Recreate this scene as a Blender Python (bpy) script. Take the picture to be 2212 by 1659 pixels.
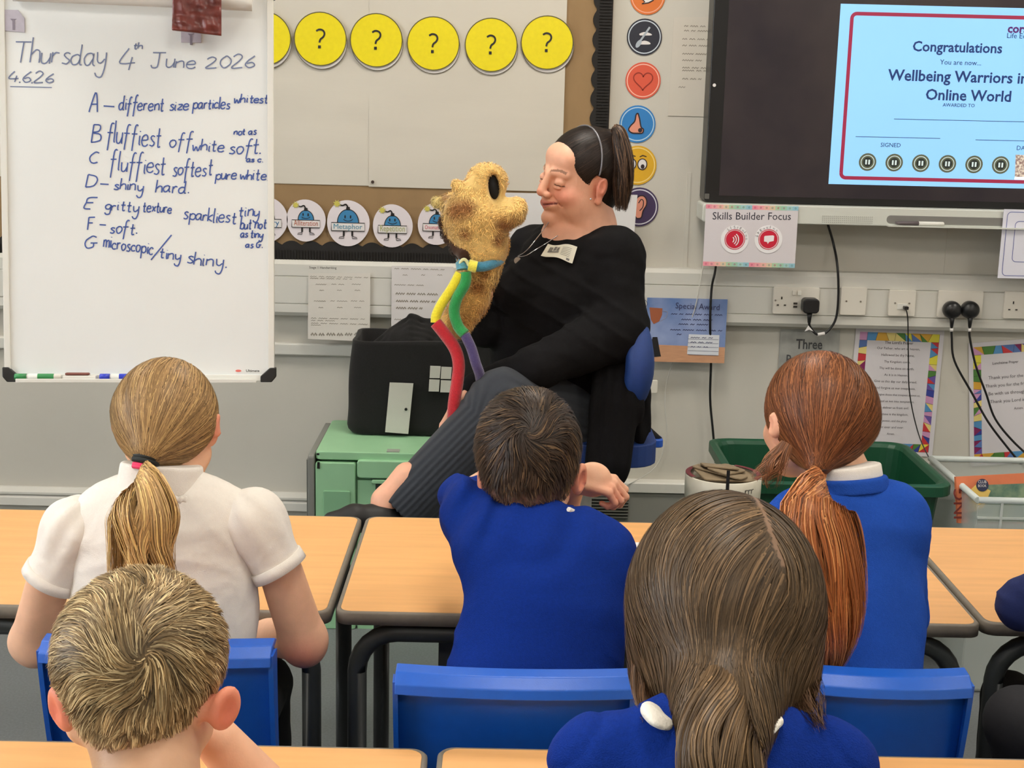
import bpy, bmesh, math, random
import numpy as np
import openvdb
from mathutils import Vector, Matrix, Euler
random.seed(7); RNG=np.random.default_rng(7)
sc=bpy.context.scene; COL=sc.collection
for o in list(bpy.data.objects): bpy.data.objects.remove(o)
PI=math.pi
# ---------------------------------------------------------------- camera
FPX=3068.6; CH=1.5106
PIT,YAW,ROLL=0.20545,-0.007585,0.0241
_cy,_sy=math.cos(YAW),math.sin(YAW)
CF=np.array([-_sy*math.cos(PIT),_cy*math.cos(PIT),-math.sin(PIT)])
_r=np.array([_cy,_sy,0.]); _u=np.cross(_r,CF)
CR=_r*math.cos(ROLL)+_u*math.sin(ROLL); CU=-_r*math.sin(ROLL)+_u*math.cos(ROLL)
CP=np.array([0,0,CH])
cam=bpy.data.cameras.new('camera'); cam.sensor_fit='HORIZONTAL'; cam.sensor_width=36; cam.lens=36*FPX/2212
cam.clip_start=.05; cam.clip_end=60
co=bpy.data.objects.new('camera',cam); COL.objects.link(co); sc.camera=co
M=Matrix.Identity(4)
for i in range(3):
    M[i][0]=CR[i]; M[i][1]=CU[i]; M[i][2]=-CF[i]; M[i][3]=CP[i]
co.matrix_world=M
# ---------------------------------------------------------------- world, exposure, lights
w=bpy.data.worlds.new('world'); sc.world=w; w.use_nodes=True
w.node_tree.nodes['Background'].inputs[0].default_value=(.75,.85,1,1)
w.node_tree.nodes['Background'].inputs[1].default_value=.6
sc.view_settings.view_transform='Standard'; sc.view_settings.look='None'
sc.view_settings.gamma=1; sc.view_settings.use_curve_mapping=False
sc.view_settings.exposure=0.26
def area(name,loc,rot,sx,sy,power,color):
    l=bpy.data.lights.new(name,'AREA'); l.shape='RECTANGLE'; l.size=sx; l.size_y=sy; l.energy=power; l.color=color
    o=bpy.data.objects.new(name,l); COL.objects.link(o); o.location=loc; o.rotation_euler=rot; return o
# ceiling panel lamps (their housings are built with the room)
PANELS=[(x,y) for y in (-.9,1.3,3.3) for x in (-1.9,.2,2.3)]
for x,y in PANELS: area('ceiling_panel_light',(x,y,2.655),(0,0,0),.58,.58,13.5,(1,.935,.83))
# daylight through the window band in the left-hand wall
area('window_daylight',(-3.75,.9,1.65),(0,-PI/2,0),1.5,3.4,135,(.86,.93,1))

# ---------------------------------------------------------------- helpers
def ray(px,py):
    return CF+CR*((px-1106)/FPX)-CU*((py-829.5)/FPX)
def at(px,py,y):
    d=ray(px,py); return CP+d*(y/d[1])
def atz(px,py,z):
    d=ray(px,py); return CP+d*((z-CH)/d[2])
def ppm(p):      # pixels per metre at point
    return FPX/float((np.asarray(p)-CP)@CF)
def J(px,py,y,r=None):
    p=at(px,py,y)
    return (p, r/ppm(p)) if r is not None else p
class Plane:
    def __init__(s,o,ux,uz):
        s.o=np.array(o,float); s.ux=np.array(ux,float)/np.linalg.norm(ux); s.uz=np.array(uz,float)
        s.uz=s.uz-s.ux*(s.uz@s.ux); s.uz/=np.linalg.norm(s.uz); s.n=np.cross(s.ux,s.uz)  # towards camera
    def hit(s,px,py,off=0):
        d=ray(px,py); o=s.o+s.n*off; t=((o-CP)@s.n)/(d@s.n); return CP+d*t
    def uv(s,p): q=np.asarray(p)-s.o; return np.array([q@s.ux,q@s.uz])
    def pt(s,u,v,off=0): return s.o+s.ux*u+s.uz*v+s.n*off
def wallplane(y): return Plane((0,y,0),(1,0,0),(0,0,1))

MATS={}
def mat(name,col,rough=.6,metal=0,noise=0,nscale=30,bump=0,bscale=200,spec=.5,sheen=0,emit=0,alpha=1,trans=0,attr=None,sss=0,stretch=None,coat=0,col2=None,wrinkle=0,wscale=22):
    if name in MATS: return MATS[name]
    m=bpy.data.materials.new(name); MATS[name]=m; m.use_nodes=True; nt=m.node_tree; N=nt.nodes; L=nt.links
    b=N['Principled BSDF']; c=(*col,1)
    b.inputs['Base Color'].default_value=c; b.inputs['Roughness'].default_value=rough; b.inputs['Metallic'].default_value=metal
    b.inputs['Specular IOR Level'].default_value=spec
    if sheen: b.inputs['Sheen Weight'].default_value=sheen; b.inputs['Sheen Roughness'].default_value=.5
    if coat: b.inputs['Coat Weight'].default_value=coat; b.inputs['Coat Roughness'].default_value=.1
    if sss: b.inputs['Subsurface Weight'].default_value=sss; b.inputs['Subsurface Radius'].default_value=(.012,.005,.003); b.inputs['Subsurface Scale'].default_value=.6
    if trans: b.inputs['Transmission Weight'].default_value=trans
    tc=N.new('ShaderNodeTexCoord'); vec=tc.outputs['Object']
    if stretch:
        mp=N.new('ShaderNodeMapping'); mp.inputs['Scale'].default_value=stretch; L.new(vec,mp.inputs[0]); vec=mp.outputs[0]
    src=None
    if attr:
        a=N.new('ShaderNodeAttribute'); a.attribute_name=attr; src=a.outputs['Color']
    if noise or col2:
        n=N.new('ShaderNodeTexNoise'); n.inputs['Scale'].default_value=nscale; n.inputs['Detail'].default_value=4; L.new(vec,n.inputs['Vector'])
        if col2:
            mr=N.new('ShaderNodeValToRGB'); L.new(n.outputs[0],mr.inputs[0])
            mr.color_ramp.elements[0].position=.38; mr.color_ramp.elements[1].position=.62
            mr.color_ramp.elements[0].color=c; mr.color_ramp.elements[1].color=(*col2,1); src=mr.outputs[0]
        else:
            r=N.new('ShaderNodeMapRange'); r.inputs[1].default_value=.25; r.inputs[2].default_value=.75
            r.inputs[3].default_value=1-noise; r.inputs[4].default_value=1+noise; L.new(n.outputs[0],r.inputs[0])
            mx=N.new('ShaderNodeVectorMath'); mx.operation='SCALE'
            if src: L.new(src,mx.inputs[0])
            else: mx.inputs[0].default_value=col
            L.new(r.outputs[0],mx.inputs['Scale']); src=mx.outputs[0]
    if src: L.new(src,b.inputs['Base Color'])
    if bump:
        n2=N.new('ShaderNodeTexNoise'); n2.inputs['Scale'].default_value=bscale; n2.inputs['Detail'].default_value=3; L.new(vec,n2.inputs['Vector'])
        bp=N.new('ShaderNodeBump'); bp.inputs['Strength'].default_value=bump; bp.inputs['Distance'].default_value=.002
        L.new(n2.outputs[0],bp.inputs['Height']); L.new(bp.outputs[0],b.inputs['Normal'])
        if wrinkle:
            n3=N.new('ShaderNodeTexNoise'); n3.inputs['Scale'].default_value=wscale; n3.inputs['Detail'].default_value=2; n3.inputs['Distortion'].default_value=.6; L.new(vec,n3.inputs['Vector'])
            b3=N.new('ShaderNodeBump'); b3.inputs['Strength'].default_value=wrinkle; b3.inputs['Distance'].default_value=.012
            L.new(n3.outputs[0],b3.inputs['Height']); L.new(b3.outputs[0],bp.inputs['Normal'])
    if emit:
        b.inputs['Emission Strength'].default_value=emit
        if src: L.new(src,b.inputs['Emission Color'])
        else: b.inputs['Emission Color'].default_value=c
    if alpha<1: b.inputs['Alpha'].default_value=alpha
    return m
def rgb(r,g,b):   # srgb 0-255 -> linear
    f=lambda v:(v/255/12.92 if v<=10.3 else ((v/255+.055)/1.055)**2.4)
    return (f(r),f(g),f(b))

def tag(o,label=None,cat=None,group=None,kind=None):
    if label: o['label']=label
    if cat: o['category']=cat
    if group: o['group']=group
    if kind: o['kind']=kind
    return o
def empty(name,loc,label,cat,group=None,rot=0):
    o=bpy.data.objects.new(name,None); COL.objects.link(o); o.location=[float(v) for v in loc]; o.rotation_euler=(0,0,rot)
    o.empty_display_size=.05
    tag(o,label,cat,group); return o
def link(name,me,parent=None):
    o=bpy.data.objects.new(name,me); COL.objects.link(o)
    if parent is not None:
        o.parent=parent
        if parent.type=='EMPTY': o.matrix_parent_inverse=(Matrix.Translation(parent.location)@parent.rotation_euler.to_matrix().to_4x4()).inverted()
    return o
class MB:
    def __init__(s): s.v=[]; s.f=[]; s.m=[]; s.col=None; s.sm=[]
    def add(s,vs,fs,mi=0,smooth=False):
        n=len(s.v); s.v.extend([tuple(float(c) for c in v) for v in vs]); s.f.extend([[n+i for i in f] for f in fs])
        s.m.extend([mi]*len(fs)); s.sm.extend([smooth]*len(fs)); return s
    def box(s,c,d,mi=0,R=None):
        c=np.array(c,float); d=np.array(d,float)/2
        vs=[]
        for z in (-1,1):
            for x,y in ((-1,-1),(1,-1),(1,1),(-1,1)):
                q=np.array([x,y,z])*d
                if R is not None: q=R@q
                vs.append(c+q)
        return s.add(vs,[(3,2,1,0),(4,5,6,7),(0,1,5,4),(1,2,6,5),(2,3,7,6),(3,0,4,7)],mi)
    def rbox(s,c,d,r,mi=0,seg=3,R=None,axis=1):
        # box with rounded corners in the plane perpendicular to `axis`, plus small chamfer
        d=np.array(d,float); ax=[i for i in range(3) if i!=axis]
        w_,h_=d[ax[0]]/2,d[ax[1]]/2; pts=[]
        for k,(sx,sy) in enumerate(((1,1),(-1,1),(-1,-1),(1,-1))):
            for j in range(seg+1):
                a=PI/2*(k+j/seg); pts.append((sx*(w_-r)+r*math.cos(a),sy*(h_-r)+r*math.sin(a)))
        n=len(pts); t=d[axis]/2; ch=min(r*.3,t*.5,.002); rings=[]
        for (off,ins) in ((-t,ch),(-t+ch,0),(t-ch,0),(t,ch)):
            ring=[]
            for (x,y) in pts:
                f1=(w_-ins)/w_; f2=(h_-ins)/h_
                q=np.zeros(3); q[ax[0]]=x*f1; q[ax[1]]=y*f2; q[axis]=off
                if R is not None: q=R@q
                ring.append(np.array(c,float)+q)
            rings.append(ring)
        vs=[p for ring in rings for p in ring]
        fs=[[i*n+j,i*n+(j+1)%n,(i+1)*n+(j+1)%n,(i+1)*n+j] for i in range(3) for j in range(n)]
        fs.append(list(range(n))[::-1]); fs.append([3*n+j for j in range(n)])
        return s.add(vs,fs,mi)
    def poly(s,pts,n,t,mi=0,back=False):
        # flat polygon (3D pts) extruded by t along n
        pts=[np.array(p,float) for p in pts]; n=np.array(n,float); k=len(pts)
        vs=[p for p in pts]+[p+n*t for p in pts]
        fs=[[k+i for i in range(k)],[i for i in range(k)][::-1]]+[[i,(i+1)%k,k+(i+1)%k,k+i] for i in range(k)]
        return s.add(vs,fs,mi)
    def tube(s,pts,r,seg=8,mi=0,cap=True,closed=False,up=None):
        pts=[np.array(p,float) for p in pts]; n=len(pts); rr=[r]*n if np.isscalar(r) else r
        ref=np.array([.3,.5,.81]) if up is None else np.array(up,float); vs=[]; prev=None
        for i,p in enumerate(pts):
            a=pts[(i-1)%n] if (i>0 or closed) else p; b=pts[(i+1)%n] if (i<n-1 or closed) else p
            t=b-a; t/=np.linalg.norm(t)+1e-12
            if prev is None: x=np.cross(t,ref); 
            else: x=prev-t*(prev@t)
            if np.linalg.norm(x)<1e-6: x=np.cross(t,[1,0,0.1])
            x/=np.linalg.norm(x); prev=x; y=np.cross(t,x)
            for j in range(seg):
                an=2*PI*j/seg; vs.append(p+(x*math.cos(an)+y*math.sin(an))*rr[i])
        m=n if closed else n-1
        fs=[[i*seg+j,i*seg+(j+1)%seg,((i+1)%n)*seg+(j+1)%seg,((i+1)%n)*seg+j] for i in range(m) for j in range(seg)]
        s.add(vs,fs,mi,True)
        if cap and not closed:
            b=len(s.v)-len(vs); s.f.append([b+j for j in range(seg)][::-1]); s.f.append([b+(n-1)*seg+j for j in range(seg)]); s.m+= [mi,mi]; s.sm+=[False,False]
        return s
    def disc(s,c,ux,uz,rx,rz,t,mi=0,seg=40,wob=0):
        c=np.array(c,float); ux=np.array(ux,float);uz=np.array(uz,float); n=np.cross(ux,uz)
        pts=[]
        for j in range(seg):
            a=2*PI*j/seg; k=1+wob*math.sin(3*a+c[0]*50)
            pts.append(c+ux*rx*k*math.cos(a)+uz*rz*k*math.sin(a))
        return s.poly(pts,n,t,mi)
    def ring(s,c,ux,uz,r1,r2,off,mi=0,seg=40,a0=0,a1=2*PI):
        c=np.array(c,float); ux=np.array(ux,float);uz=np.array(uz,float); n=np.cross(ux,uz); vs=[]
        full=abs(a1-a0-2*PI)<1e-6
        for j in range(seg+1):
            a=a0+(a1-a0)*j/seg
            for r in (r1,r2): vs.append(c+n*off+(ux*math.cos(a)+uz*math.sin(a))*r)
        return s.add(vs,[[2*j,2*j+1,2*j+3,2*j+2] for j in range(seg)],mi)
    def lathe(s,c,prof,axis=(0,0,1),seg=24,mi=0):
        ax=np.array(axis,float); ax/=np.linalg.norm(ax); x=np.cross(ax,[.1,.9,.3]); x/=np.linalg.norm(x); y=np.cross(ax,x); vs=[]
        for (r,h) in prof:
            for j in range(seg):
                a=2*PI*j/seg; vs.append(np.array(c)+ax*h+(x*math.cos(a)+y*math.sin(a))*r)
        n=len(prof)
        return s.add(vs,[[i*seg+j,i*seg+(j+1)%seg,(i+1)*seg+(j+1)%seg,(i+1)*seg+j] for i in range(n-1) for j in range(seg)],mi,True)
    def ribbon(s,pts,n,wd,off=0,mi=0):
        pts=[np.array(p,float) for p in pts]; n=np.array(n,float); vs=[]; k=len(pts)
        for i,p in enumerate(pts):
            t=pts[min(i+1,k-1)]-pts[max(i-1,0)]; t/=np.linalg.norm(t)+1e-12; sd=np.cross(n,t)
            e=wd/2
            vs+= [p+n*off-sd*e,p+n*off+sd*e]
        return s.add(vs,[[2*i,2*i+2,2*i+3,2*i+1] for i in range(k-1)],mi)
    def build(s,name,mats,parent=None,bevel=0,recalc=True,smooth=None):
        me=bpy.data.meshes.new(name); me.from_pydata(s.v,[],s.f)
        if not isinstance(mats,(list,tuple)): mats=[mats]
        for m in mats: me.materials.append(m)
        me.polygons.foreach_set('material_index',s.m)
        me.polygons.foreach_set('use_smooth',[bool(x) for x in s.sm])
        if recalc:
            bm=bmesh.new(); bm.from_mesh(me); bmesh.ops.recalc_face_normals(bm,faces=bm.faces); bm.to_mesh(me); bm.free()
        me.update()
        o=link(name,me,parent)
        if bevel:
            md=o.modifiers.new('bevel','BEVEL'); md.width=bevel; md.segments=2; md.limit_method='ANGLE'
        return o
_tc={}
def textmesh(body,bold=0):
    key=(body,bold)
    if key in _tc: return _tc[key]
    cu=bpy.data.curves.new('lettering','FONT'); cu.body=body; cu.size=1; cu.resolution_u=2; cu.offset=bold
    o=bpy.data.objects.new('tmp',cu); COL.objects.link(o); dg=bpy.context.evaluated_depsgraph_get(); dg.update()
    me=bpy.data.meshes.new_from_object(o.evaluated_get(dg))
    v=np.array([x.co[:] for x in me.vertices]) if len(me.vertices) else np.zeros((0,3)); f=[list(p.vertices) for p in me.polygons]
    bpy.data.objects.remove(o); bpy.data.curves.remove(cu); bpy.data.meshes.remove(me)
    _tc[key]=(v,f); return v,f
def put_text(mb,body,P0,P1,n,mi=0,off=.0006,hscale=1,bold=0,fit=True,size=None,curve=None):
    """text whose bounding box runs from P0 to P1 (baseline) on a plane of normal n (towards the reader)"""
    v,f=textmesh(body,bold)
    if not len(v): return
    P0=np.array(P0,float);P1=np.array(P1,float); n=np.array(n,float); L=np.linalg.norm(P1-P0); ux=(P1-P0)/L; uz=np.cross(n,ux)
    x0,x1=v[:,0].min(),v[:,0].max(); s_=L/(x1-x0)
    vs=P0+np.outer((v[:,0]-x0)*s_,ux)+np.outer(v[:,1]*s_*hscale,uz)+n*off
    mb.add(vs,f,mi)

# ------------------------------------------------ signed-distance modelling
class S:
    def __init__(s): s.ops=[]; s.disp=None
    def cone(s,a,b,ra,rb,k=.012,sub=False,flat=None):
        s.ops.append(('c',np.array(a,float),np.array(b,float),ra,rb,k,sub,flat)); return s
    def chain(s,js,k=.012,flat=None):
        for (a,ra),(b,rb) in zip(js[:-1],js[1:]): s.cone(a,b,ra,rb,k,flat=flat)
        return s
    def ell(s,c,r,R=None,k=.012,sub=False):
        s.ops.append(('e',np.array(c,float),np.array(r,float),None if R is None else np.array(R,float),None,k,sub,None)); return s
    def plane(s,c,n,k=.003):   # cut away the half space beyond the plane (n points to what is removed)
        s.ops.append(('p',np.array(c,float),np.array(n,float)/np.linalg.norm(n),None,None,k,True,None)); return s
    def shell(s,th): s.ops.append(('sh',None,None,None,None,th,False,None)); return s
    def xform(s,R,t,sc_=1):
        R=np.array(R,float); t=np.array(t,float); q=S(); q.disp=s.disp
        for o in s.ops:
            if o[0]=='c': q.ops.append(('c',R@o[1]*sc_+t,R@o[2]*sc_+t,o[3]*sc_,o[4]*sc_,o[5]*sc_,o[6],None if o[7] is None else (R@np.array(o[7][0],float),o[7][1])))
            elif o[0]=='e': q.ops.append(('e',R@o[1]*sc_+t,o[2]*sc_,R if o[3] is None else R@o[3],None,o[5]*sc_,o[6],None))
            elif o[0]=='p': q.ops.append(('p',R@o[1]*sc_+t,R@o[2],None,None,o[5]*sc_,True,None))
            else: q.ops.append(o)
        return q
    def d1(s,o,P):
        if o[0]=='c':
            a,b,ra,rb=o[1:5]; ab=b-a; L=ab@ab+1e-12; t=np.clip(((P-a)@ab)/L,0,1); v=P-(a+t[...,None]*ab); q=(v*v).sum(-1)
            if o[7] is not None:
                n=np.array(o[7][0],float); n=n/np.linalg.norm(n); vn=v@n; q=q+(1/o[7][1]**2-1)*vn*vn
            return np.sqrt(q)-(ra+t*(rb-ra))
        if o[0]=='e':
            q=P-o[1]
            if o[3] is not None: q=q@o[3]
            k0=np.sqrt(((q/o[2])**2).sum(-1)); k1=np.sqrt(((q/o[2]**2)**2).sum(-1))+1e-9
            return k0*(k0-1)/k1
        if o[0]=='p': return (o[1]-P)@o[2]      # positive on the kept side
    def bb(s,o):
        if o[0]=='c':
            m=max(o[3],o[4]); return np.minimum(o[1],o[2])-m,np.maximum(o[1],o[2])+m
        if o[0]=='e': m=o[2].max(); return o[1]-m,o[1]+m
        return None
    @staticmethod
    def comb(d,e,k,sub):
        if sub:
            h=np.clip(.5-.5*(d+e)/k,0,1) if k>0 else 0
            # smooth max(d,-e)
            h=np.clip(.5+.5*(-e-d)/k,0,1); return d*(1-h)+(-e)*h+k*h*(1-h)
        h=np.clip(.5+.5*(d-e)/k,0,1); return d*(1-h)+e*h-k*h*(1-h)
    def __call__(s,P):
        d=np.full(P.shape[:-1],1.0)
        for o in s.ops:
            if o[0]=='sh': d=np.abs(d+o[5]/2)-o[5]/2; continue
            d=s.comb(d,s.d1(o,P),o[5],o[6]) if d.size else d
        if s.disp: d=d-s.disp(P)
        return d
    def grad(s,P,e=.002):
        g=np.stack([s(P+np.eye(3)[i]*e)-s(P-np.eye(3)[i]*e) for i in range(3)],-1)
        return g/(np.linalg.norm(g,axis=-1,keepdims=True)+1e-9)
    def mesh(s,vox,lo=None,hi=None):
        bbs=[s.bb(o) for o in s.ops if o[0] in 'ce' and not o[6]]
        l=np.min([b[0] for b in bbs],0)-3*vox-.006; h=np.max([b[1] for b in bbs],0)+3*vox+.006
        if lo is not None: l=np.maximum(l,lo)
        if hi is not None: h=np.minimum(h,hi)
        n=np.ceil((h-l)/vox).astype(int)+1
        ax=[l[i]+vox*np.arange(n[i]) for i in range(3)]
        D=np.full(tuple(n),1.0,dtype=np.float64)
        for o in s.ops:
            if o[0]=='sh': D=np.abs(D+o[5]/2)-o[5]/2; continue
            b=s.bb(o)
            if b is None: i0=[0]*3; i1=list(n)
            else:
                pad=o[5]+3*vox
                i0=[max(0,int((b[0][i]-pad-l[i])/vox)) for i in range(3)]; i1=[min(n[i],int((b[1][i]+pad-l[i])/vox)+2) for i in range(3)]
            if any(i1[i]<=i0[i] for i in range(3)): continue
            sl=tuple(slice(i0[i],i1[i]) for i in range(3))
            P=np.stack(np.meshgrid(*[ax[i][sl[i]] for i in range(3)],indexing='ij'),-1)
            D[sl]=s.comb(D[sl],s.d1(o,P),o[5],o[6])
        if s.disp:
            near=np.abs(D)<max(.03,4*vox); idx=np.argwhere(near); P=l+idx*vox; D[near]-=s.disp(P)
        # close at the borders
        D[0]=D[-1]=1; D[:,0]=D[:,-1]=1; D[:,:,0]=D[:,:,-1]=1
        g=openvdb.FloatGrid(1.0); g.copyFromArray(D.astype(np.float32)); pts,quads=g.convertToQuads(isovalue=0.0)
        pts=np.asarray(pts,float)*vox+l; quads=np.asarray(quads)
        if len(quads):
            p=pts[quads]; vol=np.einsum('ij,ij->i',np.cross(p[:,1]-p[:,0],p[:,2]-p[:,0]),p[:,0]-pts.mean(0)).sum()
            if vol<0: quads=quads[:,::-1]
        return pts,quads
def mesh_from(name,parts,mats,parent=None,colfn=None,kind=None,smooth=True,attr='tint'):
    """parts: list of (verts Nx3, quads/faces array, matindex) joined into one mesh; colfn(P)->rgb"""
    vs=np.concatenate([p[0] for p in parts]); off=0; loops=[];starts=[];tot=[];mi=[];ls=0
    for v,f,m in parts:
        f=np.asarray(f)
        if len(f)==0: off+=len(v); continue
        k=f.shape[1]; loops.append((f+off).ravel()); starts.append(ls+np.arange(len(f))*k); ls+=len(f)*k; mi.append(np.full(len(f),m)); off+=len(v)
    me=bpy.data.meshes.new(name); me.vertices.add(len(vs)); me.vertices.foreach_set('co',vs.astype(np.float32).ravel())
    loops=np.concatenate(loops); starts=np.concatenate(starts); mi=np.concatenate(mi)
    me.loops.add(len(loops)); me.loops.foreach_set('vertex_index',loops.astype(np.int32))
    me.polygons.add(len(starts)); me.polygons.foreach_set('loop_start',starts.astype(np.int32))
    me.polygons.foreach_set('material_index',mi.astype(np.int32)); me.polygons.foreach_set('use_smooth',np.full(len(starts),smooth))
    if not isinstance(mats,(list,tuple)): mats=[mats]
    for m in mats: me.materials.append(m)
    me.update(calc_edges=True); me.validate()
    if colfn is not None:
        c=colfn(vs) if callable(colfn) else colfn
        a=me.color_attributes.new(attr,'FLOAT_COLOR','POINT'); a.data.foreach_set('color',np.concatenate([c,np.ones((len(c),1))],1).astype(np.float32).ravel())
    o=link(name,me,parent)
    if kind: o['kind']=kind
    return o
def sdf_obj(name,s,vox,m,parent=None,colfn=None,lo=None,hi=None):
    v,q=s.mesh(vox,lo,hi); return mesh_from(name,[(v,q,0)],m,parent,colfn)
def rot(rx=0,ry=0,rz=0): return np.array(Euler((rx,ry,rz),'XYZ').to_matrix())
def vnoise(P,sc_=1.,seed=0):
    """cheap smooth pseudo noise in [-1,1]"""
    r=np.random.default_rng(seed); o=np.zeros(P.shape[:-1])
    for i in range(5):
        k=r.normal(size=3); k*=sc_*(.6+.35*i)/np.linalg.norm(k); o=o+np.sin(P@k+r.uniform(0,6.3))/(1+.3*i)
    return o/3
# ------------------------------------------------ hair strands as flat ribbons
def strands(P,Nn,wd,taper=True,w_end=.25):
    """P: (n,seg,3) strand points, Nn:(n,seg,3) facing normals -> verts, quads"""
    n,sg,_=P.shape
    T=np.gradient(P,axis=1); T/=np.linalg.norm(T,axis=-1,keepdims=True)+1e-9
    Sd=np.cross(Nn,T); Sd/=np.linalg.norm(Sd,axis=-1,keepdims=True)+1e-9
    t=np.linspace(0,1,sg)[None,:,None]; w_=wd*(1-(1-w_end)*t**2)/2 if taper else wd/2
    V=np.stack([P-Sd*w_,P+Sd*w_],2).reshape(-1,3)
    b=(np.arange(n)*sg*2)[:,None]; i=np.arange(sg-1)[None,:]*2
    Q=np.stack([b+i,b+i+1,b+i+3,b+i+2],-1).reshape(-1,4)
    return V,Q
def comb_hair(sdf,seeds,dirfn,length,seg,lift=.0015,liftend=.003,jitter=.1,rng=RNG):
    n=len(seeds); P=np.zeros((n,seg,3)); Nn=np.zeros((n,seg,3)); p=seeds.copy()
    L=(length if np.ndim(length) else np.full(n,length))/(seg-1)
    jd=rng.normal(size=(n,3))*jitter; ofs=rng.uniform(.3,1,size=n)
    for i in range(seg):
        g=sdf.grad(p); d=sdf(p); tl=(lift+(liftend-lift)*i/(seg-1))*ofs
        p=p-g*(d-tl)[:,None]
        P[:,i]=p; Nn[:,i]=g
        v=dirfn(p)+jd; v=v-g*(v*g).sum(-1,keepdims=True); v/=np.linalg.norm(v,axis=-1,keepdims=True)+1e-9
        p=p+v*L[:,None]
    return P,Nn
def surf_seeds(sdf,n,c,r,rng=RNG,accept=None):
    out=[]; tot=0
    while tot<n:
        d=rng.normal(size=(n*2,3)); d/=np.linalg.norm(d,axis=1,keepdims=True); p=np.array(c)+d*np.array(r)
        for _ in range(4): p=p-sdf.grad(p)*sdf(p)[:,None]
        if accept is not None: p=p[accept(p)]
        out.append(p); tot+=len(p)
    return np.concatenate(out)[:n]
def tints(n,seg,base,var,rng=RNG,streak=None,rootdark=1.0):
    base=np.array(base); t=rng.normal(size=(n,1))
    c=base*np.clip(1+var*t,.25,2.2)
    if streak is not None:
        m=rng.random(n)<streak[1]; c[m]=np.array(streak[0])*np.clip(1+.3*var*rng.normal(size=(m.sum(),1)),.5,1.6)
    c=np.repeat(c[:,None,:],seg,1)
    if rootdark!=1: c=c*(rootdark+(1-rootdark)*np.linspace(0,1,seg))[None,:,None]
    return np.repeat(c[:,:,None,:],2,2).reshape(-1,3)
def tail_strands(path,radii,n,seg,wave=.1,rng=RNG,flat=1.,spread=1.,front=None):
    """bundle of strands along a path of 3D points with radii"""
    path=np.array(path,float); radii=np.array(radii,float); m=len(path); tt=np.linspace(0,m-1,seg)
    # catmull-rom
    def cr(A,t):
        i=np.clip(t.astype(int),0,m-2); f=(t-i)[:,None] if A.ndim>1 else (t-i)
        a=A[np.clip(i-1,0,m-1)];b=A[i];c=A[i+1];d=A[np.clip(i+2,0,m-1)]
        return .5*(2*b+(c-a)*f+(2*a-5*b+4*c-d)*f**2+(3*b-a-3*c+d)*f**3)
    C=cr(path,tt); R_=np.maximum(cr(radii,tt),.001)
    T=np.gradient(C,axis=0); T/=np.linalg.norm(T,axis=1,keepdims=True)
    X=np.cross(T,[0,1,0]); X/=np.linalg.norm(X,axis=1,keepdims=True); Y=np.cross(T,X)
    an=rng.uniform(0,2*PI,n); rr=np.sqrt(rng.uniform(.05,1,n)); ph=rng.uniform(0,6.3,n); fr=rng.uniform(.5,2,n); end=rng.uniform(.62,1,n)**.8
    clump=np.round(an/(2*PI)*9); ph=clump*1.7+rng.normal(size=n)*.5; fr=.8+(clump%4)*.35
    P=np.zeros((n,seg,3))
    for i in range(seg):
        u=i/(seg-1); wv=wave*np.sin(ph+fr*u*7)*u
        ex=np.cos(an)*rr+wv; ey=np.sin(an)*rr*flat+wave*.5*np.cos(ph*1.3+fr*u*6)*u
        P[:,i]=C[i]+X[i]*(ex*R_[i])[:,None]+Y[i]*(ey*R_[i])[:,None]
    # vary length: resample each strand to end*t
    idx=np.linspace(0,1,seg)[None,:]*end[:,None]*(seg-1); i0=np.clip(idx.astype(int),0,seg-2); f=(idx-i0)[...,None]
    k=np.arange(n)[:,None]; P=P[k,i0]*(1-f)+P[k,i0+1]*f
    cen=C[np.clip(np.round(idx).astype(int),0,seg-1)]
    Nn=P-cen+np.array([0,-1,0])*R_.mean()*.6; Nn/=np.linalg.norm(Nn,axis=-1,keepdims=True)+1e-9
    return P,Nn
def smooth_path(pts,n=24):
    pts=np.array(pts,float); m=len(pts); t=np.linspace(0,m-1,n); i=np.clip(t.astype(int),0,m-2); f=(t-i)[:,None]
    a=pts[np.clip(i-1,0,m-1)];b=pts[i];c=pts[i+1];d=pts[np.clip(i+2,0,m-1)]
    return .5*(2*b+(c-a)*f+(2*a-5*b+4*c-d)*f**2+(3*b-a-3*c+d)*f**3)
# ================================================================ ROOM
WY=4.40
Mwall=mat('wall_paint',rgb(203,199,188),.75,noise=.03,nscale=3,bump=.08,bscale=300)
Mtrunk=mat('white_plastic_trunking',rgb(212,210,202),.45)
Mwhite=mat('white_plastic',rgb(226,224,216),.35)
Mfloor=mat('grey_vinyl_floor',rgb(112,116,118),.55,noise=.14,nscale=160)
Mceil=mat('ceiling_tile',rgb(225,222,214),.9)
Mpanel=mat('lit_diffuser',(1,.97,.92),.5,emit=2.5)
def struct(mb,name,m,parent=None,**k):
    o=mb.build(name,m,parent,**k)
    if parent is None: o['kind']='structure'
    return o
X0,X1,Y0,Y1,ZC=-3.4,3.6,-2.6,WY,2.7
struct(MB().box(((X0+X1)/2,(Y0+Y1)/2,-.05),(X1-X0+.3,Y1-Y0+.3,.1)),'floor',Mfloor)
struct(MB().box(((X0+X1)/2,(Y0+Y1)/2,ZC+.05),(X1-X0+.3,Y1-Y0+.3,.1)),'ceiling',Mceil)
struct(MB().box(((X0+X1)/2,WY+.05,ZC/2),(X1-X0+.3,.1,ZC)),'wall_back',Mwall)
struct(MB().box(((X0+X1)/2,Y0-.05,ZC/2),(X1-X0+.3,.1,ZC)),'wall_front',Mwall)
struct(MB().box((X1+.05,(Y0+Y1)/2,ZC/2),(.1,Y1-Y0,ZC)),'wall_right',Mwall)
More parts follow.
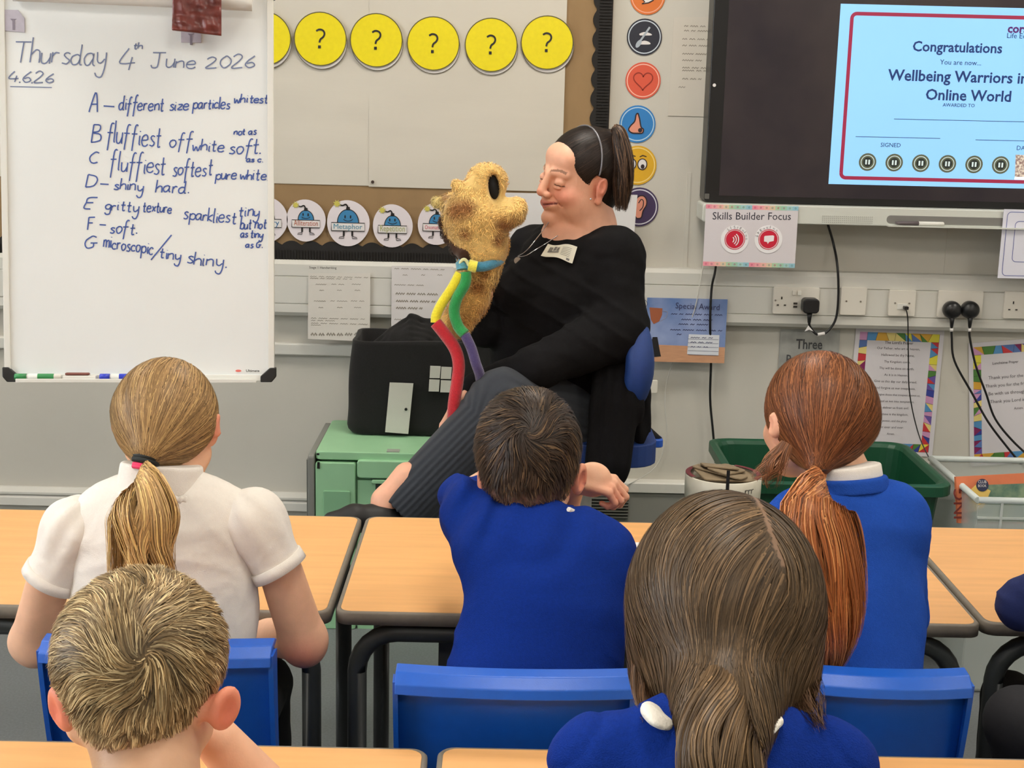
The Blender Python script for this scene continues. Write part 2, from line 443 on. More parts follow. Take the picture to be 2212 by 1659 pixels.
mb=MB(); wl=X0-.05   # left wall with a window band
mb.box((wl,(Y0+Y1)/2,.45),(.1,Y1-Y0,.9)); mb.box((wl,(Y0+Y1)/2,2.55),(.1,Y1-Y0,.3))
mb.box((wl,(Y0-.8)/2,1.65),(.1,-.8-Y0,1.5)); mb.box((wl,(2.6+Y1)/2,1.65),(.1,Y1-2.6,1.5))
struct(mb,'wall_left',Mwall)
wf=MB(); wf.box((X0-.04,.9,.93),(.08,3.4,.06)).box((X0-.04,.9,2.37),(.08,3.4,.06))
for y in (-.8,.33,1.47,2.6): wf.box((X0-.04,y,1.65),(.08,.06,1.5))
o=struct(wf,'window_1',Mwhite)
g=MB()
for i,y in enumerate((-.235,.9,2.035)):
    MB().box((X0-.05,y,1.65),(.006,1.07,1.38)).build('pane',mat('window_glass',(1,1,1),.02,trans=1),o)
for x,y in PANELS:
    MB().box((x,y,2.69),(.62,.62,.02)).build('ceiling_light',Mwhite)
    o=bpy.data.objects[-1] if False else COL.objects[-1]
    o['label']='flat square ceiling panel light, %s the room, %s'%({-.9:'at the rear of',1.3:'in the middle of',3.3:'near the display wall of'}[y],{-1.9:'left of the three',.2:'centre of the three',2.3:'right of the three'}[x]); o['category']='ceiling light'; o['group']='ceiling panel lights'
    MB().box((x,y,2.672),(.58,.58,.012)).build('diffuser',Mpanel,o)

# --- noticeboard
WP=wallplane(WY); YB=WY-.022
Mhess=mat('brown_backing_paper',rgb(150,122,86),.9,noise=.07,nscale=14,bump=.15,bscale=900,stretch=(1,1,.4))
Mpaper=mat('white_backing_paper',rgb(206,200,187),.8,noise=.025,nscale=5,bump=.5,bscale=9,stretch=(.6,1,3))
Mblackb=mat('black_corrugated_border',rgb(30,27,25),.8,noise=.15,nscale=60)
XR=at(1322,150,YB)[0]+.0
XL=-2.3; ZB=at(700,565,YB)[2]; ZT=2.25; XRb=at(1318,200,YB)[0]
nb=empty('noticeboard',(0,WY,ZB),'wall display board backed in brown paper with a scalloped black border','display board')
MB().box(((XL+XRb)/2,WY-.0115,(ZB+ZT)/2),(XRb-XL,.021,ZT-ZB)).build('board_backing',Mhess,nb)
# white sheets on it, right lower corners from the photo
PB=wallplane(YB)
xs=at(797,300,YB)[0]; xe=at(1216,300,YB)[0]; zl=at(700,396,YB)[2]; zr0=at(800,403,YB)[2]; zr1=at(1160,411,YB)[2]
def crinkle_sheet(x0,x1,z0a,z0b,z1,y,name,parent,amp=.003,seed=1,m=None):
    nx,nz=40,40; vs=[];
    for j in range(nz+1):
        for i in range(nx+1):
            u,v_=i/nx,j/nz; x=x0+(x1-x0)*u; z=(z0a+(z0b-z0a)*u)*(1-v_)+z1*v_
            vs.append((x,y,z))
    P=np.array(vs); P[:,1]-=amp*(1+vnoise(P*[1,0,3],14,seed))
    f=[[j*(nx+1)+i,j*(nx+1)+i+1,(j+1)*(nx+1)+i+1,(j+1)*(nx+1)+i] for j in range(nz) for i in range(nx)]
    return mesh_from(name,[(P,np.array(f),0)],m or Mpaper,parent)
crinkle_sheet(-2.2,xs+.01,zl,zl-.004,ZT-.1,YB-.001,'paper_sheet',nb,.0025,3)
crinkle_sheet(xs,xe,zr0,zr1-.003,ZT-.1,YB-.002,'paper_sheet',nb,.003,5)
# scalloped border strips: bottom and right
def scallop(x0,x1,zlo,zhi,vert,amp,per,name):
    mb=MB(); n=int((x1-x0)/per*8); top=[]
    for i in range(n+1):
        u=x0+(x1-x0)*i/n; top.append((u,zhi+amp*(abs(math.sin(PI*(u-x0)/per))**.8)))
    for (u,a),(u2,a2) in zip(top[:-1],top[1:]):
        if not vert: mb.poly([(u,YB-.001,zlo),(u2,YB-.001,zlo),(u2,YB-.001,a2),(u,YB-.001,a)],(0,-1,0),.006)
        else: mb.poly([(zlo,YB-.001,u),(a,YB-.001,u),(a2,YB-.001,u2),(zlo,YB-.001,u2)],(0,-1,0),.006)
    # corrugation ribs
    if not vert:
        k=x0
        while k<x1: mb.box((k,YB-.0085,zlo+.018),(.003,.004,.03)); k+=.009
    else:
        k=x0
        while k<x1: mb.box((zlo-.022,YB-.0085,k),(.036,.004,.003)); k+=.009
    return mb.build(name,Mblackb,nb)
zs=at(700,528,YB)[2]
scallop(XL,XRb-.04,ZB+.001,zs-.006,False,.016,.062,'scalloped_border')
xb=at(1283,150,YB)[0]
scallop(ZB+.02,ZT,XRb-.001,xb+.006,True,-.014,.058,'scalloped_border')
for px,py in ((805,393),):
    p=at(px,py,YB-.008); MB().disc(p,(1,0,0),(0,0,1),.005,.005,.002,seg=12).build('pin',mat('pin_brown',rgb(60,45,35),.5),nb)
# --- flat things on the board
Myel=mat('yellow_card',rgb(236,218,28),.25,noise=.04,nscale=80)
Mink=mat('black_ink',rgb(30,28,30),.5); Mwcard=mat('white_card',rgb(228,224,222),.4)
Mgline=mat('grey_outline',rgb(105,98,88),.5)
def circ(px,py,rpx,y,t=.0015):
    p=at(px,py,y); return p,rpx/ppm(p)
YEL=[(572,83,0),(692,84,0),(813,87,1),(936,94,2),(1061,97,3),(1182,92,4)]
yl=['partly hidden behind the whiteboard','second from the whiteboard','third from the whiteboard','directly above the fur puppet','second from the black border','nearest the black border']
for i,(px,py,k) in enumerate(YEL):
    p,r=circ(px,py,57,YB-.0125); e=empty('question_circle',p,'yellow laminated circle with a question mark, '+yl[i],'wall card','yellow question mark circles')
    q=p+np.array([.002,.0045,-.010])
    MB().disc(q,(1,0,0),(0,0,1),r*.995,r*.995,.001).build('backing_circle',Mwcard,e)
    MB().ring(q,(1,0,0),(0,0,1),r*.975,r*1.0,.0016).build('backing_outline',Mgline,e)
    MB().disc(p,(1,0,0),(0,0,1),r,r*.98,.0015).build('face_card',Myel,e)
    MB().ring(p,(1,0,0),(0,0,1),r*.965,r*1.0,.0022).build('outline',mat('dark_outline',rgb(95,88,40),.5),e)
    qm=MB(); qq=lambda dx,dy:at(px+dx,py+dy,p[1]-.003); qm.ribbon(smooth_path([qq(-9,-17),qq(-2,-20.5),qq(6,-18),qq(9,-11),qq(6,-4),qq(0,1),qq(-2,8)],16),(0,-1,0),.0055,0); qm.poly([qq(-5,14),qq(1,14),qq(1,20.5),qq(-5,20.5)][::-1],(0,-1,0),.0004); qm.build('question_mark',Mink,e)
Mblue=mat('bomb_blue',rgb(58,130,178),.5); Mgold=mat('spark_gold',rgb(205,195,90),.5)
BOMB=[(575,474,46,'Imagery',rgb(60,120,170),'partly hidden behind the whiteboard'),(661,476,42,'Alliteration',rgb(190,110,90),'with the word Alliteration'),(752,482,46,'Metaphor',rgb(70,140,165),'with the word Metaphor'),(848,488,43,'Repetition',rgb(170,175,110),'with a pale green word'),(944,484,42,'Onomatopoeia',rgb(200,60,90),'half hidden by the puppet')]
for k,(px,py,r_,word,wc,lb) in enumerate(BOMB):
    p,r=circ(px,py,r_,YB-.010); e=empty('word_circle',p,'white paper circle printed with a blue bomb, '+lb,'wall card','white circles with blue bombs')
    MB().disc(p,(1,0,0),(0,0,1),r,r*1.08,.001,wob=.015).build('card',mat('white_circle_card',rgb(226,218,222),.5),e)
    mb=MB(); c=lambda u,v_:p+np.array([u*r,-.0022,v_*r]); s=.40 if word!='Metaphor' else .5
    pts=[c(s*math.cos(a),.02+s*1.25*max(0,math.sin(a))) for a in np.linspace(0,PI,18)]
    mb.poly(pts,(0,-1,0),.0004,0); mb.ribbon([pts[i]+[0,-.0006,0] for i in range(18)],(0,-1,0),r*.04,0,1)
    mb.poly([c(-.1,s*1.2),c(.1,s*1.2),c(.08,s*1.2+.16),c(-.08,s*1.2+.16)],(0,-1,0),.0004,1)
    mb.ribbon(smooth_path([c(0,s*1.2+.12),c(-.1,s*1.2+.28),c(-.25,s*1.2+.22),c(-.42,s*1.2+.26)],10),(0,-1,0),r*.07,.0006,1)
    cc=c(-.52,s*1.2+.3); mb.poly([cc+np.array([math.cos(a)*r*(.2 if i%2 else .1),-.0003,math.sin(a)*r*(.2 if i%2 else .1)]) for i,a in enumerate(np.linspace(0,2*PI,16,endpoint=False))],(0,-1,0),.0004,2)
    for sx in (-.14,.12): mb.poly([c(sx+.035*math.cos(a),.30+.08*math.sin(a)) for a in np.linspace(0,2*PI,10,endpoint=False)],(0,-1,0),.0014,1)
    mb.ribbon([c(.28*math.cos(a)*.9,.28+.18*math.sin(a)) for a in np.linspace(-2.6,-.5,10)],(0,-1,0),r*.03,.0014,1)
    w_=.72 if word!='Metaphor' else .78; t0=.02 
    mb.poly([c(-w_,-.36),c(w_,-.36),c(w_,t0),c(-w_,t0)],(0,-1,0),.0012,3)
    mb.ribbon([c(-w_,-.36),c(w_,-.36),c(w_,t0),c(-w_,t0),c(-w_,-.36)],(0,-1,0),r*.035,.0018,1)
    put_text(mb,word,c(-w_*.86,-.27),c(w_*.86,-.27),(0,-1,0),4,.0020,hscale=1.0 if len(word)<10 else 1.5)
    for sx in (-.2,.2):
        mb.ribbon([c(sx,-.38),c(sx*1.0,-.6)],(0,-1,0),r*.09,.0006,1)
        mb.ribbon([c(sx,-.62),c(sx*2.0,-.66),c(sx*2.2,-.72),c(sx,-.72),c(sx,-.62)],(0,-1,0),r*.03,.0006,1)
    mb.build('bomb_print',[Mblue,Mink,Mgold,Mwcard,mat('word_ink_%s'%'abcde'[k],wc,.5)],e)
# --- sense stickers between board and screen
SENSE=[(1399,-8,38,rgb(222,118,50),'orange','mouth','with a speech shape, cut by the top edge'),(1392,80,38,rgb(44,46,58),'black','spoon','with a spoon over a burger'),(1389,174,38,rgb(222,92,68),'red','heart','with a heart outline'),(1377,268,39,rgb(50,130,200),'blue','nose','with a nose'),(1377,357,41,rgb(222,172,40),'yellow','eyes','with two eyes, half behind the ponytail'),(1381,447,41,rgb(70,56,92),'purple','ear','with an ear')]
Mskinp=mat('printed_skin',rgb(226,150,125),.5)
for k,(px,py,r_,c_,cn,kind,lb) in enumerate(SENSE):
    p,r=circ(px,py,r_,WY-.002); e=empty('sense_sticker',p,'round %s wall sticker %s'%(cn,lb),'sticker','round stickers beside the screen')
    MB().disc(p,(1,0,0),(0,0,1),r,r*1.02,.001).build('sticker',mat('sticker_%s'%cn,c_,.35),e)
    rimc={'black':rgb(205,215,225),'purple':rgb(215,215,225),'orange':rgb(240,170,140),'red':rgb(250,190,170),'blue':rgb(180,215,240),'yellow':rgb(245,215,130)}[cn]
    MB().ring(p,(1,0,0),(0,0,1),r*.87,r*.93,.0016).build('rim',mat('rim_%s'%cn,rimc,.4),e)
    mb=MB(); c=lambda u,v_,o=0:p+np.array([u*r,-.002-o,v_*r])
    if kind=='heart':
        pts=[]
        for a in np.linspace(0,2*PI,40): pts.append(c(.034*16*math.sin(a)**3,.034*(13*math.cos(a)-5*math.cos(2*a)-2*math.cos(3*a)-math.cos(4*a))+.02))
        mb.ribbon(pts,(0,-1,0),r*.06,0,0)
    if kind=='nose':
        pts=smooth_path([c(0,.6),c(-.1,.5),c(-.16,.15),c(-.38,-.1),c(-.48,-.32),c(-.3,-.48),c(0,-.5),c(.28,-.48),c(.34,-.28),c(.2,-.15),c(.1,.3),c(0,.6)],40)
        mb.poly(pts,(0,-1,0),.0003,1); mb.ribbon(pts,(0,-1,0),r*.07,.0006,0)
        mb.poly([c(.16+.12*math.cos(a),-.33+.12*math.sin(a),.0006) for a in np.linspace(0,2*PI,14,endpoint=False)],(0,-1,0),.0003,0)
    if kind=='eyes':
        for sx in (-.32,.25):
            mb.poly([c(sx+.24*math.cos(a),.06+.28*math.sin(a)) for a in np.linspace(0,2*PI,20,endpoint=False)],(0,-1,0),.0003,2)
            mb.ribbon([c(sx+.24*math.cos(a),.06+.28*math.sin(a),.0006) for a in np.linspace(0,2*PI,21)],(0,-1,0),r*.05,0,0)
            mb.poly([c(sx+.02+.1*math.cos(a),-.06+.12*math.sin(a),.0008) for a in np.linspace(0,2*PI,14,endpoint=False)],(0,-1,0),.0003,0)
            mb.ribbon([c(sx-.15,.44),c(sx,.52),c(sx+.2,.46)],(0,-1,0),r*.05,0,0)
    if kind=='ear':
        pts=smooth_path([c(-.1,-.6),c(-.22,-.4),c(-.2,.3),c(-.05,.55),c(.2,.58),c(.36,.38),c(.36,.1),c(.2,-.2),c(.12,-.55),c(-.1,-.6)],40)
        mb.poly(pts,(0,-1,0),.0003,1); mb.ribbon(pts,(0,-1,0),r*.06,.0006,0)
        mb.ribbon(smooth_path([c(-.05,.2),c(.08,.4),c(.2,.3),c(.18,0),c(.02,-.2)],14),(0,-1,0),r*.05,.0006,0)
    if kind=='spoon':
        for v0,v1,w_ in ((.08,.2,.42),(-.42,-.28,.36)):
            mb.poly(smooth_path([c(-w_*.6,v0),c(w_*.9,v0+.02),c(w_*.8,v1),c(0,v1+.08),c(-w_*.7,v1-.03),c(-w_*.6,v0)],20),(0,-1,0),.0003,2)
        mb.ribbon([c(.28,.55,.0008),c(-.25,-.25,.0008)],(0,-1,0),r*.11,0,3)
        mb.poly([c(-.32+.16*math.cos(a)+.06*math.sin(a),-.38+.22*math.sin(a)+.05*math.cos(a),.0009) for a in np.linspace(0,2*PI,14,endpoint=False)],(0,-1,0),.0003,3)
    if kind=='mouth':
        mb.poly([c(-.35,-.1),c(-.15,-.32),c(-.32,-.42),c(.05,-.36),c(.35,-.2),c(.45,.3),c(-.4,.3)],(0,-1,0),.0003,2)
        mb.ribbon([c(-.35,-.1),c(-.15,-.32),c(-.32,-.42),c(.05,-.36),c(.35,-.2)],(0,-1,0),r*.06,.0006,0)
    mb.build('print',[mat('print_dark_%s'%cn,rgb(45,30,35) if cn!='red' else rgb(150,45,30),.5),Mskinp,Mwcard,mat('print_grey',rgb(170,180,190),.5)],e)
# --- illegible sheets on the wall
Mfaint=mat('faint_grey_print',rgb(150,143,132),.7); Msheet=mat('sheet_paper',rgb(216,211,202),.7,noise=.02,nscale=20)
def px_rect(x0,y0,x1,y1,y):
    """axis aligned rectangle on a wall plane from image corners (tl, br)"""
    a=at(x0,(y0+y1)/2,y); b=at(x1,(y0+y1)/2,y); t=at((x0+x1)/2,y0,y)[2]; bt=at((x0+x1)/2,y1,y)[2]
    return a[0],b[0],bt,t
def quad_px(pts,y): return [at(px,py,y) for px,py in pts]
def squiggles(mb,rows,y,mi=0,th=2.0):
    for (x0,yy,x1) in rows:
        k=x0
        while k<x1-4:
            L=random.uniform(8,26); e=min(k+L,x1)
            a=at(k,yy+(k-x0)*.022,y); b=at(e,yy+(e-x0)*.022,y); n=max(3,int((e-k)/2.5)); h=th/ppm(a)
            mb.ribbon([a+(b-a)*i/n+np.array([0,0,h*.7*((i%2)-.5)]) for i in range(n+1)],(0,-1,0),h*.55,.0,mi); k=e+5
# sheets hang over the trunking so they stand 45 mm off the wall
YT=WY-.055
sh=empty('handwriting_sheet',at(730,650,YT-.003),'white printed sheet headed Stage 1 Handwriting taped over the trunking','paper','white sheets taped below the display board')
q=quad_px([(665,732),(799,738),(800,590),(666,590)],YT-.003); MB().poly(q,(0,-1,0),.001).build('paper',Msheet,sh)
q=quad_px([(655,596),(806,600),(806,568),(655,568)],YT-.0045)
mb=MB(); put_text(mb,'Stage 1 Handwriting',at(668,580,YT-.005),at(727,581,YT-.005),(0,-1,0),bold=.012); 
mb.build('heading',mat('heading_ink',rgb(90,85,80),.6),sh)
mb=MB(); squiggles(mb,[(670,597,796),(670,601,760),(682,614,706),(716,614,752),(760,614,788),(690,627,700),(728,627,738),(766,627,778),(678,650,708),(714,650,750),(758,650,790),(688,664,700),(728,664,740),(765,664,780),(672,687,788),(672,692,730),(672,698,794),(672,702,700)],YT-.0046,th=2.2)
squiggles(mb,[(672,722,700),(706,722,740),(746,722,760),(766,722,790)],YT-.0046,th=7); mb.build('print',Mfaint,sh)
sh=empty('handwriting_sheet',at(900,640,YT-.003),'white printed sheet partly hidden by the fur puppet and bag','paper','white sheets taped below the display board')
q=quad_px([(845,745),(980,745),(980,576),(846,574)],YT-.003); MB().poly(q,(0,-1,0),.001).build('paper',mat('sheet_paper_cool',rgb(218,214,212),.7),sh)
mb=MB(); squiggles(mb,[(852,580,960),(870,594,880),(910,594,918),(945,594,955),(852,615,915)],YT-.0046,th=2.4); squiggles(mb,[(855,634,945),(856,650,940),(856,665,912)],YT-.0046,th=5); squiggles(mb,[(852,690,925)],YT-.0046,th=3); mb.build('print',Mfaint,sh)
sh=empty('wall_paper_notice',at(1490,130,WY-.002),'pale grey printed notice taped between stickers and screen','paper')
q=quad_px([(1443,250),(1530,252),(1540,36),(1456,38)],WY-.002); MB().poly(q,(0,-1,0),.001).build('paper',mat('notice_paper',rgb(206,200,188),.7),sh)
mb=MB(); squiggles(mb,[(1478,56,1530),(1478,66,1532),(1474,84,1532),(1474,98,1528),(1474,116,1528),(1474,130,1520),(1474,146,1528),(1474,152,1524),(1474,170,1515),(1466,188,1480)],WY-.0036,th=3.5); mb.build('print',Mfaint,sh)
sh=empty('white_poster',at(1290,480,WY-.07),'plain white sheet of card behind the seated woman','paper')
q=quad_px([(1085,600),(1362,600),(1377,421),(1085,416)],WY-.07); MB().poly(q,(0,-1,0),.0015).build('card',mat('plain_card',rgb(214,212,212),.6),sh)

# --- dado trunking: three compartments
zt=at(1780,589,WY-.05)[2]; zb_=at(1780,709,WY-.05)[2]; z1=at(1700,621,WY-.05)[2]; z2=at(1700,680,WY-.05)[2]
def profile_strip(prof,x0,x1,name,m,parent=None,kind=None):
    vs=[];n=len(prof)
    for x in (x0,x1): vs+=[(x,WY-a,b) for a,b in prof]
    mb=MB().add(vs,[[i,(i+1)%n,n+(i+1)%n,n+i] for i in range(n)]+[list(range(n))[::-1],[n+i for i in range(n)]])
    o=mb.build(name,m,parent,bevel=.001)
    if kind: o['kind']=kind
    return o
tr=profile_strip([(0,zt),(.038,zt),(.05,zt-.012),(.05,z1+.001),(.046,z1),(.046,z1-.001),(.05,z1-.002),(.05,z2+.001),(.046,z2),(.046,z2-.001),(.05,z2-.002),(.05,zb_+.012),(.04,zb_),(0,zb_)],X0+.01,X1-.01,'trim_1',Mtrunk,kind='structure')
# second narrower rail seen left, below the trunking
za=at(640,742,WY-.02)[2]; zb2=at(640,768,WY-.02)[2]
profile_strip([(0,za),(.018,za),(.022,za-.004),(.022,zb2+.004),(.018,zb2),(0,zb2)],X0+.01,at(1000,760,WY)[0],'trim_2',Mtrunk,kind='structure')
# low rail (skirting heating pipe casing)
zc=at(100,1056,WY-.03)[2]; zd=at(100,1092,WY-.03)[2]
profile_strip([(0,zc),(.01,zc),(.03,zc-.012),(.03,zc-.02),(.02,zc-.022),(.032,zc-.03),(.034,zd),(0,zd)],X0+.01,at(1000,1060,WY)[0],'baseboard_left',Mtrunk,kind='structure')
ze=at(1500,1044,WY-.04)[2]; zf=at(1500,1066,WY-.04)[2]
profile_strip([(0,ze),(.04,ze),(.045,ze-.004),(.045,zf),(0,zf)],at(1300,1050,WY)[0],X1-.01,'baseboard_right',Mwhite,kind='structure')
profile_strip([(0,zf-.001),(.036,zf-.001),(.036,.01),(0,.01)],at(1270,1050,WY)[0],X1-.01,'trim_3',mat('grey_skirting',rgb(150,150,142),.6),kind='structure')
vt=empty('vent_grille',at(1330,1085,WY-.04),'grey slatted vent grille low on the wall behind the boy','vent')
a=at(1272,1072,WY-.042); b=at(1356,1120,WY-.042)
MB().box(((a[0]+b[0])/2,WY-.039,(a[2]+b[2])/2),(b[0]-a[0],.006,a[2]-b[2])).build('backplate',mat('vent_dark',rgb(70,70,66),.6),vt)
for k in range(7):
    z=a[2]-(a[2]-b[2])*(k+.5)/7; MB().box(((a[0]+b[0])/2,WY-.046,z),(b[0]-a[0],.009,.0035)).build('slat',mat('vent_grey',rgb(125,125,118),.6),vt)
# vertical wall seams
for px in (1690,2045,1480):
    x=at(px,560,WY)[0]; MB().box((x,WY-.001,at(px,520,WY)[2]),(.012,.003,.42)).build('trim_%d'%(4+(px%7)),Mwall)['kind']='structure'
# --- sockets on the trunking
YS=WY-.0505
Mplug=mat('black_plug',rgb(28,28,30),.35); Mhole=mat('socket_hole',rgb(60,55,50),.6); Mplate=mat('socket_plate',rgb(222,217,206),.35)
def plate(x0,y0,x1,y1,label,name='socket',group=None,cat='socket'):
    c=(at((x0+x1)/2,(y0+y1)/2,YS)); w_=at(x1,(y0+y1)/2,YS)[0]-at(x0,(y0+y1)/2,YS)[0]; h=at((x0+x1)/2,y0,YS)[2]-at((x0+x1)/2,y1,YS)[2]
    e=empty(name,c,label,cat,group); MB().rbox((c[0],YS-.005,c[2]),(w_,.01,h),.004).build('faceplate',Mplate,e)
    return e,c,w_,h
def holes(e,c,s=1):
    mb=MB()
    mb.box((c[0],YS-.0105,c[2]+.011),(.004,.002,.008)); mb.box((c[0]-.011,YS-.0105,c[2]-.011),(.0065,.002,.004)); mb.box((c[0]+.011,YS-.0105,c[2]-.011),(.0065,.002,.004))
    mb.build('pin_holes',Mhole,e)
def screws(e,c,dx):
    for s_ in (-1,1): MB().disc((c[0]+s_*dx,YS-.010,c[2]),(1,0,0),(0,0,1),.003,.003,.001,seg=10).build('screw',mat('screw_metal',(.4,.38,.35),.3,metal=1),e)
def plug(px,py,label,square=False,s=1):
    p=at(px,py,YS-.012); e=empty('mains_plug',p,label,'plug','black mains plugs')
    if square: MB().rbox((p[0],YS-.032,p[2]+.002),(.05,.04,.045),.012,seg=5).build('plug_body',Mplug,e,bevel=.004)
    else:
        mb=MB(); mb.lathe((p[0],YS-.0105,p[2]),[(0.001,0),(.0265,0),(.0275,.012),(.0265,.024),(.021,.032),(.012,.037),(.001,.038)],axis=(0,-1,0)); mb.build('plug_body',Mplug,e)
    mb=MB().tube([(p[0],YS-.03,p[2]-.018),(p[0],YS-.033,p[2]-.035),(p[0],YS-.034,p[2]-.052)],[.010,.007,.005]); mb.build('cable_boot',Mplug,e)
    return e,np.array([p[0],YS-.034,p[2]-.05])
e,c,w_,h=plate(1669,620,1768,678,'white double wall socket with one square black plug in it')
holes(e,c+np.array([-.045,0,-.003])); screws(e,c,.064)
MB().rbox((c[0]-.008,YS-.011,c[2]+.025),(.012,.006,.014),.002).build('switch',Mplate,e); MB().rbox((c[0]+.008,YS-.011,c[2]+.025),(.012,.006,.014),.002).build('switch',mat('switch_plate',rgb(235,232,222),.3),e)
mb=MB()
for dz in (-.008,-.018): mb.box((c[0]-.002,YS-.0105,c[2]+dz),(.012,.002,.006))
mb.build('usb_ports',Mhole,e)
pl1,b1=plug(1747,659,'square black plug in the double socket left of the blank plate',True)
e,c,w_,h=plate(1814,620,1870,680,'blank white wall plate under the screen tray',name='blank_plate',cat='wall plate'); screws(e,c,.022)
e,c,w_,h=plate(1918,626,1976,682,'white data socket with a thin black cable plugged in',name='data_socket'); screws(e,c,.022)
MB().box((c[0],YS-.011,c[2]-.010),(.03,.002,.018)).build('shutter',Mwhite,e)
p=at(1955,664,YS-.012); MB().rbox((p[0],YS-.021,p[2]),(.013,.02,.010),.002).build('jack',Mplug,e)
e,c,w_,h=plate(2024,628,2121,686,'white double wall socket holding two round black plugs'); screws(e,c,.045)
pl2,b2=plug(2054,668,'left one of two round black plugs side by side'); pl3,b3=plug(2093,668,'right one of two round black plugs side by side')
e,c,w_,h=plate(2167,630,2268,688,'white wall socket cut by the right edge of the picture'); holes(e,c+np.array([-.045,0,-.003]))
plate(1386,820,1420,848,'small white blank box low on the wall behind the chair',name='junction_box',cat='wall box')
# --- cables
Mcable=mat('black_cable',rgb(24,24,26),.4)
def cable(pts,r,label,m=Mcable,name='cable',parent=None,n=40):
    o=MB().tube(smooth_path(pts,n),r,8).build(name,m,parent)
    if parent is None: tag(o,label,'cable')
    return o
cable([at(1788,484,WY-.03),at(1800,525,WY-.03),at(1809,575,WY-.065),at(1811,640,WY-.068),at(1805,690,WY-.068),at(1785,718,WY-.07),at(1764,722,WY-.075),at(1750,706,WY-.08),b1],.0038,'thick black cable looping from the screen to the square plug')
tg=empty('cable_tag',at(1746,714,WY-.08),'white paper tag on the cable under the square plug','tag'); 
MB().poly(quad_px([(1738,716),(1746,703),(1757,716),(1748,712)],WY-.085),(0,-1,0),.001).build('flag',Mwcard,tg); MB().tube([at(1766,723,WY-.0758),at(1781,720,WY-.0725)],.0052,8).build('wrap',Mwcard,tg)
cable([at(1548,560,WY-.02),at(1544,590,WY-.07),at(1537,625,WY-.066),at(1534,700,WY-.066),at(1536,780,WY-.03),at(1534,860,WY-.02),at(1540,930,WY-.02),at(1546,1000,WY-.03)],.0038,'black cable hanging behind the skills sheet down to the tub')
cable([at(1522,560,WY-.02),at(1514,600,WY-.063),at(1500,670,WY-.063),at(1470,745,WY-.03),at(1444,810,WY-.02),at(1436,870,WY-.02),at(1440,940,WY-.02),at(1415,1010,WY-.02),at(1340,1055,WY-.06)],.0015,'thin white cable curving across the wall',mat('white_cable',rgb(205,203,195),.4))
cable([at(1957,668,WY-.08),at(1961,690,WY-.078),at(1962,760,WY-.05),at(1965,850,WY-.03),at(1985,940,WY-.05),at(2015,1005,WY-.12)],.0019,'thin black cable hanging from the data socket')
for bb,pts,lb in ((b2,[(2056,730),(2062,780),(2100,850),(2135,912),(2175,965),(2212,1010)],'left black mains cable from the two round plugs'),(b3,[(2095,730),(2108,790),(2130,850),(2150,905),(2190,955),(2240,1000)],'right black mains cable from the two round plugs')):
    o=cable([bb]+[at(x,y,WY-.085-.0012*i) for i,(x,y) in enumerate(pts)],.0036,lb)
    MB().tube([bb+np.array([0,-.0,-.006]),at(pts[0][0]-.5,pts[0][1]-14,WY-.085)],.0055,8).build('wrap_label',Mwcard,o)

# ================================================================ SCREEN
YSC=WY-.115
Mbez=mat('black_bezel',rgb(18,17,18),.35); Mglass=mat('dark_screen_glass',rgb(52,46,46),.3,col2=rgb(36,31,36),nscale=1.3); Mtray=mat('silver_white_tray',rgb(206,208,200),.4)
sx0=at(1530,250,YSC)[0]; zbot=at(1800,443,YSC)[2]; sx1=sx0+1.55; ztop=zbot+.93
scn=empty('interactive_screen',((sx0+sx1)/2,WY,zbot),'large black interactive screen showing a blue certificate','screen')
MB().rbox(((sx0+sx1)/2,(YSC+WY-.01)/2,(zbot+ztop)/2),(sx1-sx0,WY-.01-YSC,ztop-zbot),.012).build('casing',Mbez,scn,bevel=.003)
gx0=at(1562,250,YSC)[0]; gz=at(1800,428,YSC)[2]
mb=MB().poly([(gx0,YSC-.0003,gz),(sx1-.03,YSC-.0003,gz),(sx1-.03,YSC-.0003,ztop-.03),(gx0,YSC-.0003,ztop-.03)],(0,-1,0),.0006); mb.build('display_glass',mat('display_dim',rgb(58,50,50),.25,col2=rgb(40,34,40),nscale=2,emit=.12),scn)
p=at(1543,184,YSC); MB().disc(p+[0,-.0005,0],(1,0,0),(0,0,1),.005,.005,.001,seg=14).build('indicator',Mwcard,scn)
p=at(1527,424,YSC); MB().rbox(p,(.014,.004,.016),.002).build('button',mat('grey_button',rgb(90,88,84),.5),scn)
# tray
ty0=at(1800,446,YSC-.04)[2]; ty1=at(1800,486,YSC-.04)[2]; tx0=at(1517,470,YSC-.04)[0]
MB().rbox(((tx0+sx1)/2,(YSC-.04+WY-.02)/2,(ty0+ty1)/2),(sx1-tx0,WY-.02-YSC+.04,ty0-ty1),.008).build('tray',Mtray,scn,bevel=.003)
g0=at(1775,473,YSC-.041); g1=at(1886,476,YSC-.041)
mb=MB()
for j in range(4):
    for i in range(26):
        mb.disc((g0[0]+(g1[0]-g0[0])*(i+.5)/26,YSC-.0405,(g0[2]+g1[2])/2+(j-1.5)*.006),(1,0,0),(0,0,1),.0016,.0016,.0006,seg=6)
mb.build('speaker_grille',mat('grille_grey',rgb(165,166,158),.6),scn)
r0=at(1916,468,YSC-.041); r1=at(2175,487,YSC-.041)
MB().rbox(((r0[0]+r1[0])/2,YSC-.0402,(r0[2]+r1[2])/2+.001),(r1[0]-r0[0],.002,.024),.011,seg=6).build('pen_recess',mat('recess_grey',rgb(122,120,116),.6),scn)
zz=(r0[2]+r1[2])/2-.004
MB().box(((r0[0]+sx1)/2,YSC-.05,zz-.013),(sx1-r0[0]-.002,.018,.004)).build('pen_ledge',Mtray,scn)
pn=empty('screen_pen',(at(1990,476,YSC-.05)),'grey and white stylus lying in the screen tray','pen')
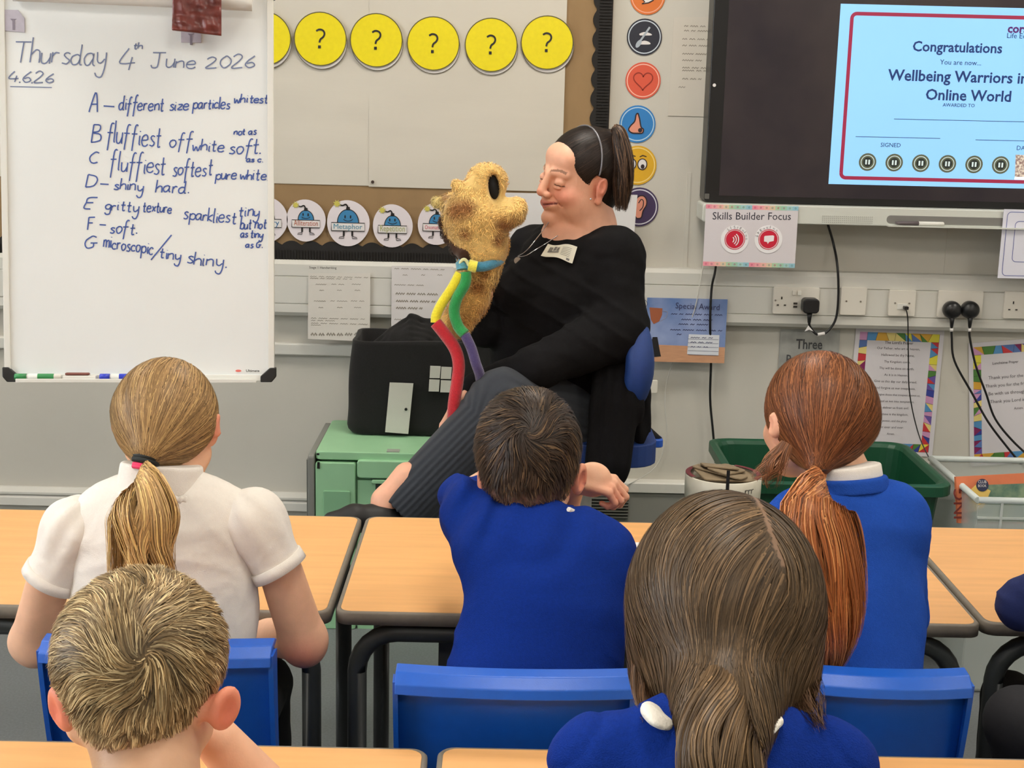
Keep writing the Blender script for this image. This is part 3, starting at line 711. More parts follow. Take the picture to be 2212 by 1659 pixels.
a=at(1934,476,YSC-.05);b=at(1985,477,YSC-.05);c=at(2040,478,YSC-.05)
for q in (a,b,c): q[2]=zz-.0045; q[1]=YSC-.0485
MB().tube([a,a+(b-a)*.25,b],[.003,.006,.0062],10).build('grip',mat('pen_grey',rgb(95,85,88),.5),pn); MB().tube([b,c-(c-b)*.04,c],[.0064,.0064,.004],10).build('barrel',Mwhite,pn)
# certificate shown on the screen
Mcert=mat('cert_blue',rgb(140,196,238),.3,emit=.44,spec=.3); Mcred=mat('cert_red',rgb(150,40,70),.3,emit=.35); Mcink=mat('cert_ink',rgb(35,62,120),.3,emit=.2); Mcgold=mat('badge_ring',rgb(92,98,78),.4,emit=.2); Mcsil=mat('badge_centre',rgb(200,215,215),.4,emit=.4)
YC=YSC-.0018; SP=wallplane(YC)
def sp(px,py,o=0): return at(px,py,YC-o)
L_=at(1803,200,YC)[0]; zT=at(1900,10,YC)[2]; zB=at(1900,400,YC)[2]; R_=L_+.66
ce=MB().poly([(L_,YC,zB),(R_,YC,zB),(R_,YC,zT),(L_,YC,zT)],(0,-1,0),.0002).build('certificate',Mcert,scn)
in_=at(1829,200,YC)[0]; it=at(2000,33,YC)[2]; ib=at(2000,388,YC)[2]; rr_=.014
pts=[]
for cx,cz,a0 in ((in_+rr_,ib+rr_,PI),(R_-.04,ib+rr_,1.5*PI),(R_-.04,it-rr_,0),(in_+rr_,it-rr_,.5*PI)):
    for j in range(7): a=a0+PI/2*j/6; pts.append((cx+rr_*math.cos(a),YC,cz+rr_*math.sin(a)))
pts.append(pts[0]); MB().ribbon(pts,(0,-1,0),.0105,.0006).build('border_line',Mcred,ce)
mb=MB(); N_=(0,-1,0)
def ct(body,x0,yb,x1,bold=.012,hs=1): put_text(mb,body,sp(x0,yb),sp(x1,yb+(x1-x0)*.025),N_,0,.0008,hs,bold)
ct('Congratulations',1971,110,2164,.02); ct('You are now...',2030,139,2119,0); ct('Wellbeing Warriors in an',1917,173,2258,.02); ct('Online World',1999,215,2183,.02); ct('AWARDED TO',2036,230,2105,.005)
ct('SIGNED',1902,317,1945,0); ct('DATE',2196,324,2228,0)
for x0,y0,x1 in ((1931,257,2290),(1848,295,2031),(2107,302,2290)): mb.ribbon([sp(x0,y0),sp(x1,y0+(x1-x0)*.022)],N_,.0016,.0008)
mb.build('certificate_lettering',Mcink,ce)
mb=MB(); put_text(mb,'coram',sp(2176,70),sp(2240,72),N_,0,.0008,1,.03); mb.build('logo_word',mat('cert_purple',rgb(90,40,110),.3,emit=.2),ce)
mb=MB(); put_text(mb,'Life Education',sp(2175,82),sp(2262,85),N_,0,.0008,1,0); mb.build('logo_subline',Mcink,ce)
for i in range(6):
    c=sp(1874+57.5*i,350+1.3*i,0)
    mb=MB(); mb.disc(c+[0,-.0002,0],(1,0,0),(0,0,1),(.0262),.0262,.0002,0,24); mb.ring(c,(1,0,0),(0,0,1),.0185,.0205,.0008,1,24); mb.disc(c+[0,-.0006,0],(1,0,0),(0,0,1),.0140,.0140,.0002,2,24); mb.box(c+[-.0045,-.0012,0],(.005,.0003,.014),1);mb.box(c+[.0045,-.0012,0],(.005,.0003,.014),1)
    mb.build('badge',[Mcgold,Mcsil,mat('badge_dark',rgb(40,48,45),.4,emit=.1)],ce)
q=quad_px([(2192,384),(2235,385),(2238,336),(2194,334)],YC-.0004); MB().poly(q,N_,.0003).build('picture_tile',mat('tile_speckle',rgb(140,110,105),.4,col2=rgb(225,215,200),nscale=160,emit=.25),ce)
q=quad_px([(2191,388),(2235,389),(2235,383),(2192,382)],YC-.0006); MB().poly(q,N_,.0003).build('tile_edge',mat('tile_edge',rgb(245,245,245),.4,emit=.5),ce)
# skills sheet hanging from the tray
YK=YSC-.0435-.002
sk=empty('skills_sheet',at(1620,500,YK),'white sheet titled Skills Builder Focus stuck on the screen tray','paper')
q=quad_px([(1517,574),(1717,575),(1725,441),(1526,441)],YK); x0=(q[0][0]+q[3][0])/2; x1=(q[1][0]+q[2][0])/2; zb0=q[0][2]; zt0=q[3][2]
MB().poly([(x0,YK,zb0),(x1,YK,zb0),(x1,YK,zt0),(x0,YK,zt0)],N_,.001).build('paper',mat('skills_paper',rgb(214,208,212),.5),sk)
cols=[rgb(235,150,165),rgb(238,165,170),rgb(238,180,170),rgb(225,200,170),rgb(175,205,170),rgb(160,205,180),rgb(165,205,205),rgb(150,195,210)]
strip_m=None
for z_ in (zt0-.013,zb0):
    mb=MB()
    for i in range(16):
        xa=x0+(x1-x0)*i/16; xb2=x0+(x1-x0)*(i+1)/16
        mb.poly([(xa,YK-.001,z_),(xb2,YK-.001,z_),(xb2,YK-.001,z_+.013),(xa,YK-.001,z_+.013)],N_,.0003,i%8)
        mb.ring(((xa+xb2)/2,YK-.0013,z_+.0065),(1,0,0),(0,0,1),.0016,.0028,.0004,8+(i%4),10)
    mb.build('border_strip',[mat('strip_%s'%'abcdefgh'[i],cols[i],.5) for i in range(8)]+[mat('strip_mark_%s'%'abcd'[i],c,.5) for i,c in enumerate((rgb(200,70,110),rgb(170,90,120),rgb(120,150,110),rgb(90,140,140)))],sk)
mb=MB(); put_text(mb,'Skills Builder Focus',at(1539,474,YK),at(1708,475,YK),N_,0,.0014,1.05,0); mb.build('title',mat('title_ink',rgb(45,45,60),.5),sk)
for (px,py,wd,kind) in ((1587,517,'LISTENING','waves'),(1660,517,'SPEAKING','bubble')):
    c=at(px,py,YK-.001); bd=MB().disc(c,(1,0,0),(0,0,1),.0415,.0415,.0015).build('badge_disc',mat('badge_white',rgb(236,234,236),.5),sk)
    mb=MB(); mb.disc(c+[0,-.0015,0],(1,0,0),(0,0,1),.0265,.0265,.0004,0); mb.ring(c,(1,0,0),(0,0,1),.0285,.0305,.0022,0,40)
    if kind=='waves':
        for i,r in enumerate((.008,.014,.020)):
            mb.ring(c+[-.012+.001*i,-.0004,-.001],(1,0,0),(0,0,1),r,r+.003,.0022,1,12,-.9,.9)
    else:
        mb.poly([c+np.array([a*.0145+.001,-.0021,b*.0105+.002]) for a,b in ((-1,-.8),(-.35,-.95),(-.2,-1.5),(.1,-.9),(1,-.6),(1.05,.8),(.8,1),(-.8,.8),(-1,.6))],N_,.0004,1)
    for i,ch in enumerate(wd):
        a=math.radians(150-(120/(len(wd)-1))*i) if kind=='waves' else math.radians(165-(115/(len(wd)-1))*i)
        if kind=='waves': a-=.45
        ux=np.array([math.sin(a),0,-math.cos(a)]); rad=np.array([math.cos(a),0,math.sin(a)]); p0=c+rad*.0325-ux*.0024
        put_text(mb,ch,p0,p0+ux*(.0046 if ch!='I' else .0012),N_,2,.0022)
    mb.build('badge_print',[mat('badge_red',rgb(205,30,60) if kind=='waves' else rgb(215,35,40),.4),mat('badge_symbol',rgb(240,232,235),.5),mat('badge_ink',rgb(95,90,100),.5)],bd)
# bordered card at the right end of the tray
YW=YSC-.047
cd=empty('bordered_card',at(2190,520,YW),'white card with a blue rounded outline hanging from the right of the tray','paper')
x0=at(2162,520,YW)[0]; za_=at(2180,452,YW)[2]; zb__=at(2180,601,YW)[2]
MB().poly([(x0,YW,zb__),(x0+.3,YW,zb__),(x0+.3,YW,za_),(x0,YW,za_)],N_,.0015).build('card',mat('cool_card',rgb(220,220,232),.5),cd)
mb=MB()
for (a,b,c,d) in ((.012,.008,.288,.008),(.038,.05,.262,.035)):
    pts=[];r=.012
    for cx,cz,a0 in ((x0+a+r,zb__+b+r,PI),(x0+c-r,zb__+b+r,1.5*PI),(x0+c-r,za_-d-r,0),(x0+a+r,za_-d-r,.5*PI)):
        for j in range(6): an=a0+PI/2*j/5; pts.append((cx+r*math.cos(an),YW,cz+r*math.sin(an)))
    pts.append(pts[0]); mb.ribbon(pts,N_,.0018,.002)
mb.build('outline',mat('outline_blue',rgb(90,100,165),.5),cd)
# ================================================================ POSTERS
YP=WY-.003
# award (hangs over the trunking)
YA=WY-.058
aw=empty('award_poster',at(1490,710,YA),'blue Special Award poster with a bronze trophy behind the chair','poster')
ax0=at(1395,715,YA)[0]; ax1=at(1568,715,YA)[0]; az0=at(1500,783,YA)[2]; az1=at(1500,645,YA)[2]
def gradpanel(name,parent,x0,x1,z0,z1,y,m): return MB().poly([(x0,y,z0),(x1,y,z0),(x1,y,z1),(x0,y,z1)],N_,.001).build(name,m,parent)
gradpanel('print_sky',aw,ax0,ax1,az0,az1,YA,mat('award_blue',rgb(150,165,205),.4,col2=rgb(95,125,180),nscale=6))
mb=MB(); zz=az0+(az1-az0)*.25
MB().poly([(ax0,YA-.001,az0),(ax1,YA-.001,az0),(ax1,YA-.001,zz),(ax0,YA-.001,zz+.004)],N_,.0004).build('print_wood',mat('award_wood',rgb(200,150,115),.5,noise=.1,nscale=30,stretch=(1,1,8)),aw)
mb=MB(); aa=lambda x,y,o=0:at(x,y,YA-.0015-o)
mb.poly([aa(1403,664),aa(1431,666),aa(1430,680),aa(1424,694),aa(1412,700),aa(1406,690)],N_,.0004,0)
mb.ribbon(smooth_path([aa(1432,672),aa(1442,674),aa(1438,686),aa(1426,694)],10),N_,.002,.0004,3)
mb.poly([aa(1404,748),aa(1410,728),aa(1420,728),aa(1426,762),aa(1428,770),aa(1402,772)],N_,.0004,1)
mb.build('trophy_print',[mat('bronze_print',rgb(165,95,65),.4),Mink,Mwcard,mat('trophy_handle',rgb(150,150,170),.4)],aw)
p0,p1=aa(1486,755),aa(1550,765); 
MB().poly([aa(1484,765,.0005),aa(1552,768,.0005),aa(1554,724,.0005),aa(1488,722,.0005)],N_,.0005).build('label_strips',mat('label_white',rgb(215,218,225),.5),aw)
mb=MB()
for k in range(5): mb.ribbon([aa(1486,732+8.5*k,.0012),aa(1552,734+8.5*k,.0012)],N_,.0011,0)
put_text(mb,'Special Award',aa(1459,666,.0006),aa(1554,670,.0006),N_,0,.0006,1.1)
squiggles(mb,[(1450,678,1560),(1472,690,1545),(1466,700,1530),(1448,712,1560),(1462,722,1480)],YA-.0018,th=3.0)
squiggles(mb,[(1492,729,1545),(1492,739,1545),(1492,749,1530)],YA-.0028,th=2.5)
mb.build('lettering',mat('award_ink',rgb(60,65,105),.5),aw)
MB().ring(at(1390,656,YA-.002),(1,0,0),(0,0,1),.011,.0125,.001).build('emblem',mat('award_ink',rgb(60,65,105),.5),aw)
# Three ... poster
tp=empty('grey_poster',at(1745,780,YP),'grey poster headed Three, mostly hidden behind the auburn girl','poster')
x0=at(1683,760,YP)[0]; x1=at(1812,760,YP)[0]; gradpanel('print_panel',tp,x0,x1,at(1750,860,YP)[2],at(1750,712,YP)[2],YP,mat('poster_grey',rgb(170,170,164),.6,col2=rgb(150,151,146),nscale=18))
mb=MB(); pp=lambda x,y:at(x,y,YP-.001); put_text(mb,'Three',pp(1719,753),pp(1776,754),N_,0,.0006,1.3,.02); put_text(mb,'Refuse to',pp(1698,786),pp(1790,788),N_,0,.0006,1.2,.01); mb.build('lettering',mat('poster_ink',rgb(70,72,74),.6),tp)
# prayer posters with a stained glass border
SG=[rgb(200,55,60),rgb(85,145,195),rgb(105,85,160),rgb(55,65,150),rgb(215,165,60),rgb(225,215,70),rgb(80,130,60),rgb(130,35,90),rgb(205,150,190),rgb(230,210,130),rgb(90,120,180)]
SGM=[mat('stained_%s'%'abcdefghijk'[i],c,.45) for i,c in enumerate(SG)]
def prayer(cx,cz,W_,H_,rotz,label,lines,title,seed,bw=.026):
    pl=Plane((cx,YP,cz),(math.cos(rotz),0,math.sin(rotz)),(-math.sin(rotz),0,math.cos(rotz)))
    e=empty('prayer_poster',(cx,YP,cz),label,'poster','prayer posters with stained glass borders')
    P_=lambda u,v_,o=0:pl.pt(u,v_,o)
    MB().poly([P_(-W_/2,-H_/2),P_(W_/2,-H_/2),P_(W_/2,H_/2),P_(-W_/2,H_/2)],pl.n,.001).build('paper',mat('poster_white',rgb(216,212,216),.5),e)
    rnd=random.Random(seed); mb=MB(); a=W_/2-.014; b=H_/2-.014
    def strip(n,fn):
        k=0; cuts=[0]+[ (i+rnd.uniform(-.25,.25))/n for i in range(1,n)]+[1]; cuts2=[0]+[ (i+rnd.uniform(-.35,.35))/n for i in range(1,n)]+[1]
        for i in range(n):
            mid=(cuts[i]+cuts[i+1])/2; m1=.5+rnd.uniform(-.15,.15); c1=rnd.randrange(11); c2=rnd.randrange(11)
            A=[fn(cuts[i],0),fn(cuts[i+1],0),fn(cuts2[i+1],1),fn(cuts2[i],1)]
            if rnd.random()<.55:
                mb.poly([A[0],A[1],A[2]],pl.n,.0003,c1); mb.poly([A[0],A[2],A[3]],pl.n,.0003,c2)
            else: mb.poly(A,pl.n,.0003,c1)
            mb.ribbon([A[1]+pl.n*.0004,A[2]+pl.n*.0004],pl.n,.0008,.0002,11)
    strip(9,lambda t,o:P_(-a+2*a*t,b-bw*o,.0012)); strip(9,lambda t,o:P_(-a+2*a*t,-b+bw*o,.0012))
    strip(15,lambda t,o:P_(-a+bw*o*.95,-b+bw+(2*b-2*bw)*t,.0012)); strip(15,lambda t,o:P_(a-bw*o*.95,-b+bw+(2*b-2*bw)*t,.0012))
    mb.build('stained_border',SGM+[Mink],e)
    mb=MB(); tb={}
    for (txt,u0,u1,v_,bd) in lines: put_text(mb,txt,P_(u0,v_),P_(u1,v_),pl.n,0,.0016,1,bd)
    mb.build('lettering',mat('prayer_ink',rgb(85,80,85),.6),e)
T1=["Our Father, who art in heaven,","Hallowed be thy Name,","Thy Kingdom come,","Thy will be done on earth,","As it is in Heaven.","Give us this day our daily bread,","And forgive us our trespasses,","As we forgive those that trespass against us,","And lead us not into temptation,","But deliver us from evil.","For thine is the kingdom,","The power, and the glory","For ever and ever.","Amen."]
c1=at(1932,848,YP); wv=[.135,.105,.083,.11,.075,.135,.13,.165,.13,.1,.1,.095,.08,.025]
H1=at(1935,716,YP)[2]-at(1935,990,YP)[2]; W1=at(2026,850,YP)[0]-at(1836,850,YP)[0]
ln=[("The Lord's Prayer",-.045,.045,H1/2-.049,.012)]
for i,t in enumerate(T1): ln.append((t,-wv[i]/2,wv[i]/2,H1/2-.067-.0212*i,0))
prayer(c1[0],c1[2],W1,H1,-.012,"Lord's Prayer poster with a stained glass border, left of the cables",ln,'',3)
c2=at(2200,868,YP); ln=[("Lunchtime Prayer",-.082,.0,H1/2-.078,.01)]
for i,(t,wd) in enumerate((("Thank you for the food we eat,",.19),("Thank you for the friends we meet,",.21),("Be with us throughout the day",.19),("Thank you Lord in every way.",.18),("Amen.",.03))):
    ln.append((t,-wd/2-.0,wd/2-.0,H1/2-.125-.026*i,0))
prayer(c2[0],c2[2],W1*1.12,H1*.98,.10,"Lunchtime Prayer poster, tilted, at the right edge behind the cables",ln,'',8)
# ================================================================ TABLES
TZ=.64
Mbeech=mat('beech_laminate',rgb(226,169,106),.42,noise=.09,nscale=9,stretch=(.55,6,1),bump=.03,bscale=400)
Mpu=mat('grey_pu_edge',rgb(120,112,100),.6,noise=.08,nscale=90)
Mframe=mat('dark_grey_steel',rgb(52,56,56),.45,noise=.05,nscale=40)
def make_table(x0,y0,label,W_=1.095,D_=.55):
    e=empty('classroom_table',(x0+W_/2,y0+D_/2,0),label,'table','beech classroom tables')
    MB().rbox((x0+W_/2,y0+D_/2,TZ-.0115),(W_-.012,D_-.012,.023),.02,axis=2,seg=5).build('table_top',Mbeech,e)
    # raised edging band
    mb=MB(); r=.024; pts=[]
    for cx,cy,a0 in ((x0+r,y0+r,PI),(x0+W_-r,y0+r,1.5*PI),(x0+W_-r,y0+D_-r,0),(x0+r,y0+D_-r,.5*PI)):
        for j in range(6): a=a0+PI/2*j/5; pts.append((cx+r*math.cos(a),cy+r*math.sin(a),math.cos(a),math.sin(a)))
    n=len(pts); prof=[(-.009,-.0245),(0,-.0225),(0,-.0035),(-.003,-.0008),(-.0085,-.0004)]
    vs=[(x+cx*o,y+cy*o,TZ+z) for (x,y,cx,cy) in pts for (o,z) in prof]; k=len(prof)
    mb.add(vs,[[i*k+j,((i+1)%n)*k+j,((i+1)%n)*k+(j+1)%k,i*k+(j+1)%k] for i in range(n) for j in range(k)],0,True)
    mb.build('edging',Mpu,e)
    zt=TZ-.045; ins=.035; R_=.07
    for yy,nm in ((y0+.028,'front'),(y0+D_-.035,'rear')):
        xa,xb=x0+ins,x0+W_-ins; pts=[(xa,yy,.02),(xa,yy,zt-R_)]
        for j in range(7): a=PI-PI/2*j/6; pts.append((xa+R_+R_*math.cos(a),yy,zt-R_+R_*math.sin(a)))
        for j in range(7): a=PI/2-PI/2*j/6; pts.append((xb-R_+R_*math.cos(a),yy,zt-R_+R_*math.sin(a)))
        pts+=[(xb,yy,zt-R_),(xb,yy,.02)]
        MB().tube(pts,.0165,12,up=(0,1,0)).build('leg_frame',Mframe,e)
        for xx in (xa,xb): MB().tube([(xx,yy,.0),(xx,yy,.03)],.019,12).build('foot_cap',mat('black_rubber',rgb(20,20,20),.7),e)
    for xx in (x0+.12,x0+W_-.12): MB().box((xx,y0+D_/2,zt),(.028,D_-.12,.025)).build('side_rail',Mframe,e)
    for xx in (x0+.12,x0+W_-.12): MB().box((xx,y0+D_/2,TZ-.032),(.03,D_-.14,.016)).build('mounting_strip',Mframe,e)
    return e
def copy_thing(e,dx,dy,label):
    c=e.copy(); COL.objects.link(c); c.location=(e.location[0]+dx,e.location[1]+dy,e.location[2]); c['label']=label
    for ch in list(e.children):
        d=ch.copy(); COL.objects.link(d); inv=ch.matrix_parent_inverse.copy(); d.parent=c; d.matrix_parent_inverse=inv
    return c
XM,YM=-.272,2.264
t1=make_table(XM,YM,'middle row beech table in front of the seated woman, behind the dark-haired boy')
t2=copy_thing(t1,-1.103,-.004,'middle row beech table at the left, in front of the girl in white')
t3=copy_thing(t1,1.101,.012,'middle row beech table at the right edge, beside the auburn girl')
NY=1.768-.55
t4=copy_thing(t1,(-.087-1.095)-XM,NY-YM+.003,'near row beech table at the bottom left, under the blond boy')
t5=copy_thing(t1,-.074-XM,NY-YM+.009,'near row beech table at the bottom right, behind the brown-haired girl')
# tray runner / storage bracket hanging under the middle table
mb=MB()
a=at(880,1372,YM+.25)
tr_=empty('under_table_tray',(XM+.5,YM+.3,.45),'dark stepped tray rack hanging under the middle table','tray rack')
xa=at(912,1380,YM+.12)[0]
Mrack=mat('rack_grey',rgb(66,70,68),.5)
MB().rbox((xa+.28,YM+.20,.525),(.50,.20,.07),.01,seg=2).build('tray',Mrack,tr_); MB().box((xa+.26,YM+.20,.5725),(.55,.22,.025)).build('runner',Mrack,tr_)
MB().box((xa+.27,YM+.20,.592),(.53,.18,.013)).build('upper_runner',Mrack,tr_)
for dx in (-.03,): MB().box((xa+dx-.01,YM+.12,.575),(.02,.03,.04)).build('hook',mat('hook_black',rgb(15,15,15),.5),tr_)
# white card lying on the middle table behind the boy
cw=empty('table_card',atz(1386,1190,TZ+.002),'small white printed card on the table beside the boy in blue','card')
q=[atz(1358,1172,TZ+.002),atz(1440,1175,TZ+.002),atz(1440,1204,TZ+.002),atz(1364,1202,TZ+.002)]
MB().poly(q[::-1],(0,0,1),.0012).build('card',Mwcard,cw); MB().poly([atz(x,y,TZ+.0042) for x,y in ((1372,1196),(1380,1188),(1372,1180))],(0,0,1),.0003).build('print_mark',mat('mark_brown',rgb(150,100,80),.5),cw)

# ================================================================ BLUE CHAIRS
Mchair=mat('blue_polypropylene',rgb(18,86,186),.36,noise=.04,nscale=60,bump=.12,bscale=900,spec=.5)
Mchleg=mat('chair_leg_dark',rgb(40,42,46),.4,metal=.5)
def make_chair(px0,px1,pyt,y,label,world=None):
    """school chair seen from behind: back shell top lip at image row pyt"""
    if world: cx,W_,zt=world
    else: L=at(px0,pyt,y); Rr=at(px1,pyt,y); zt=(L[2]+Rr[2])/2; cx=(L[0]+Rr[0])/2; W_=Rr[0]-L[0]
    e=empty('school_chair',(cx,y+.17,0),label,'chair','blue plastic school chairs')
    zs=.37; H=zt-zs
    # back shell: curved panel with rolled lip, seen from behind
    nx,nz=22,14; V=[];F=[]
    def shell(u,v_):   # u -1..1, v 0..1 bottom to top
        hw=W_/2*(1-.02*(1-v_)); x=cx+u*hw; yy=y+.05*(1-v_)**1.5-.0-(.020)*(1-u*u)+.006
        return np.array([x,yy,zs+.03+(H-.04)*v_+.004*(1-u*u)])
    Pf=[[shell(-1+2*i/nx,j/nz) for i in range(nx+1)] for j in range(nz+1)]
    mb=MB(); flat=[p for r in Pf for p in r]; back=[p+np.array([0,.006,0]) for p in flat]; n=len(flat)
    fs=[[j*(nx+1)+i,j*(nx+1)+i+1,(j+1)*(nx+1)+i+1,(j+1)*(nx+1)+i] for j in range(nz) for i in range(nx)]
    mb.add(flat+back,fs+[[n+a for a in f][::-1] for f in fs],0,True); mb.build('backrest',Mchair,e)
    # rolled lip: wide band along the top projecting backwards then downwards at sides
    mb=MB(); prof=[(.030,.004),(.012,.012),(-.012,.010),(-.028,-.002),(-.031,-.016),(-.024,-.016),(-.016,-.004),(0,.0)]
    ring=[]
    for i in range(nx+1):
        c=shell(-1+2*i/nx,1); ring.append([c+np.array([0,a,b]) for a,b in prof])
    k=len(prof); vs=[p for r in ring for p in r]
    mb.add(vs,[[i*k+j,(i+1)*k+j,(i+1)*k+(j+1)%k,i*k+(j+1)%k] for i in range(nx) for j in range(k)]+[list(range(k)),[nx*k+j for j in range(k)][::-1]],0,False)
    mb.build('top_lip',Mchair,e,bevel=.0015)
    for s_ in (-1,1):
        mb=MB(); vs=[]; m=12
        for j in range(m+1):
            v_=j/m; p=shell(s_,v_); dpt=.026*(.35+.65*v_)
            for (a,b) in ((0,0),(-s_*.004,-dpt),(s_*.003,-dpt),(s_*.004,.004)): vs.append(p+np.array([a,b,0]))
        mb.add(vs,[[j*4+i,j*4+(i+1)%4,(j+1)*4+(i+1)%4,(j+1)*4+i] for j in range(m) for i in range(4)]+[[0,1,2,3],[m*4+3,m*4+2,m*4+1,m*4]]); mb.build('side_flange',Mchair,e)
    # gusset flare at lower back
    # seat
    mb=MB(); vs=[]; mx,my=12,12
    for j in range(my+1):
        for i in range(mx+1):
            u=-1+2*i/mx; v_=j/my; vs.append((cx+u*W_/2*(1.0+.06*math.sin(PI*v_)),y+.04+.36*v_,zs+.03*(1-v_)**3+.012*u*u-.02*max(0,v_-.8)*5*.2))
    fs=[[j*(mx+1)+i,j*(mx+1)+i+1,(j+1)*(mx+1)+i+1,(j+1)*(mx+1)+i] for j in range(my) for i in range(mx)]; n=len(vs)
    mb.add(vs+[(a,b,c-.007) for a,b,c in vs],[f for f in fs]+[[n+a for a in f][::-1] for f in fs],0,True)
    # seat skirt
    edge=[(i) for i in range(mx+1)]+[j*(mx+1)+mx for j in range(1,my+1)]+[my*(mx+1)+i for i in range(mx-1,-1,-1)]+[j*(mx+1) for j in range(my-1,0,-1)]
    vs2=[]; 
    for i in edge: a,b,c=vs[i]; vs2+=[(a,b,c),(cx+(a-cx)*1.03,b+(b-(y+.22))*.03,c-.028)]
    k=len(edge); mb.add(vs2,[[2*i,2*((i+1)%k),2*((i+1)%k)+1,2*i+1] for i in range(k)],0,True)
    mb.build('seat',Mchair,e)
    for sx in (-1,1):
        for sy,yy in ((0,y+.1),(1,y+.34)):
            top=(cx+sx*W_*.36,yy,zs-.002); bot=(cx+sx*W_*.50,yy+(-.07 if sy==0 else .05),.006)
            MB().tube([top,(cx+sx*W_*.42,yy,zs-.03),bot],.011,10).build('leg',Mchleg,e)
    for sx in (-1,1): MB().tube([(cx+sx*W_*.36,y+.09,zs-.022),(cx+sx*W_*.36,y+.35,zs-.022)],.010,8).build('under_rail',Mchleg,e)
    return e
make_chair(855,1367,1452,1.835,'blue plastic school chair behind the dark-haired boy')
make_chair(1762,2093,1452,1.86,'blue plastic school chair behind the auburn girl')
make_chair(92,590,1386,1.90,'blue plastic school chair behind the girl in the white polo shirt')

make_chair(0,0,0,.93,'blue plastic school chair under the blond boy at the near left table',(-.38,.34,.69))
make_chair(0,0,0,.93,'blue plastic school chair under the brown-haired girl at the near right table',(.22,.34,.69))
make_chair(0,0,0,1.86,'blue plastic school chair under the child in navy at the right edge',(1.06,.34,.69))
# ================================================================ WHITEBOARD EASEL
Mboard=mat('whiteboard_enamel',rgb(228,231,230),.22,noise=.012,nscale=4)
Malu=mat('white_aluminium',rgb(222,221,214),.4); Mblk=mat('black_plastic',rgb(24,24,24),.5)
yaw=math.radians(6.0); lean=math.radians(7.5)
bl=at(5,822,3.22); BP=Plane(bl,(math.cos(yaw),math.sin(yaw),0),(-math.sin(lean)*math.sin(yaw)*1,math.sin(lean)*math.cos(yaw),math.cos(lean)))
c=[BP.uv(BP.hit(x,y)) for x,y in ((5,822),(589,822),(594,22),(3,12))]
u0=(c[0][0]+c[3][0])/2; u1=(c[1][0]+c[2][0])/2; v0=(c[0][1]+c[1][1])/2; v1=(c[2][1]+c[3][1])/2+.06
#print('board',c,u0,u1,v0,v1)
wb=empty('whiteboard_easel',BP.pt((u0+u1)/2,0,0)*[1,1,0],'mobile whiteboard easel with blue handwriting and black corners','whiteboard')
RB=np.stack([BP.ux,-BP.n,BP.uz],1)
def bbox_(u_a,u_b,v_a,v_b,o0,o1,name,m,parent=wb,bevel=.001):
    return MB().box(BP.pt((u_a+u_b)/2,(v_a+v_b)/2,(o0+o1)/2),(u_b-u_a,o1-o0,v_b-v_a),R=RB).build(name,m,parent,bevel=bevel)
bbox_(u0+.012,u1-.012,v0+.012,v1-.01,-.016,.0,'writing_surface',Mboard)
bbox_(u0,u0+.014,v0+.02,v1-.02,-.02,.006,'frame_side',Malu); bbox_(u1-.014,u1,v0+.02,v1-.02,-.02,.006,'frame_side',Malu)
bbox_(u0+.02,u1-.02,v0,v0+.014,-.02,.006,'frame_bottom',Malu); bbox_(u0+.02,u1-.02,v1-.014,v1,-.02,.006,'frame_top',Malu)
for (cu,cv,su,sv) in ((u0,v0,1,1),(u1,v0,-1,1),(u1,v1,-1,-1),(u0,v1,1,-1)):
    mb=MB(); q=[BP.pt(cu+su*a-su*.004,cv+sv*b-sv*.003,.0) for a,b in ((.010,0),(.036,0),(.036,.014),(.014,.034),(0,.034),(0,.012))]
    mb.poly([p-BP.n*.022 for p in q],BP.n,.032); mb.build('corner_cap',Mblk,wb,bevel=.002)
# pen ledge + pens
bbox_(u0+.03,u1-.04,v0-.003,v0+.001,.004,.030,'pen_ledge',Malu)
bbox_(u0+.03,u1-.04,v0-.003,v0+.006,.028,.031,'ledge_lip',Malu)
def marker(pxa,pxb,capc,label,side=1):
    pa=BP.uv(BP.hit(pxa,812,.02)); pb=BP.uv(BP.hit(pxb,812,.02)); z=v0+.0095; o=.019
    e=empty('marker_pen',BP.pt((pa[0]+pb[0])/2,z,o),label,'marker pen','marker pens on the whiteboard ledge'); L=pb[0]-pa[0]
    P=lambda t:BP.pt(pa[0]+L*t,z,o)
    MB().tube([P(0),P(.02),P(.26)],[.006,.0078,.0078],12).build('cap',mat(label[:12].replace(' ','_'),capc,.35),e)
    MB().tube([P(.26),P(.30),P(.31),P(.99),P(1)],[.0062,.0062,.0075,.0075,.004],12).build('barrel',Malu,e)
    MB().tube([P(.5),P(.85)],.0078,12,cap=False).build('band',mat(label[:12].replace(' ','_'),capc,.35),e)
marker(31,132,rgb(40,130,70),'green capped marker pen on the whiteboard ledge'); marker(215,300,rgb(40,60,190),'blue capped marker pen on the whiteboard ledge')
er=empty('board_eraser',BP.hit(167,812,.02),'brown-topped eraser between the pens on the whiteboard ledge','eraser')
pa=BP.uv(BP.hit(136,812,.02))[0]; pb=BP.uv(BP.hit(208,812,.02))[0]
bbox_(pa,pb,v0+.002,v0+.013,.008,.027,'pad',Malu,er,.002); bbox_(pa+.005,pb-.015,v0+.0135,v0+.0195,.010,.026,'handle',mat('eraser_brown',rgb(120,70,60),.6),er,.003)
# logo line near the corner
mb=MB(); put_text(mb,'Ultimate',BP.hit(532,803),BP.hit(561,803),BP.n,0,.0075,.9,.02); mb.build('logo_word',Mink,wb)
mb=MB(); mb.disc(BP.hit(515,801,.0068),BP.ux,BP.uz,.007,.0028,.0004,0,16); mb.build('logo_swoosh',mat('logo_red',rgb(225,110,100),.5),wb)
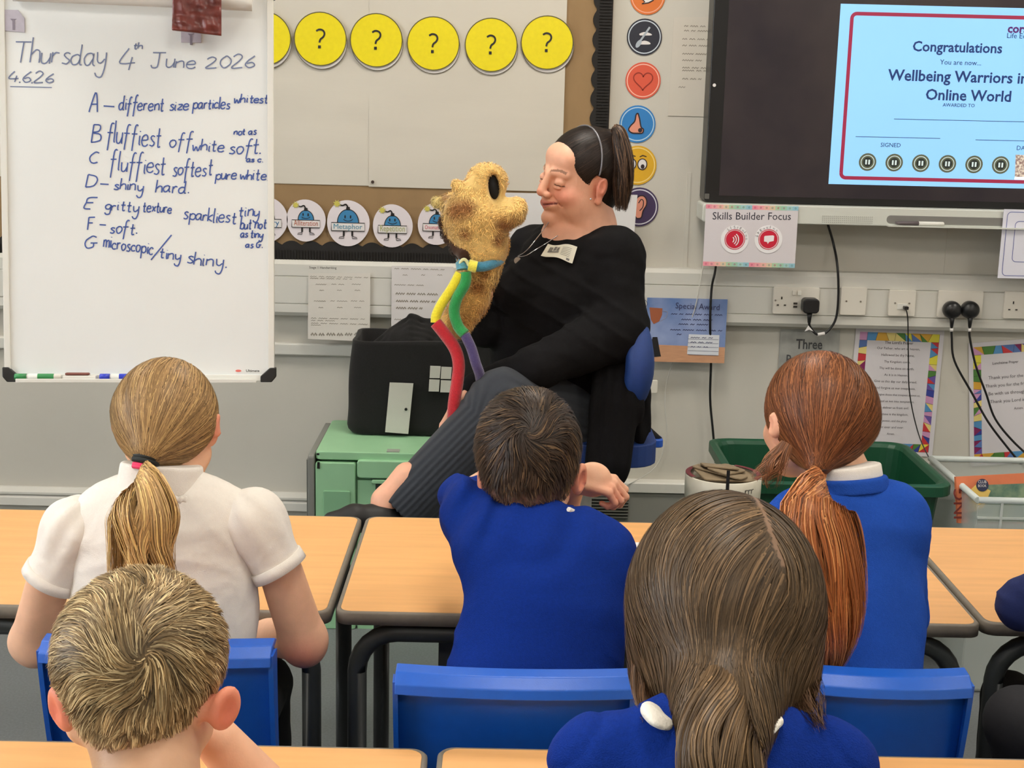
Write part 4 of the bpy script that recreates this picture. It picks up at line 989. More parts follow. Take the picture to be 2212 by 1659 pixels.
# stand
cxp=(u0+u1)/2; pb_=BP.pt(cxp,v0,-.035); pt_=BP.pt(cxp,v1,-.035); foot=np.array([pb_[0]+.03,pb_[1]-.05,.06])
MB().tube([pt_,pb_,pb_+[0,-.02,-.12],foot],.02,12).build('stand_pole',Malu,wb)
for k in range(5):
    a=2*PI*k/5+.3; tip=foot+np.array([.26*math.cos(a),.22*math.sin(a),-.015])
    MB().tube([foot,tip],[.02,.013],8).build('foot_arm',Malu,wb)
    MB().lathe(tip-np.array([.008,0,.024]),[(.001,0),(.02,0),(.02,.016),(.001,.016)],axis=(1,0,0),seg=14).build('castor',Mblk,wb)
# flipchart clamp & rolled paper at the top
ro=empty('flipchart_roll',BP.hit(300,2,.04),'rolled-over white flipchart paper along the top of the whiteboard','paper roll')
ra=BP.hit(28,-16,.032); rb=BP.hit(545,6,.032)
MB().tube(smooth_path([ra,(ra+rb)/2+BP.n*.004,rb],20),.019,16).build('roll',mat('roll_paper',rgb(218,216,210),.7,bump=.4,bscale=12,stretch=(1,1,.2)),ro)

# dark red pouch hanging from the clamp
po=empty('red_pouch',BP.hit(425,40,.075),'crinkled dark red shiny pouch hanging over the top of the whiteboard','pouch')
nx,nz=22,26; q=[BP.hit(372,65,.072),BP.hit(478,77,.072),BP.hit(478,-40,.072),BP.hit(374,-40,.072)]; vs=[]
for j in range(nz+1):
    for i in range(nx+1):
        u,v_=i/nx,j/nz; p=(q[0]*(1-u)+q[1]*u)*(1-v_)+(q[3]*(1-u)+q[2]*u)*v_; vs.append(p)
P=np.array(vs); P2=P+BP.n*(.005+.0045*vnoise(P,160,4)[:,None]+.003*vnoise(P,420,9)[:,None]); Pb=P-BP.n*.006
f=[[j*(nx+1)+i,j*(nx+1)+i+1,(j+1)*(nx+1)+i+1,(j+1)*(nx+1)+i] for j in range(nz) for i in range(nx)]; n=len(P2)
edge=list(range(nx+1))+[j*(nx+1)+nx for j in range(1,nz+1)]+[nz*(nx+1)+i for i in range(nx-1,-1,-1)]+[j*(nx+1) for j in range(nz-1,0,-1)]
F=np.array(f+[[n+a for a in x][::-1] for x in f]+[[edge[i],n+edge[i],n+edge[(i+1)%len(edge)],edge[(i+1)%len(edge)]] for i in range(len(edge))])
mesh_from('pouch_body',[(np.concatenate([P2,Pb]),F,0)],mat('dark_red_foil',rgb(104,40,32),.38,noise=.35,nscale=38,coat=.1),po)
for i,(x,y) in enumerate(((30,46),(413,78))):
    p=BP.hit(x,y,.001); mg=empty('board_magnet',p,('pale purple square tile stuck at the top left corner of the whiteboard','pale purple square tile stuck under the red pouch')[i],'tile','purple tiles on the whiteboard')
    mb=MB(); s_=.025; c_=lambda a,b:p+BP.ux*a*s_+BP.uz*b*s_
    mb.poly([c_(-.95,-.85),c_(.95,-1),c_(.95,.3),c_(.4,1),c_(-1,1)] if i==0 else [c_(-.9,-.6),c_(.9,-.6),c_(.9,.6),c_(-.9,.6)],BP.n,.003); mb.build('tile_face',mat('tile_purple',rgb(184,178,190),.5,noise=.08,nscale=60),mg)
    mb=MB(); mb.poly([c_(-.1,-.8),c_(.12,-.8),c_(.12,.1),c_(.3,.2),c_(-.3,.2),c_(-.1,0)],BP.n,.0036); mb.build('tile_mark',mat('tile_mark',rgb(130,122,135),.5),mg)
# ---------------- handwriting, as single strokes with a pen-wide ribbon
GL={'a':"4,4 3,5 1,4.5 0,2.5 1,.3 2.5,.5 4,3;4,5 4,1 5,0",'b':"0,10 0,0;0,3 1.5,5 4,4 4,1 2,0 0,1",'c':"4,4 2.5,5 .8,4 0,2.5 .8,.5 2.5,0 4,.8",'d':"4,4 2.5,5 .5,4 0,2 1,0 3,.5 4,3;4,10 4,1 5,0",
'e':"0,2.5 4,3 3.5,4.8 2,5 .5,4 0,2 1,.2 3,0 4.5,1",'f':"4,9.5 3,10 2,8.5 1.7,4 1.3,-4;0,5 4,5.2",'g':"4,4 2.5,5 .5,4 0,2.3 1,.5 3,.8 4,3;4,5 4,-2 3,-4.5 1,-4.5 0,-3",'h':"0,10 0,0;0,3 2,5 3.6,4.5 4,2 4,0",
'i':"0.5,5 .5,1 1.2,0;.5,7 .6,7.4",'k':"0,10 0,0;3.5,5 .2,2.3 3.5,0",'l':"0.5,10 .5,1 1.2,0",'m':"0,5 0,0;0,3.5 1.5,5 2.6,4 2.7,0;2.7,3.5 4.3,5 5.4,4 5.5,0",'n':"0,5 0,0;0,3.5 2,5 3.6,4.4 4,0",
'o':"2,5 .4,4 0,2.3 1,.2 2.6,.2 4,2.3 3.5,4.3 2,5",'p':"0,5 0,-4.5;0,3.5 2,5 4,4 4,1.2 2,0 0,1",'r':"0,5 0,0;0,3 1.3,4.8 3,4.6",'s':"3.3,4.5 1.8,5 .6,4 1.8,2.7 3.2,1.6 2.2,.1 0,.4",'t':"1.5,8.5 1.5,1 2.3,0 3.2,.5;0,5 3.3,5.3",
'u':"0,5 .3,1 1.5,0 3,.8 4,3;4,5 4,0",'w':"0,5 1,0 2.5,3.5 4,0 5.3,5",'x':"0,5 3.6,0;3.6,5 0,0",'y':"0,5 .5,1.5 2,.8 3.6,2.5;4,5 4,-1 3,-4.5 1,-4.5 0,-3",'z':"0,5 3.5,4.8 0,0 3.8,.1",
'T':"0,10 7,10.3;3.6,10.2 3.4,0",'J':"0,10 6.5,10;3.4,10 3.4,2 2.4,.2 .8,.4 0,2",'A':"0,0 2.6,10 5,0;1,4 4.4,4",'B':"0,10 0,0;0,10 3,9.5 3,6.5 0,5.5 3.6,4.5 4,1.2 0,0",'C':"5,9 3,10 .8,7.5 0,4.5 1,1 3,0 5,1",'D':"0,10 0,0;0,10 3.5,8.5 4.5,5 3.2,1 0,0",
'E':"5,10 1,9.4 .5,5.5 0,.8 3,0;.5,5.5 3.6,5.6",'F':"0,10 .3,0;0,10 4.5,10;.2,5.6 3.4,5.6",'G':"5,9 3,10 .6,7 0,3.5 1.5,0 4,1 4.2,4.2;2.6,4.2 6,4.2",'S':"5,8.6 3,10 1,8 3,5.4 5,3 3,0 0,1",
'4':"2.6,10 0,3.4 5.4,3.4;4.2,6 3.6,0",'2':"0,8 2,10 4,8.2 3,5 0,0 5,.3",'6':"3.6,10 1,6 0,2.5 2,0 4.2,1.8 3,4.4 .5,3.4",'0':"2.4,10 .3,7 .2,3 2.2,0 4.6,3 4.6,7 2.4,10",'.':"0,0 .8,.5",'-':"0,4 5,4.2",'/':"0,-3 7,12",' ':""}
Mpenb=mat('marker_ink_blue',rgb(62,88,160),.45); Mpeng=mat('marker_ink_faded',rgb(112,124,158),.45)
HW=[("Thursday",28,134,223,141,50,0),("4",256,150,287,150,51,0),("th",288,105,306,106,15,0),("June",325,146,421,147,34,0),("2026",444,146,549,146,27,0),("4.6.26",17,178,114,180,23,0),
("A",192,243,209,243,40,1),("-",222,234,244,236,14,1),("different",256,238,353,239,30,1),("size",366,238,405,238,24,1),("particles",417,235,496,234,25,1),("whitest",505,222,576,222,19,1),
("B",197,307,215,307,38,1),("fluffiest",230,306,346,317,44,1),("off",366,316,411,318,34,1),("white",415,325,483,327,26,1),("soft.",495,331,560,333,34,1),("not as",505,291,553,291,16,1),("as c.",532,349,567,351,13,1),
("C",192,352,210,352,24,1),("fluffiest",236,368,353,377,42,1),("softest",373,379,456,380,36,1),("pure",466,387,510,388,24,1),("white.",518,387,578,390,24,1),
("D",185,404,203,404,27,1),("-",215,402,231,403,12,1),("shiny",246,408,308,414,24,1),("hard.",336,416,408,417,27,1),("E",181,451,205,451,24,1),("gritty",227,453,297,458,25,1),("texture",308,457,369,460,24,1),("sparkliest",396,474,508,483,28,1),("tiny",515,468,557,468,26,1),
("F",188,497,201,497,25,1),("-",214,490,227,491,12,1),("soft.",237,504,295,506,27,1),("but not",519,494,573,494,24,1),("as tiny",519,513,566,513,18,1),("as G.",530,535,567,535,15,1),
("G",182,535,208,535,28,1),("microscopic",223,534,330,549,28,1),("/",327,556,362,536,22,1),("tiny",344,556,388,564,24,1),("shiny.",404,568,489,580,30,1)]
def write_word(mb,word,x0,y0,x1,y1,h,pw=2.6):
    adv=0; segs=[]
    for ch in word:
        g=GL[ch]; w_=0; jz=random.uniform(.86,1.12); jy=random.uniform(-.6,.6)
        if g:
            for st in g.split(';'):
                p=np.array([[float(a) for a in q.split(',')] for q in st.split()]); w_=max(w_,p[:,0].max()); p=p.copy()*np.array([1,jz])+np.array([0,jy]); p[:,0]+=p[:,1]*.08+adv; segs.append(p)
        adv+=(w_+random.uniform(.5,1.6)) if g else 3.2
    tot=adv-1.4; 
    for p in segs:
        q=smooth_path(p,max(2,len(p)*4 if len(p)>2 else 3)) if len(p)>2 else p
        pts=[]
        for (gx,gy) in q:
            t=gx/tot; px=x0+(x1-x0)*t+gy/10*h*.06+random.uniform(-.25,.25); py=y0+(y1-y0)*t-gy/10*h+random.uniform(-.25,.25)
            pts.append(BP.hit(px,py,.0012))
        mb.ribbon(pts,BP.n,pw/1000,0)
for mi,mm in ((0,Mpeng),(1,Mpenb)):
    for (wd,x0,y0,x1,y1,h,k) in HW:
        if k==mi: mb=MB(); write_word(mb,wd,x0,y0,x1,y1,h,3.0 if mi==0 else 3.1); mb.build('handwritten_word',mm,wb)
    if mi==0: MB().ribbon([BP.hit(22,187,.0012),BP.hit(112,189,.0012)],BP.n,.0022).build('handwritten_underline',mm,wb)

# ================================================================ GREEN CRATE + HOUSE BAG
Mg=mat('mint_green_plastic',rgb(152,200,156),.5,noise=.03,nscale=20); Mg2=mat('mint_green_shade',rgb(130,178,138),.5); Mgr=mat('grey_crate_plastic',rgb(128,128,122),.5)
cf=at(680,975,3.80); CZ=cf[2]; cx0=cf[0]; cyf=3.80; cyb=atz(647,905,CZ)[1]; cx1=cx0+.60
cr=empty('folding_crate',((cx0+cx1)/2,(cyf+cyb)/2,0),'mint green folding storage crate with a grey end, under the black bag','crate')
#print('crate z',CZ,'yb',cyb)
MB().rbox(((cx0+cx1)/2,(cyf+cyb)/2,CZ-.012),(cx1-cx0-.004,cyb-cyf-.004,.024),.012,axis=2).build('lid',Mg,cr,bevel=.003)
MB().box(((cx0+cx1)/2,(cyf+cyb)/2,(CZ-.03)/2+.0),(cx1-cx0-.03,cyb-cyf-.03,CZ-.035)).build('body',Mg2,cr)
fw=at(770,975,cyf)[0]
MB().rbox(((cx0+fw)/2,cyf+.006,(CZ-.03)/2),(fw-cx0-.004,.022,CZ-.03),.006).build('corner_panel',Mg,cr,bevel=.002)
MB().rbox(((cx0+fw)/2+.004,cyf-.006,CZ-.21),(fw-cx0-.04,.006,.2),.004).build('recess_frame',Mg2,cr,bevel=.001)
MB().rbox(((fw+cx1)/2,cyf+.002,CZ-.045),(cx1-fw-.006,.030,.05),.008).build('lid_flap',Mg,cr,bevel=.004)
MB().box(((fw+cx1)/2,cyf+.010,(CZ-.08)/2),(cx1-fw-.006,.016,CZ-.08)).build('front_panel',Mg,cr)
a=at(800,1010,cyf); MB().rbox((a[0]+.11,cyf-.001,at(800,1022,cyf)[2]),(.22,.008,.045),.012).build('handle_recess',mat('crate_dark',rgb(58,84,66),.6),cr)
MB().rbox((a[0]+.115,cyf-.004,at(800,1050,cyf)[2]),(.20,.006,.035),.006).build('handle_recess',mat('crate_dark2',rgb(46,64,52),.6),cr)
MB().rbox((a[0]+.115,cyf-.008,at(800,1038,cyf)[2]),(.22,.014,.010),.004).build('handle_bar',Mg,cr)
for (px,py,w_,h_) in ((687,981,.007,.005),(688,1005,.007,.018)):
    p=at(px,py,cyf-.006); MB().box(p,(w_,.004,h_)).build('slot',Mblk,cr)
# grey end panel on the left with slots
MB().rbox((cx0-.010,(cyf+cyb)/2,CZ/2-.004),(.018,cyb-cyf+.006,CZ-.01),.01,axis=0).build('end_panel',Mgr,cr,bevel=.002)
for t_,zz_,hh in ((.75,.10,.075),(.30,.13,.09)):
    MB().box((cx0-.0195,cyf+(cyb-cyf)*t_,CZ-zz_),(.003,.045,hh)).build('end_slot',Mblk,cr)
for t_ in (.08,.52,.95): MB().box((cx0-.022,cyf+(cyb-cyf)*t_,CZ/2-.01),(.008,.02,CZ-.04)).build('end_rib',Mgr,cr)
p=at(850,967,cyf+.03); MB().box((p[0],cyf+.022,CZ+.0012),(.035,.03,.002)).build('clear_label',mat('label_grey',rgb(150,155,145),.3),cr)
# bag: felt box, soft edges, open top with crumpled roof flaps
Mfelt=mat('black_felt',rgb(22,21,21),.95,noise=.25,nscale=250,bump=.3,bscale=600,sheen=.08)
pL=atz(745,938,CZ+.004); yb0=pL[1]
BL=at(748,930,yb0); BR_x=BL[0]+.425; bz=CZ+.004; bt=at(800,738,yb0)[2]; byb=yb0+.235
bg=empty('house_bag',((BL[0]+BR_x)/2,(yb0+byb)/2,bz),'black felt bag shaped like a house with a white door and window','bag')
s=S(); xc=(BL[0]+BR_x)/2
def rb(s,cx,cy,cz,wx,wy,wz,r):
    pass
# box from 12 rounded cones is heavy; use soft lathe-free grid box with vertical wobble
def soft_box(x0,x1,y0,y1,z0,z1,nseg=30,nzs=26,r=.045,th=.006,top_in=.012,lean_=.0):
    out=[];inn=[]
    per=[]
    for k,(cx,cy) in enumerate(((x1-r,y1-r),(x0+r,y1-r),(x0+r,y0+r),(x1-r,y0+r))):
        for j in range(7): a=PI/2*(k+j/6); per.append((cx+r*math.cos(a),cy+r*math.sin(a)))
    # densify
    dense=[]
    for i in range(len(per)):
        a=np.array(per[i]); b=np.array(per[(i+1)%len(per)]); L=np.linalg.norm(b-a); n=max(1,int(L/.018))
        for j in range(n): dense.append(a+(b-a)*j/n)
    m=len(dense); cxy=np.array([(x0+x1)/2,(y0+y1)/2]); V=[]
    for j in range(nzs+1):
        t=j/nzs; z=z0+(z1-z0)*t; sc_=1-.0*t+ (.012*math.sin(PI*min(1,t*1.0))) ; b=.94 if j==0 else (.985 if j==1 else 1)
        for (x,y) in dense:
            q=cxy+(np.array([x,y])-cxy)*sc_*b; V.append([q[0]+.03*t*(x0+x1)/2*0+ .014*t,q[1],z])
    V=np.array(V); N_=V.copy(); N_[:,:2]-=cxy; N_[:,2]=0; N_/=np.linalg.norm(N_,axis=1,keepdims=True)
    V=V+N_*(.0035*vnoise(V,26,3)+.0015*vnoise(V,70,5))[:,None]; topsel=slice(nzs*m,None)
    V[topsel,2]+=.007*vnoise(V[topsel],18,8)
    return V,m,nzs
V,m,nz_=soft_box(BL[0],BR_x,yb0,byb,bz,bt)
F=[[j*m+i,j*m+(i+1)%m,(j+1)*m+(i+1)%m,(j+1)*m+i] for j in range(nz_) for i in range(m)]
cen=V.mean(0)
rim=V[nz_*m:]; N2=(rim-cen)*[1,1,0]; N2/=np.linalg.norm(N2,axis=1,keepdims=True)
inner=[rim-N2*.006+[0,0,.003],rim-N2*.013,rim-N2*.014-[0,0,.12]]
V2=np.concatenate([V]+inner); base=nz_*m
for k in range(3): 
    F+=[[base+k*m+i,base+k*m+(i+1)%m,base+(k+1)*m+(i+1)%m,base+(k+1)*m+i] for i in range(m)]
mesh_from('bag_body',[(V2,np.array(F),0)],Mfelt,bg)
MB().poly([V2[i] for i in range(m)],(0,0,1),.002).build('bag_base',Mfelt,bg)
# crumpled roof flap emerging
s=S(); peak=at(888,690,yb0+.10)
def flap(pts,th,name):
    s=S(); 
    for a,b,c in pts:
        for t in np.linspace(0,1,7):
            s.cone(a*(1-t)+c*t,b*(1-t)+c*t,th,th,k=.01)
    if name=='roof_flap': s.ell(A(885,738,.12),(.075,.05,.045),k=.02); s.ell(A(955,745,.14),(.06,.05,.035),k=.02)
    s.disp=lambda P:.005*vnoise(P,70,11)+.002*vnoise(P,120,2)
    sdf_obj(name,s,.0045,Mfelt,bg)
A=lambda x,y,d:at(x,y,yb0+d)
flap([(A(800,745,.12),A(886,682,.12),A(880,760,.06)),(A(886,682,.12),A(960,705,.14),A(900,760,.05)),(A(960,705,.14),A(1010,735,.16),A(930,765,.06)),(A(800,745,.12),A(880,760,.06),A(850,790,.1)),(A(960,705,.14),A(886,682,.12),A(940,780,.18))],.006,'roof_flap')
Mfwhite=mat('white_felt',rgb(208,205,196),.9,bump=.3,bscale=500)
ydr=yb0-.007
def felt_patch(pts,name,y=None):
    q=[at(x,y_,ydr) for x,y_ in pts]
    return MB().poly([p for p in q],(0,-1,0),.003).build(name,Mfwhite,bg)
felt_patch([(832,933),(882,937),(893,828),(842,826)],'door_patch'); p=at(877,884,ydr-.004); MB().disc(p,(1,0,0),(0,0,1),.0042,.0042,.002,seg=14).build('door_knob',Mblk,bg)
for (x,y) in ((927,790),(951,792),(925,819),(950,821)):
    felt_patch([(x+1,y+26),(x+23,y+26.5),(x+25,y+1),(x+2.5,y)],'window_pane')

# ================================================================ BINS, TUB, BOX ON THE RIGHT
Mbin=mat('dark_green_plastic',rgb(22,78,52),.4,noise=.1,nscale=14)
yb1=3.72; zb1=at(1750,975,yb1+.35)[2]
fl=atz(1640,1070,zb1); 
def tapered_bin(name,xa,xb,ya,yb,z0,z1,label,m,th=.006,taper=.045,r=.05,rimw=.022,**k):
    e=empty(name,((xa+xb)/2,(ya+yb)/2,z0),label,k.get('cat','bin'))
    def loop(ins,z):
        pts=[]
        for cx,cy,a0 in ((xb-ins-r,yb-ins-r,0),(xa+ins+r,yb-ins-r,PI/2),(xa+ins+r,ya+ins+r,PI),(xb-ins-r,ya+ins+r,1.5*PI)):
            for j in range(5): a=a0+PI/2*j/4; pts.append((cx+r*math.cos(a),cy+r*math.sin(a),z))
        return pts
    L=[loop(taper,z0),loop(0,z1-.03),loop(0,z1-.03),loop(-rimw,z1-.028),loop(-rimw,z1),loop(-rimw*.4,z1+.004),loop(0,z1),loop(th,z1-.01),loop(taper+th,z0+.006)]
    n=len(L[0]); vs=[p for l in L for p in l]; fs=[[i*n+j,i*n+(j+1)%n,(i+1)*n+(j+1)%n,(i+1)*n+j] for i in range(len(L)-1) for j in range(n)]
    fs.append([j for j in range(n)][::-1]); fs.append([(len(L)-1)*n+j for j in range(n)])
    MB().add(vs,fs).build('tub_body',m,e,bevel=.002)
    return e
bn=tapered_bin('recycling_bin',at(1650,1060,3.55)[0]-.06,at(2010,1060,3.6)[0]+.03,3.58,4.02,.0,.52,'dark green plastic recycling bin behind the auburn girl',Mbin)
# white tub with a rimmed lid and handwriting
Mtub=mat('cream_tub',rgb(214,208,190),.45); Mmar=mat('maroon_band',rgb(112,42,48),.5)
tc=at(1562,1035,3.35); tz=tc[2]; tb=empty('craft_tub',(tc[0],3.35,0),'cream tub with maroon rim and handwriting, full of folded paper, beside the green bin','tub')
rt=82/ppm(tc)
MB().lathe((tc[0],3.35,0),[(rt*.80,0),(rt*.86,tz-.06),(rt*.99,tz-.045),(rt,tz-.02),(rt,tz+.012),(rt*.97,tz+.014),(rt*.95,tz-.01),(rt*.8,.02),(.001,.018)],seg=48).build('tub_body',Mtub,tb)
mb=MB(); mb.ring((tc[0],3.35,tz+.0145),(1,0,0),(0,1,0),rt*.86,rt*.99,.001,0,48,-PI*.2,PI*.35); mb.ring((tc[0],3.35,tz+.0145),(1,0,0),(0,1,0),rt*.86,rt*.99,.001,0,48,PI*.65,PI*1.15)
mb.build('rim_band',Mmar,tb)
Mkraft=mat('khaki_paper',rgb(142,124,98),.8,noise=.12,nscale=30,bump=.4,bscale=60)
mb=MB()
for k,(a,dz,w_,d_) in enumerate(((.3,.010,.15,.075),(-.5,.017,.13,.06),(.9,.022,.10,.06),(.1,.028,.09,.05))):
    mb.rbox((tc[0]+.008*(-1)**k,3.35+.005*k,tz+dz),(w_,d_,.005),.01,axis=2,R=rot(.12*(-1)**k,.1,a))
mb.build('folded_paper',Mkraft,tb)['kind']='stuff'
MB().lathe((tc[0],3.35,tz-.02),[(.001,0),(rt*.93,0),(rt*.93,.004),(.001,.006)],seg=32).build('contents',Mkraft,tb)
mb=MB()
for i,ch in enumerate('Chloe  rrr'):
    if ch==' ': continue
    a=-PI/2-.25+.105*i; ux=np.array([-math.sin(a),math.cos(a),0]); n_=np.array([math.cos(a),math.sin(a),0]); p=np.array([tc[0],3.35,tz-.014])+n_*rt*1.002
    put_text(mb,ch,p-ux*.004,p+ux*.004,n_,0,.001)
mb.build('handwriting',Mink,tb)['kind']='stuff'
# books / dark rim beside tub
# clear plastic box with a picture book
Mclear=mat('clear_plastic',rgb(205,212,208),.25,trans=.0,alpha=.45); Mclr=mat('frosted_rim',rgb(196,203,198),.3)
zt2=at(2100,1080,3.45)[2]; xa=at(2010,1060,3.6)[0]+.075; 
bx=empty('clear_box',(xa+.25,3.6,0),'clear plastic storage box holding a picture book at the right edge','storage box')
xb=xa+.5; ya=3.45; yb_=3.86
MB().rbox(((xa+xb)/2,ya,zt2/2),(xb-xa,.005,zt2-.02),.01).build('front_wall',Mclear,bx); MB().rbox(((xa+xb)/2,yb_,zt2/2),(xb-xa,.005,zt2-.02),.01).build('back_wall',Mclear,bx)
MB().box((xa,(ya+yb_)/2,zt2/2),(.005,yb_-ya,zt2-.02)).build('side_wall',Mclear,bx); MB().box((xb,(ya+yb_)/2,zt2/2),(.005,yb_-ya,zt2-.02)).build('side_wall',Mclear,bx)
MB().box(((xa+xb)/2,(ya+yb_)/2,.008),(xb-xa,yb_-ya,.006)).build('base',Mclear,bx)
r=[(xa,ya),(xb,ya),(xb,yb_),(xa,yb_)]
mb=MB(); 
for (p,q_) in zip(r,r[1:]+r[:1]): mb.tube([(p[0],p[1],zt2),(q_[0],q_[1],zt2)],.009,8)
mb.build('rim',Mclr,bx)
for t_ in (.12,.32,.55,.8): MB().box((xa+(xb-xa)*t_,ya-.005,zt2-.06),(.006,.005,.11)).build('rib',Mclr,bx)
MB().box(((xa+xb)/2,ya-.005,zt2-.045),(xb-xa,.006,.005)).build('ledge_rib',Mclr,bx)
bk=empty('picture_book',at(2140,1060,3.58),'picture book with an orange and green cover leaning in the clear box','book')
BK=Plane(at(2065,1100,3.56),(1,.08,0.0),(0,.25,1)); kx=lambda x,y,o=0:BK.hit(x,y,o)
Q=[kx(2070,1130),kx(2290,1132),kx(2290,1018),kx(2065,1030)]; MB().poly([p-BK.n*.012 for p in Q],BK.n,.012).build('pages',mat('book_orange',rgb(214,120,80),.5,noise=.1,nscale=20),bk)
MB().poly([kx(2093,1128,.001),kx(2280,1128,.001),kx(2280,1042,.001),kx(2110,1048,.001),kx(2092,1075,.001)],BK.n,.0006).build('cover_picture',mat('book_green',rgb(75,110,95),.5,col2=rgb(130,150,120),nscale=26),bk)
MB().poly([kx(2092,1110,.002),kx(2125,1095,.002),kx(2140,1060,.002),kx(2110,1045,.002),kx(2094,1060,.002)],BK.n,.0006).build('cover_shape',mat('book_yellow',rgb(225,190,100),.5),bk)
mb=MB(); mb.disc(kx(2122,1048,.003),BK.ux,BK.uz,.0165,.0165,.0008,0,24); mb.build('cover_badge',mat('badge_navy',rgb(40,48,80),.5),bk)
mb=MB(); put_text(mb,'BOOK',kx(2113,1052,.0045),kx(2131,1052,.0045),BK.n,0,0,1.2); put_text(mb,'CLUB',kx(2113,1044,.0045),kx(2131,1044,.0045),BK.n,0,0,1.2); mb.build('badge_word',Mwcard,bk)
mb=MB()
put_text(mb,'ING',kx(2084,1120,.003),kx(2083,1056,.003),BK.n,0,0,.9,.01); put_text(mb,'AIR',kx(2102,1122,.003),kx(2101,1074,.003),BK.n,0,0,.9,.01); mb.build('cover_title',mat('title_maroon',rgb(120,45,40),.5),bk)
# ================================================================ PEOPLE
Mskin=mat('skin',(.6,.35,.25),.5,noise=.05,nscale=60,bump=.12,bscale=350,attr='tint',sss=.12,spec=.35)
Mhair=mat('hair',(.2,.12,.07),.48,attr='tint',spec=.3)
Mfur=mat('plush_fur',(.5,.35,.15),.85,attr='tint',spec=.15,sheen=.3)
SK=np.array(rgb(232,181,148)); SKR=np.array(rgb(226,116,92))
def skin_col(spots=(),base=SK):
    def f(P):
        c=np.tile(np.array(base,float),(len(P),1))*(1+.05*vnoise(P,60,2)[:,None])
        for (p,r,col,st) in spots:
            d=np.linalg.norm((P-np.array(p))/np.array(r),axis=1); w_=np.clip(1.4-d,0,1)[:,None]*st; c=c*(1-w_)+np.array(col)*w_
        return c
    return f
def head_ops(s,ear=1.0,cr=.94):
    """local head: +y faces forward, +z up, crown .115, chin -.105"""
    s.ell((0,-.004,.028),(.071*cr,.086*cr,.079*cr),k=.02); s.ell((0,.030,-.028),(.063,.062,.074),k=.02)
    s.cone((0,.030,-.045),(0,.072,-.088),.045,.022,k=.02)
    for x in (-1,1):
        s.ell((x*.036,.060,-.030),(.025,.024,.024),k=.016)
        s.cone((x*.052,.0,-.050),(x*.020,.068,-.085),.022,.016,k=.02)
        s.cone((x*.012,.084,.022),(x*.043,.068,.022),.012,.010,k=.012)
        s.ell((x*.031,.094,.002),(.016,.012,.011),k=.010,sub=True)
        s.ell((x*.031,.0765,.001),(.0145,.0125,.0125),k=.004)
        if not ear: continue
        R=rot(.15,0,-x*.45)
        s.ell((x*(.074+.003*ear),-.008,-.004),(.008,.018*ear,.030*ear),R,k=.006)
        s.ell((x*(.083+.005*ear),-.012,.004),(.0065,.016*ear,.022*ear),R,k=.005)
        s.ell((x*(.092+.005*ear),-.004,.003),(.006,.009,.014),R,k=.004,sub=True)
    s.cone((0,.089,.008),(0,.110,-.028),.0085,.0115,k=.010)
    for x in (-1,1): s.ell((x*.011,.100,-.034),(.008,.010,.007),k=.006)
    for x in (-1,1): s.ell((x*.006,.110,-.041),(.0035,.005,.004),k=.003,sub=True)
    return s
def neck_ops(s,a,b,ra,rb): s.cone(a,b,ra,rb,k=.02); return s
def hand_ops(s,W,f,n,side,sc_=1.,curl=.5,thumb=1.,spread=.0):
    """W wrist, f forward, n palm normal (fingers curl this way)"""
    f=np.array(f,float); f/=np.linalg.norm(f); n=np.array(n,float); n-=f*(n@f); n/=np.linalg.norm(n); r=np.cross(f,n)*side
    W=np.array(W,float); L=[.040,.045,.041,.032]; q=sc_
    for i in range(4):
        off=.030-.0195*i; K=W+f*(.088-.004*abs(i-1))*q+r*off*q
        s.cone(W+r*off*.55*q,K,.0135*q,.0105*q,k=.006)
        d=f+r*spread*(1.5-i); d/=np.linalg.norm(d); p=K; l=L[i]*q; rr=.0092*q; cu=curl*(1+.12*i)
        for j in range(3):
            a=cu*(j+1)*(.9 if j else .7); dd=d*math.cos(a)+n*math.sin(a); p2=p+dd*l*(1,.68,.52)[j]
            s.cone(p,p2,rr,rr*.9,k=.0025); p=p2; rr*=.9
    s.ell(W+f*.05*q-n*.002,np.array([.034,.034,.034])*q*.55,k=.012)
    b=W+f*.022*q+r*.024*q; m=b+(f*.75+r*.62+n*.25)*.036*q*thumb; e=m+(f*.9+r*.25+n*.4*(1+curl))*.027*q
    s.cone(b,m,.0135*q,.0105*q,k=.008); s.cone(m,e,.0105*q,.0085*q,k=.003)
    return s
def eyes(e,R,t,sc_,iris=rgb(80,60,45),z=-.0005):
    for nm,x in (('eyeball',-1),('eyeball',1)):
        mb=MB(); R_=np.array(R); c=R_@np.array([x*.031,.0795,z])*sc_+t; ax=R_@np.array([0,1,-.2]); ax/=np.linalg.norm(ax)
        mb.lathe(c,[(.0001,-.0112*sc_),(.006*sc_,-.0095*sc_),(.0112*sc_,0),(.0095*sc_,.006*sc_),(.0052*sc_,.0099*sc_)],axis=ax,seg=18); n0=len(mb.f)
        mb.lathe(c,[(.0052*sc_,.0099*sc_),(.0028*sc_,.0108*sc_)],axis=ax,seg=18,mi=1); mb.lathe(c,[(.0028*sc_,.0108*sc_),(.0001,.0112*sc_)],axis=ax,seg=18,mi=2)
        mb.build('eyeball',[mat('eye_white',rgb(225,215,210),.2),mat('iris',iris,.2),Mblk],e)
def body_obj(e,parts,colfn,inner=()):
    """parts: list of (sdf, voxel, lo, hi) meshed and joined as the one body mesh"""
    L=[]
    if inner:
        q=S()
        for chn in inner: q.chain([(np.array(a,float),b) for a,b in chn],k=.02)
        parts=list(parts)+[(q,.011,None,None)]
    for s,vx,lo,hi in parts:
        v,q=s.mesh(vx,lo,hi)
        if len(q): L.append((v,q,0))
    return mesh_from('body',L,Mskin,e,colfn)
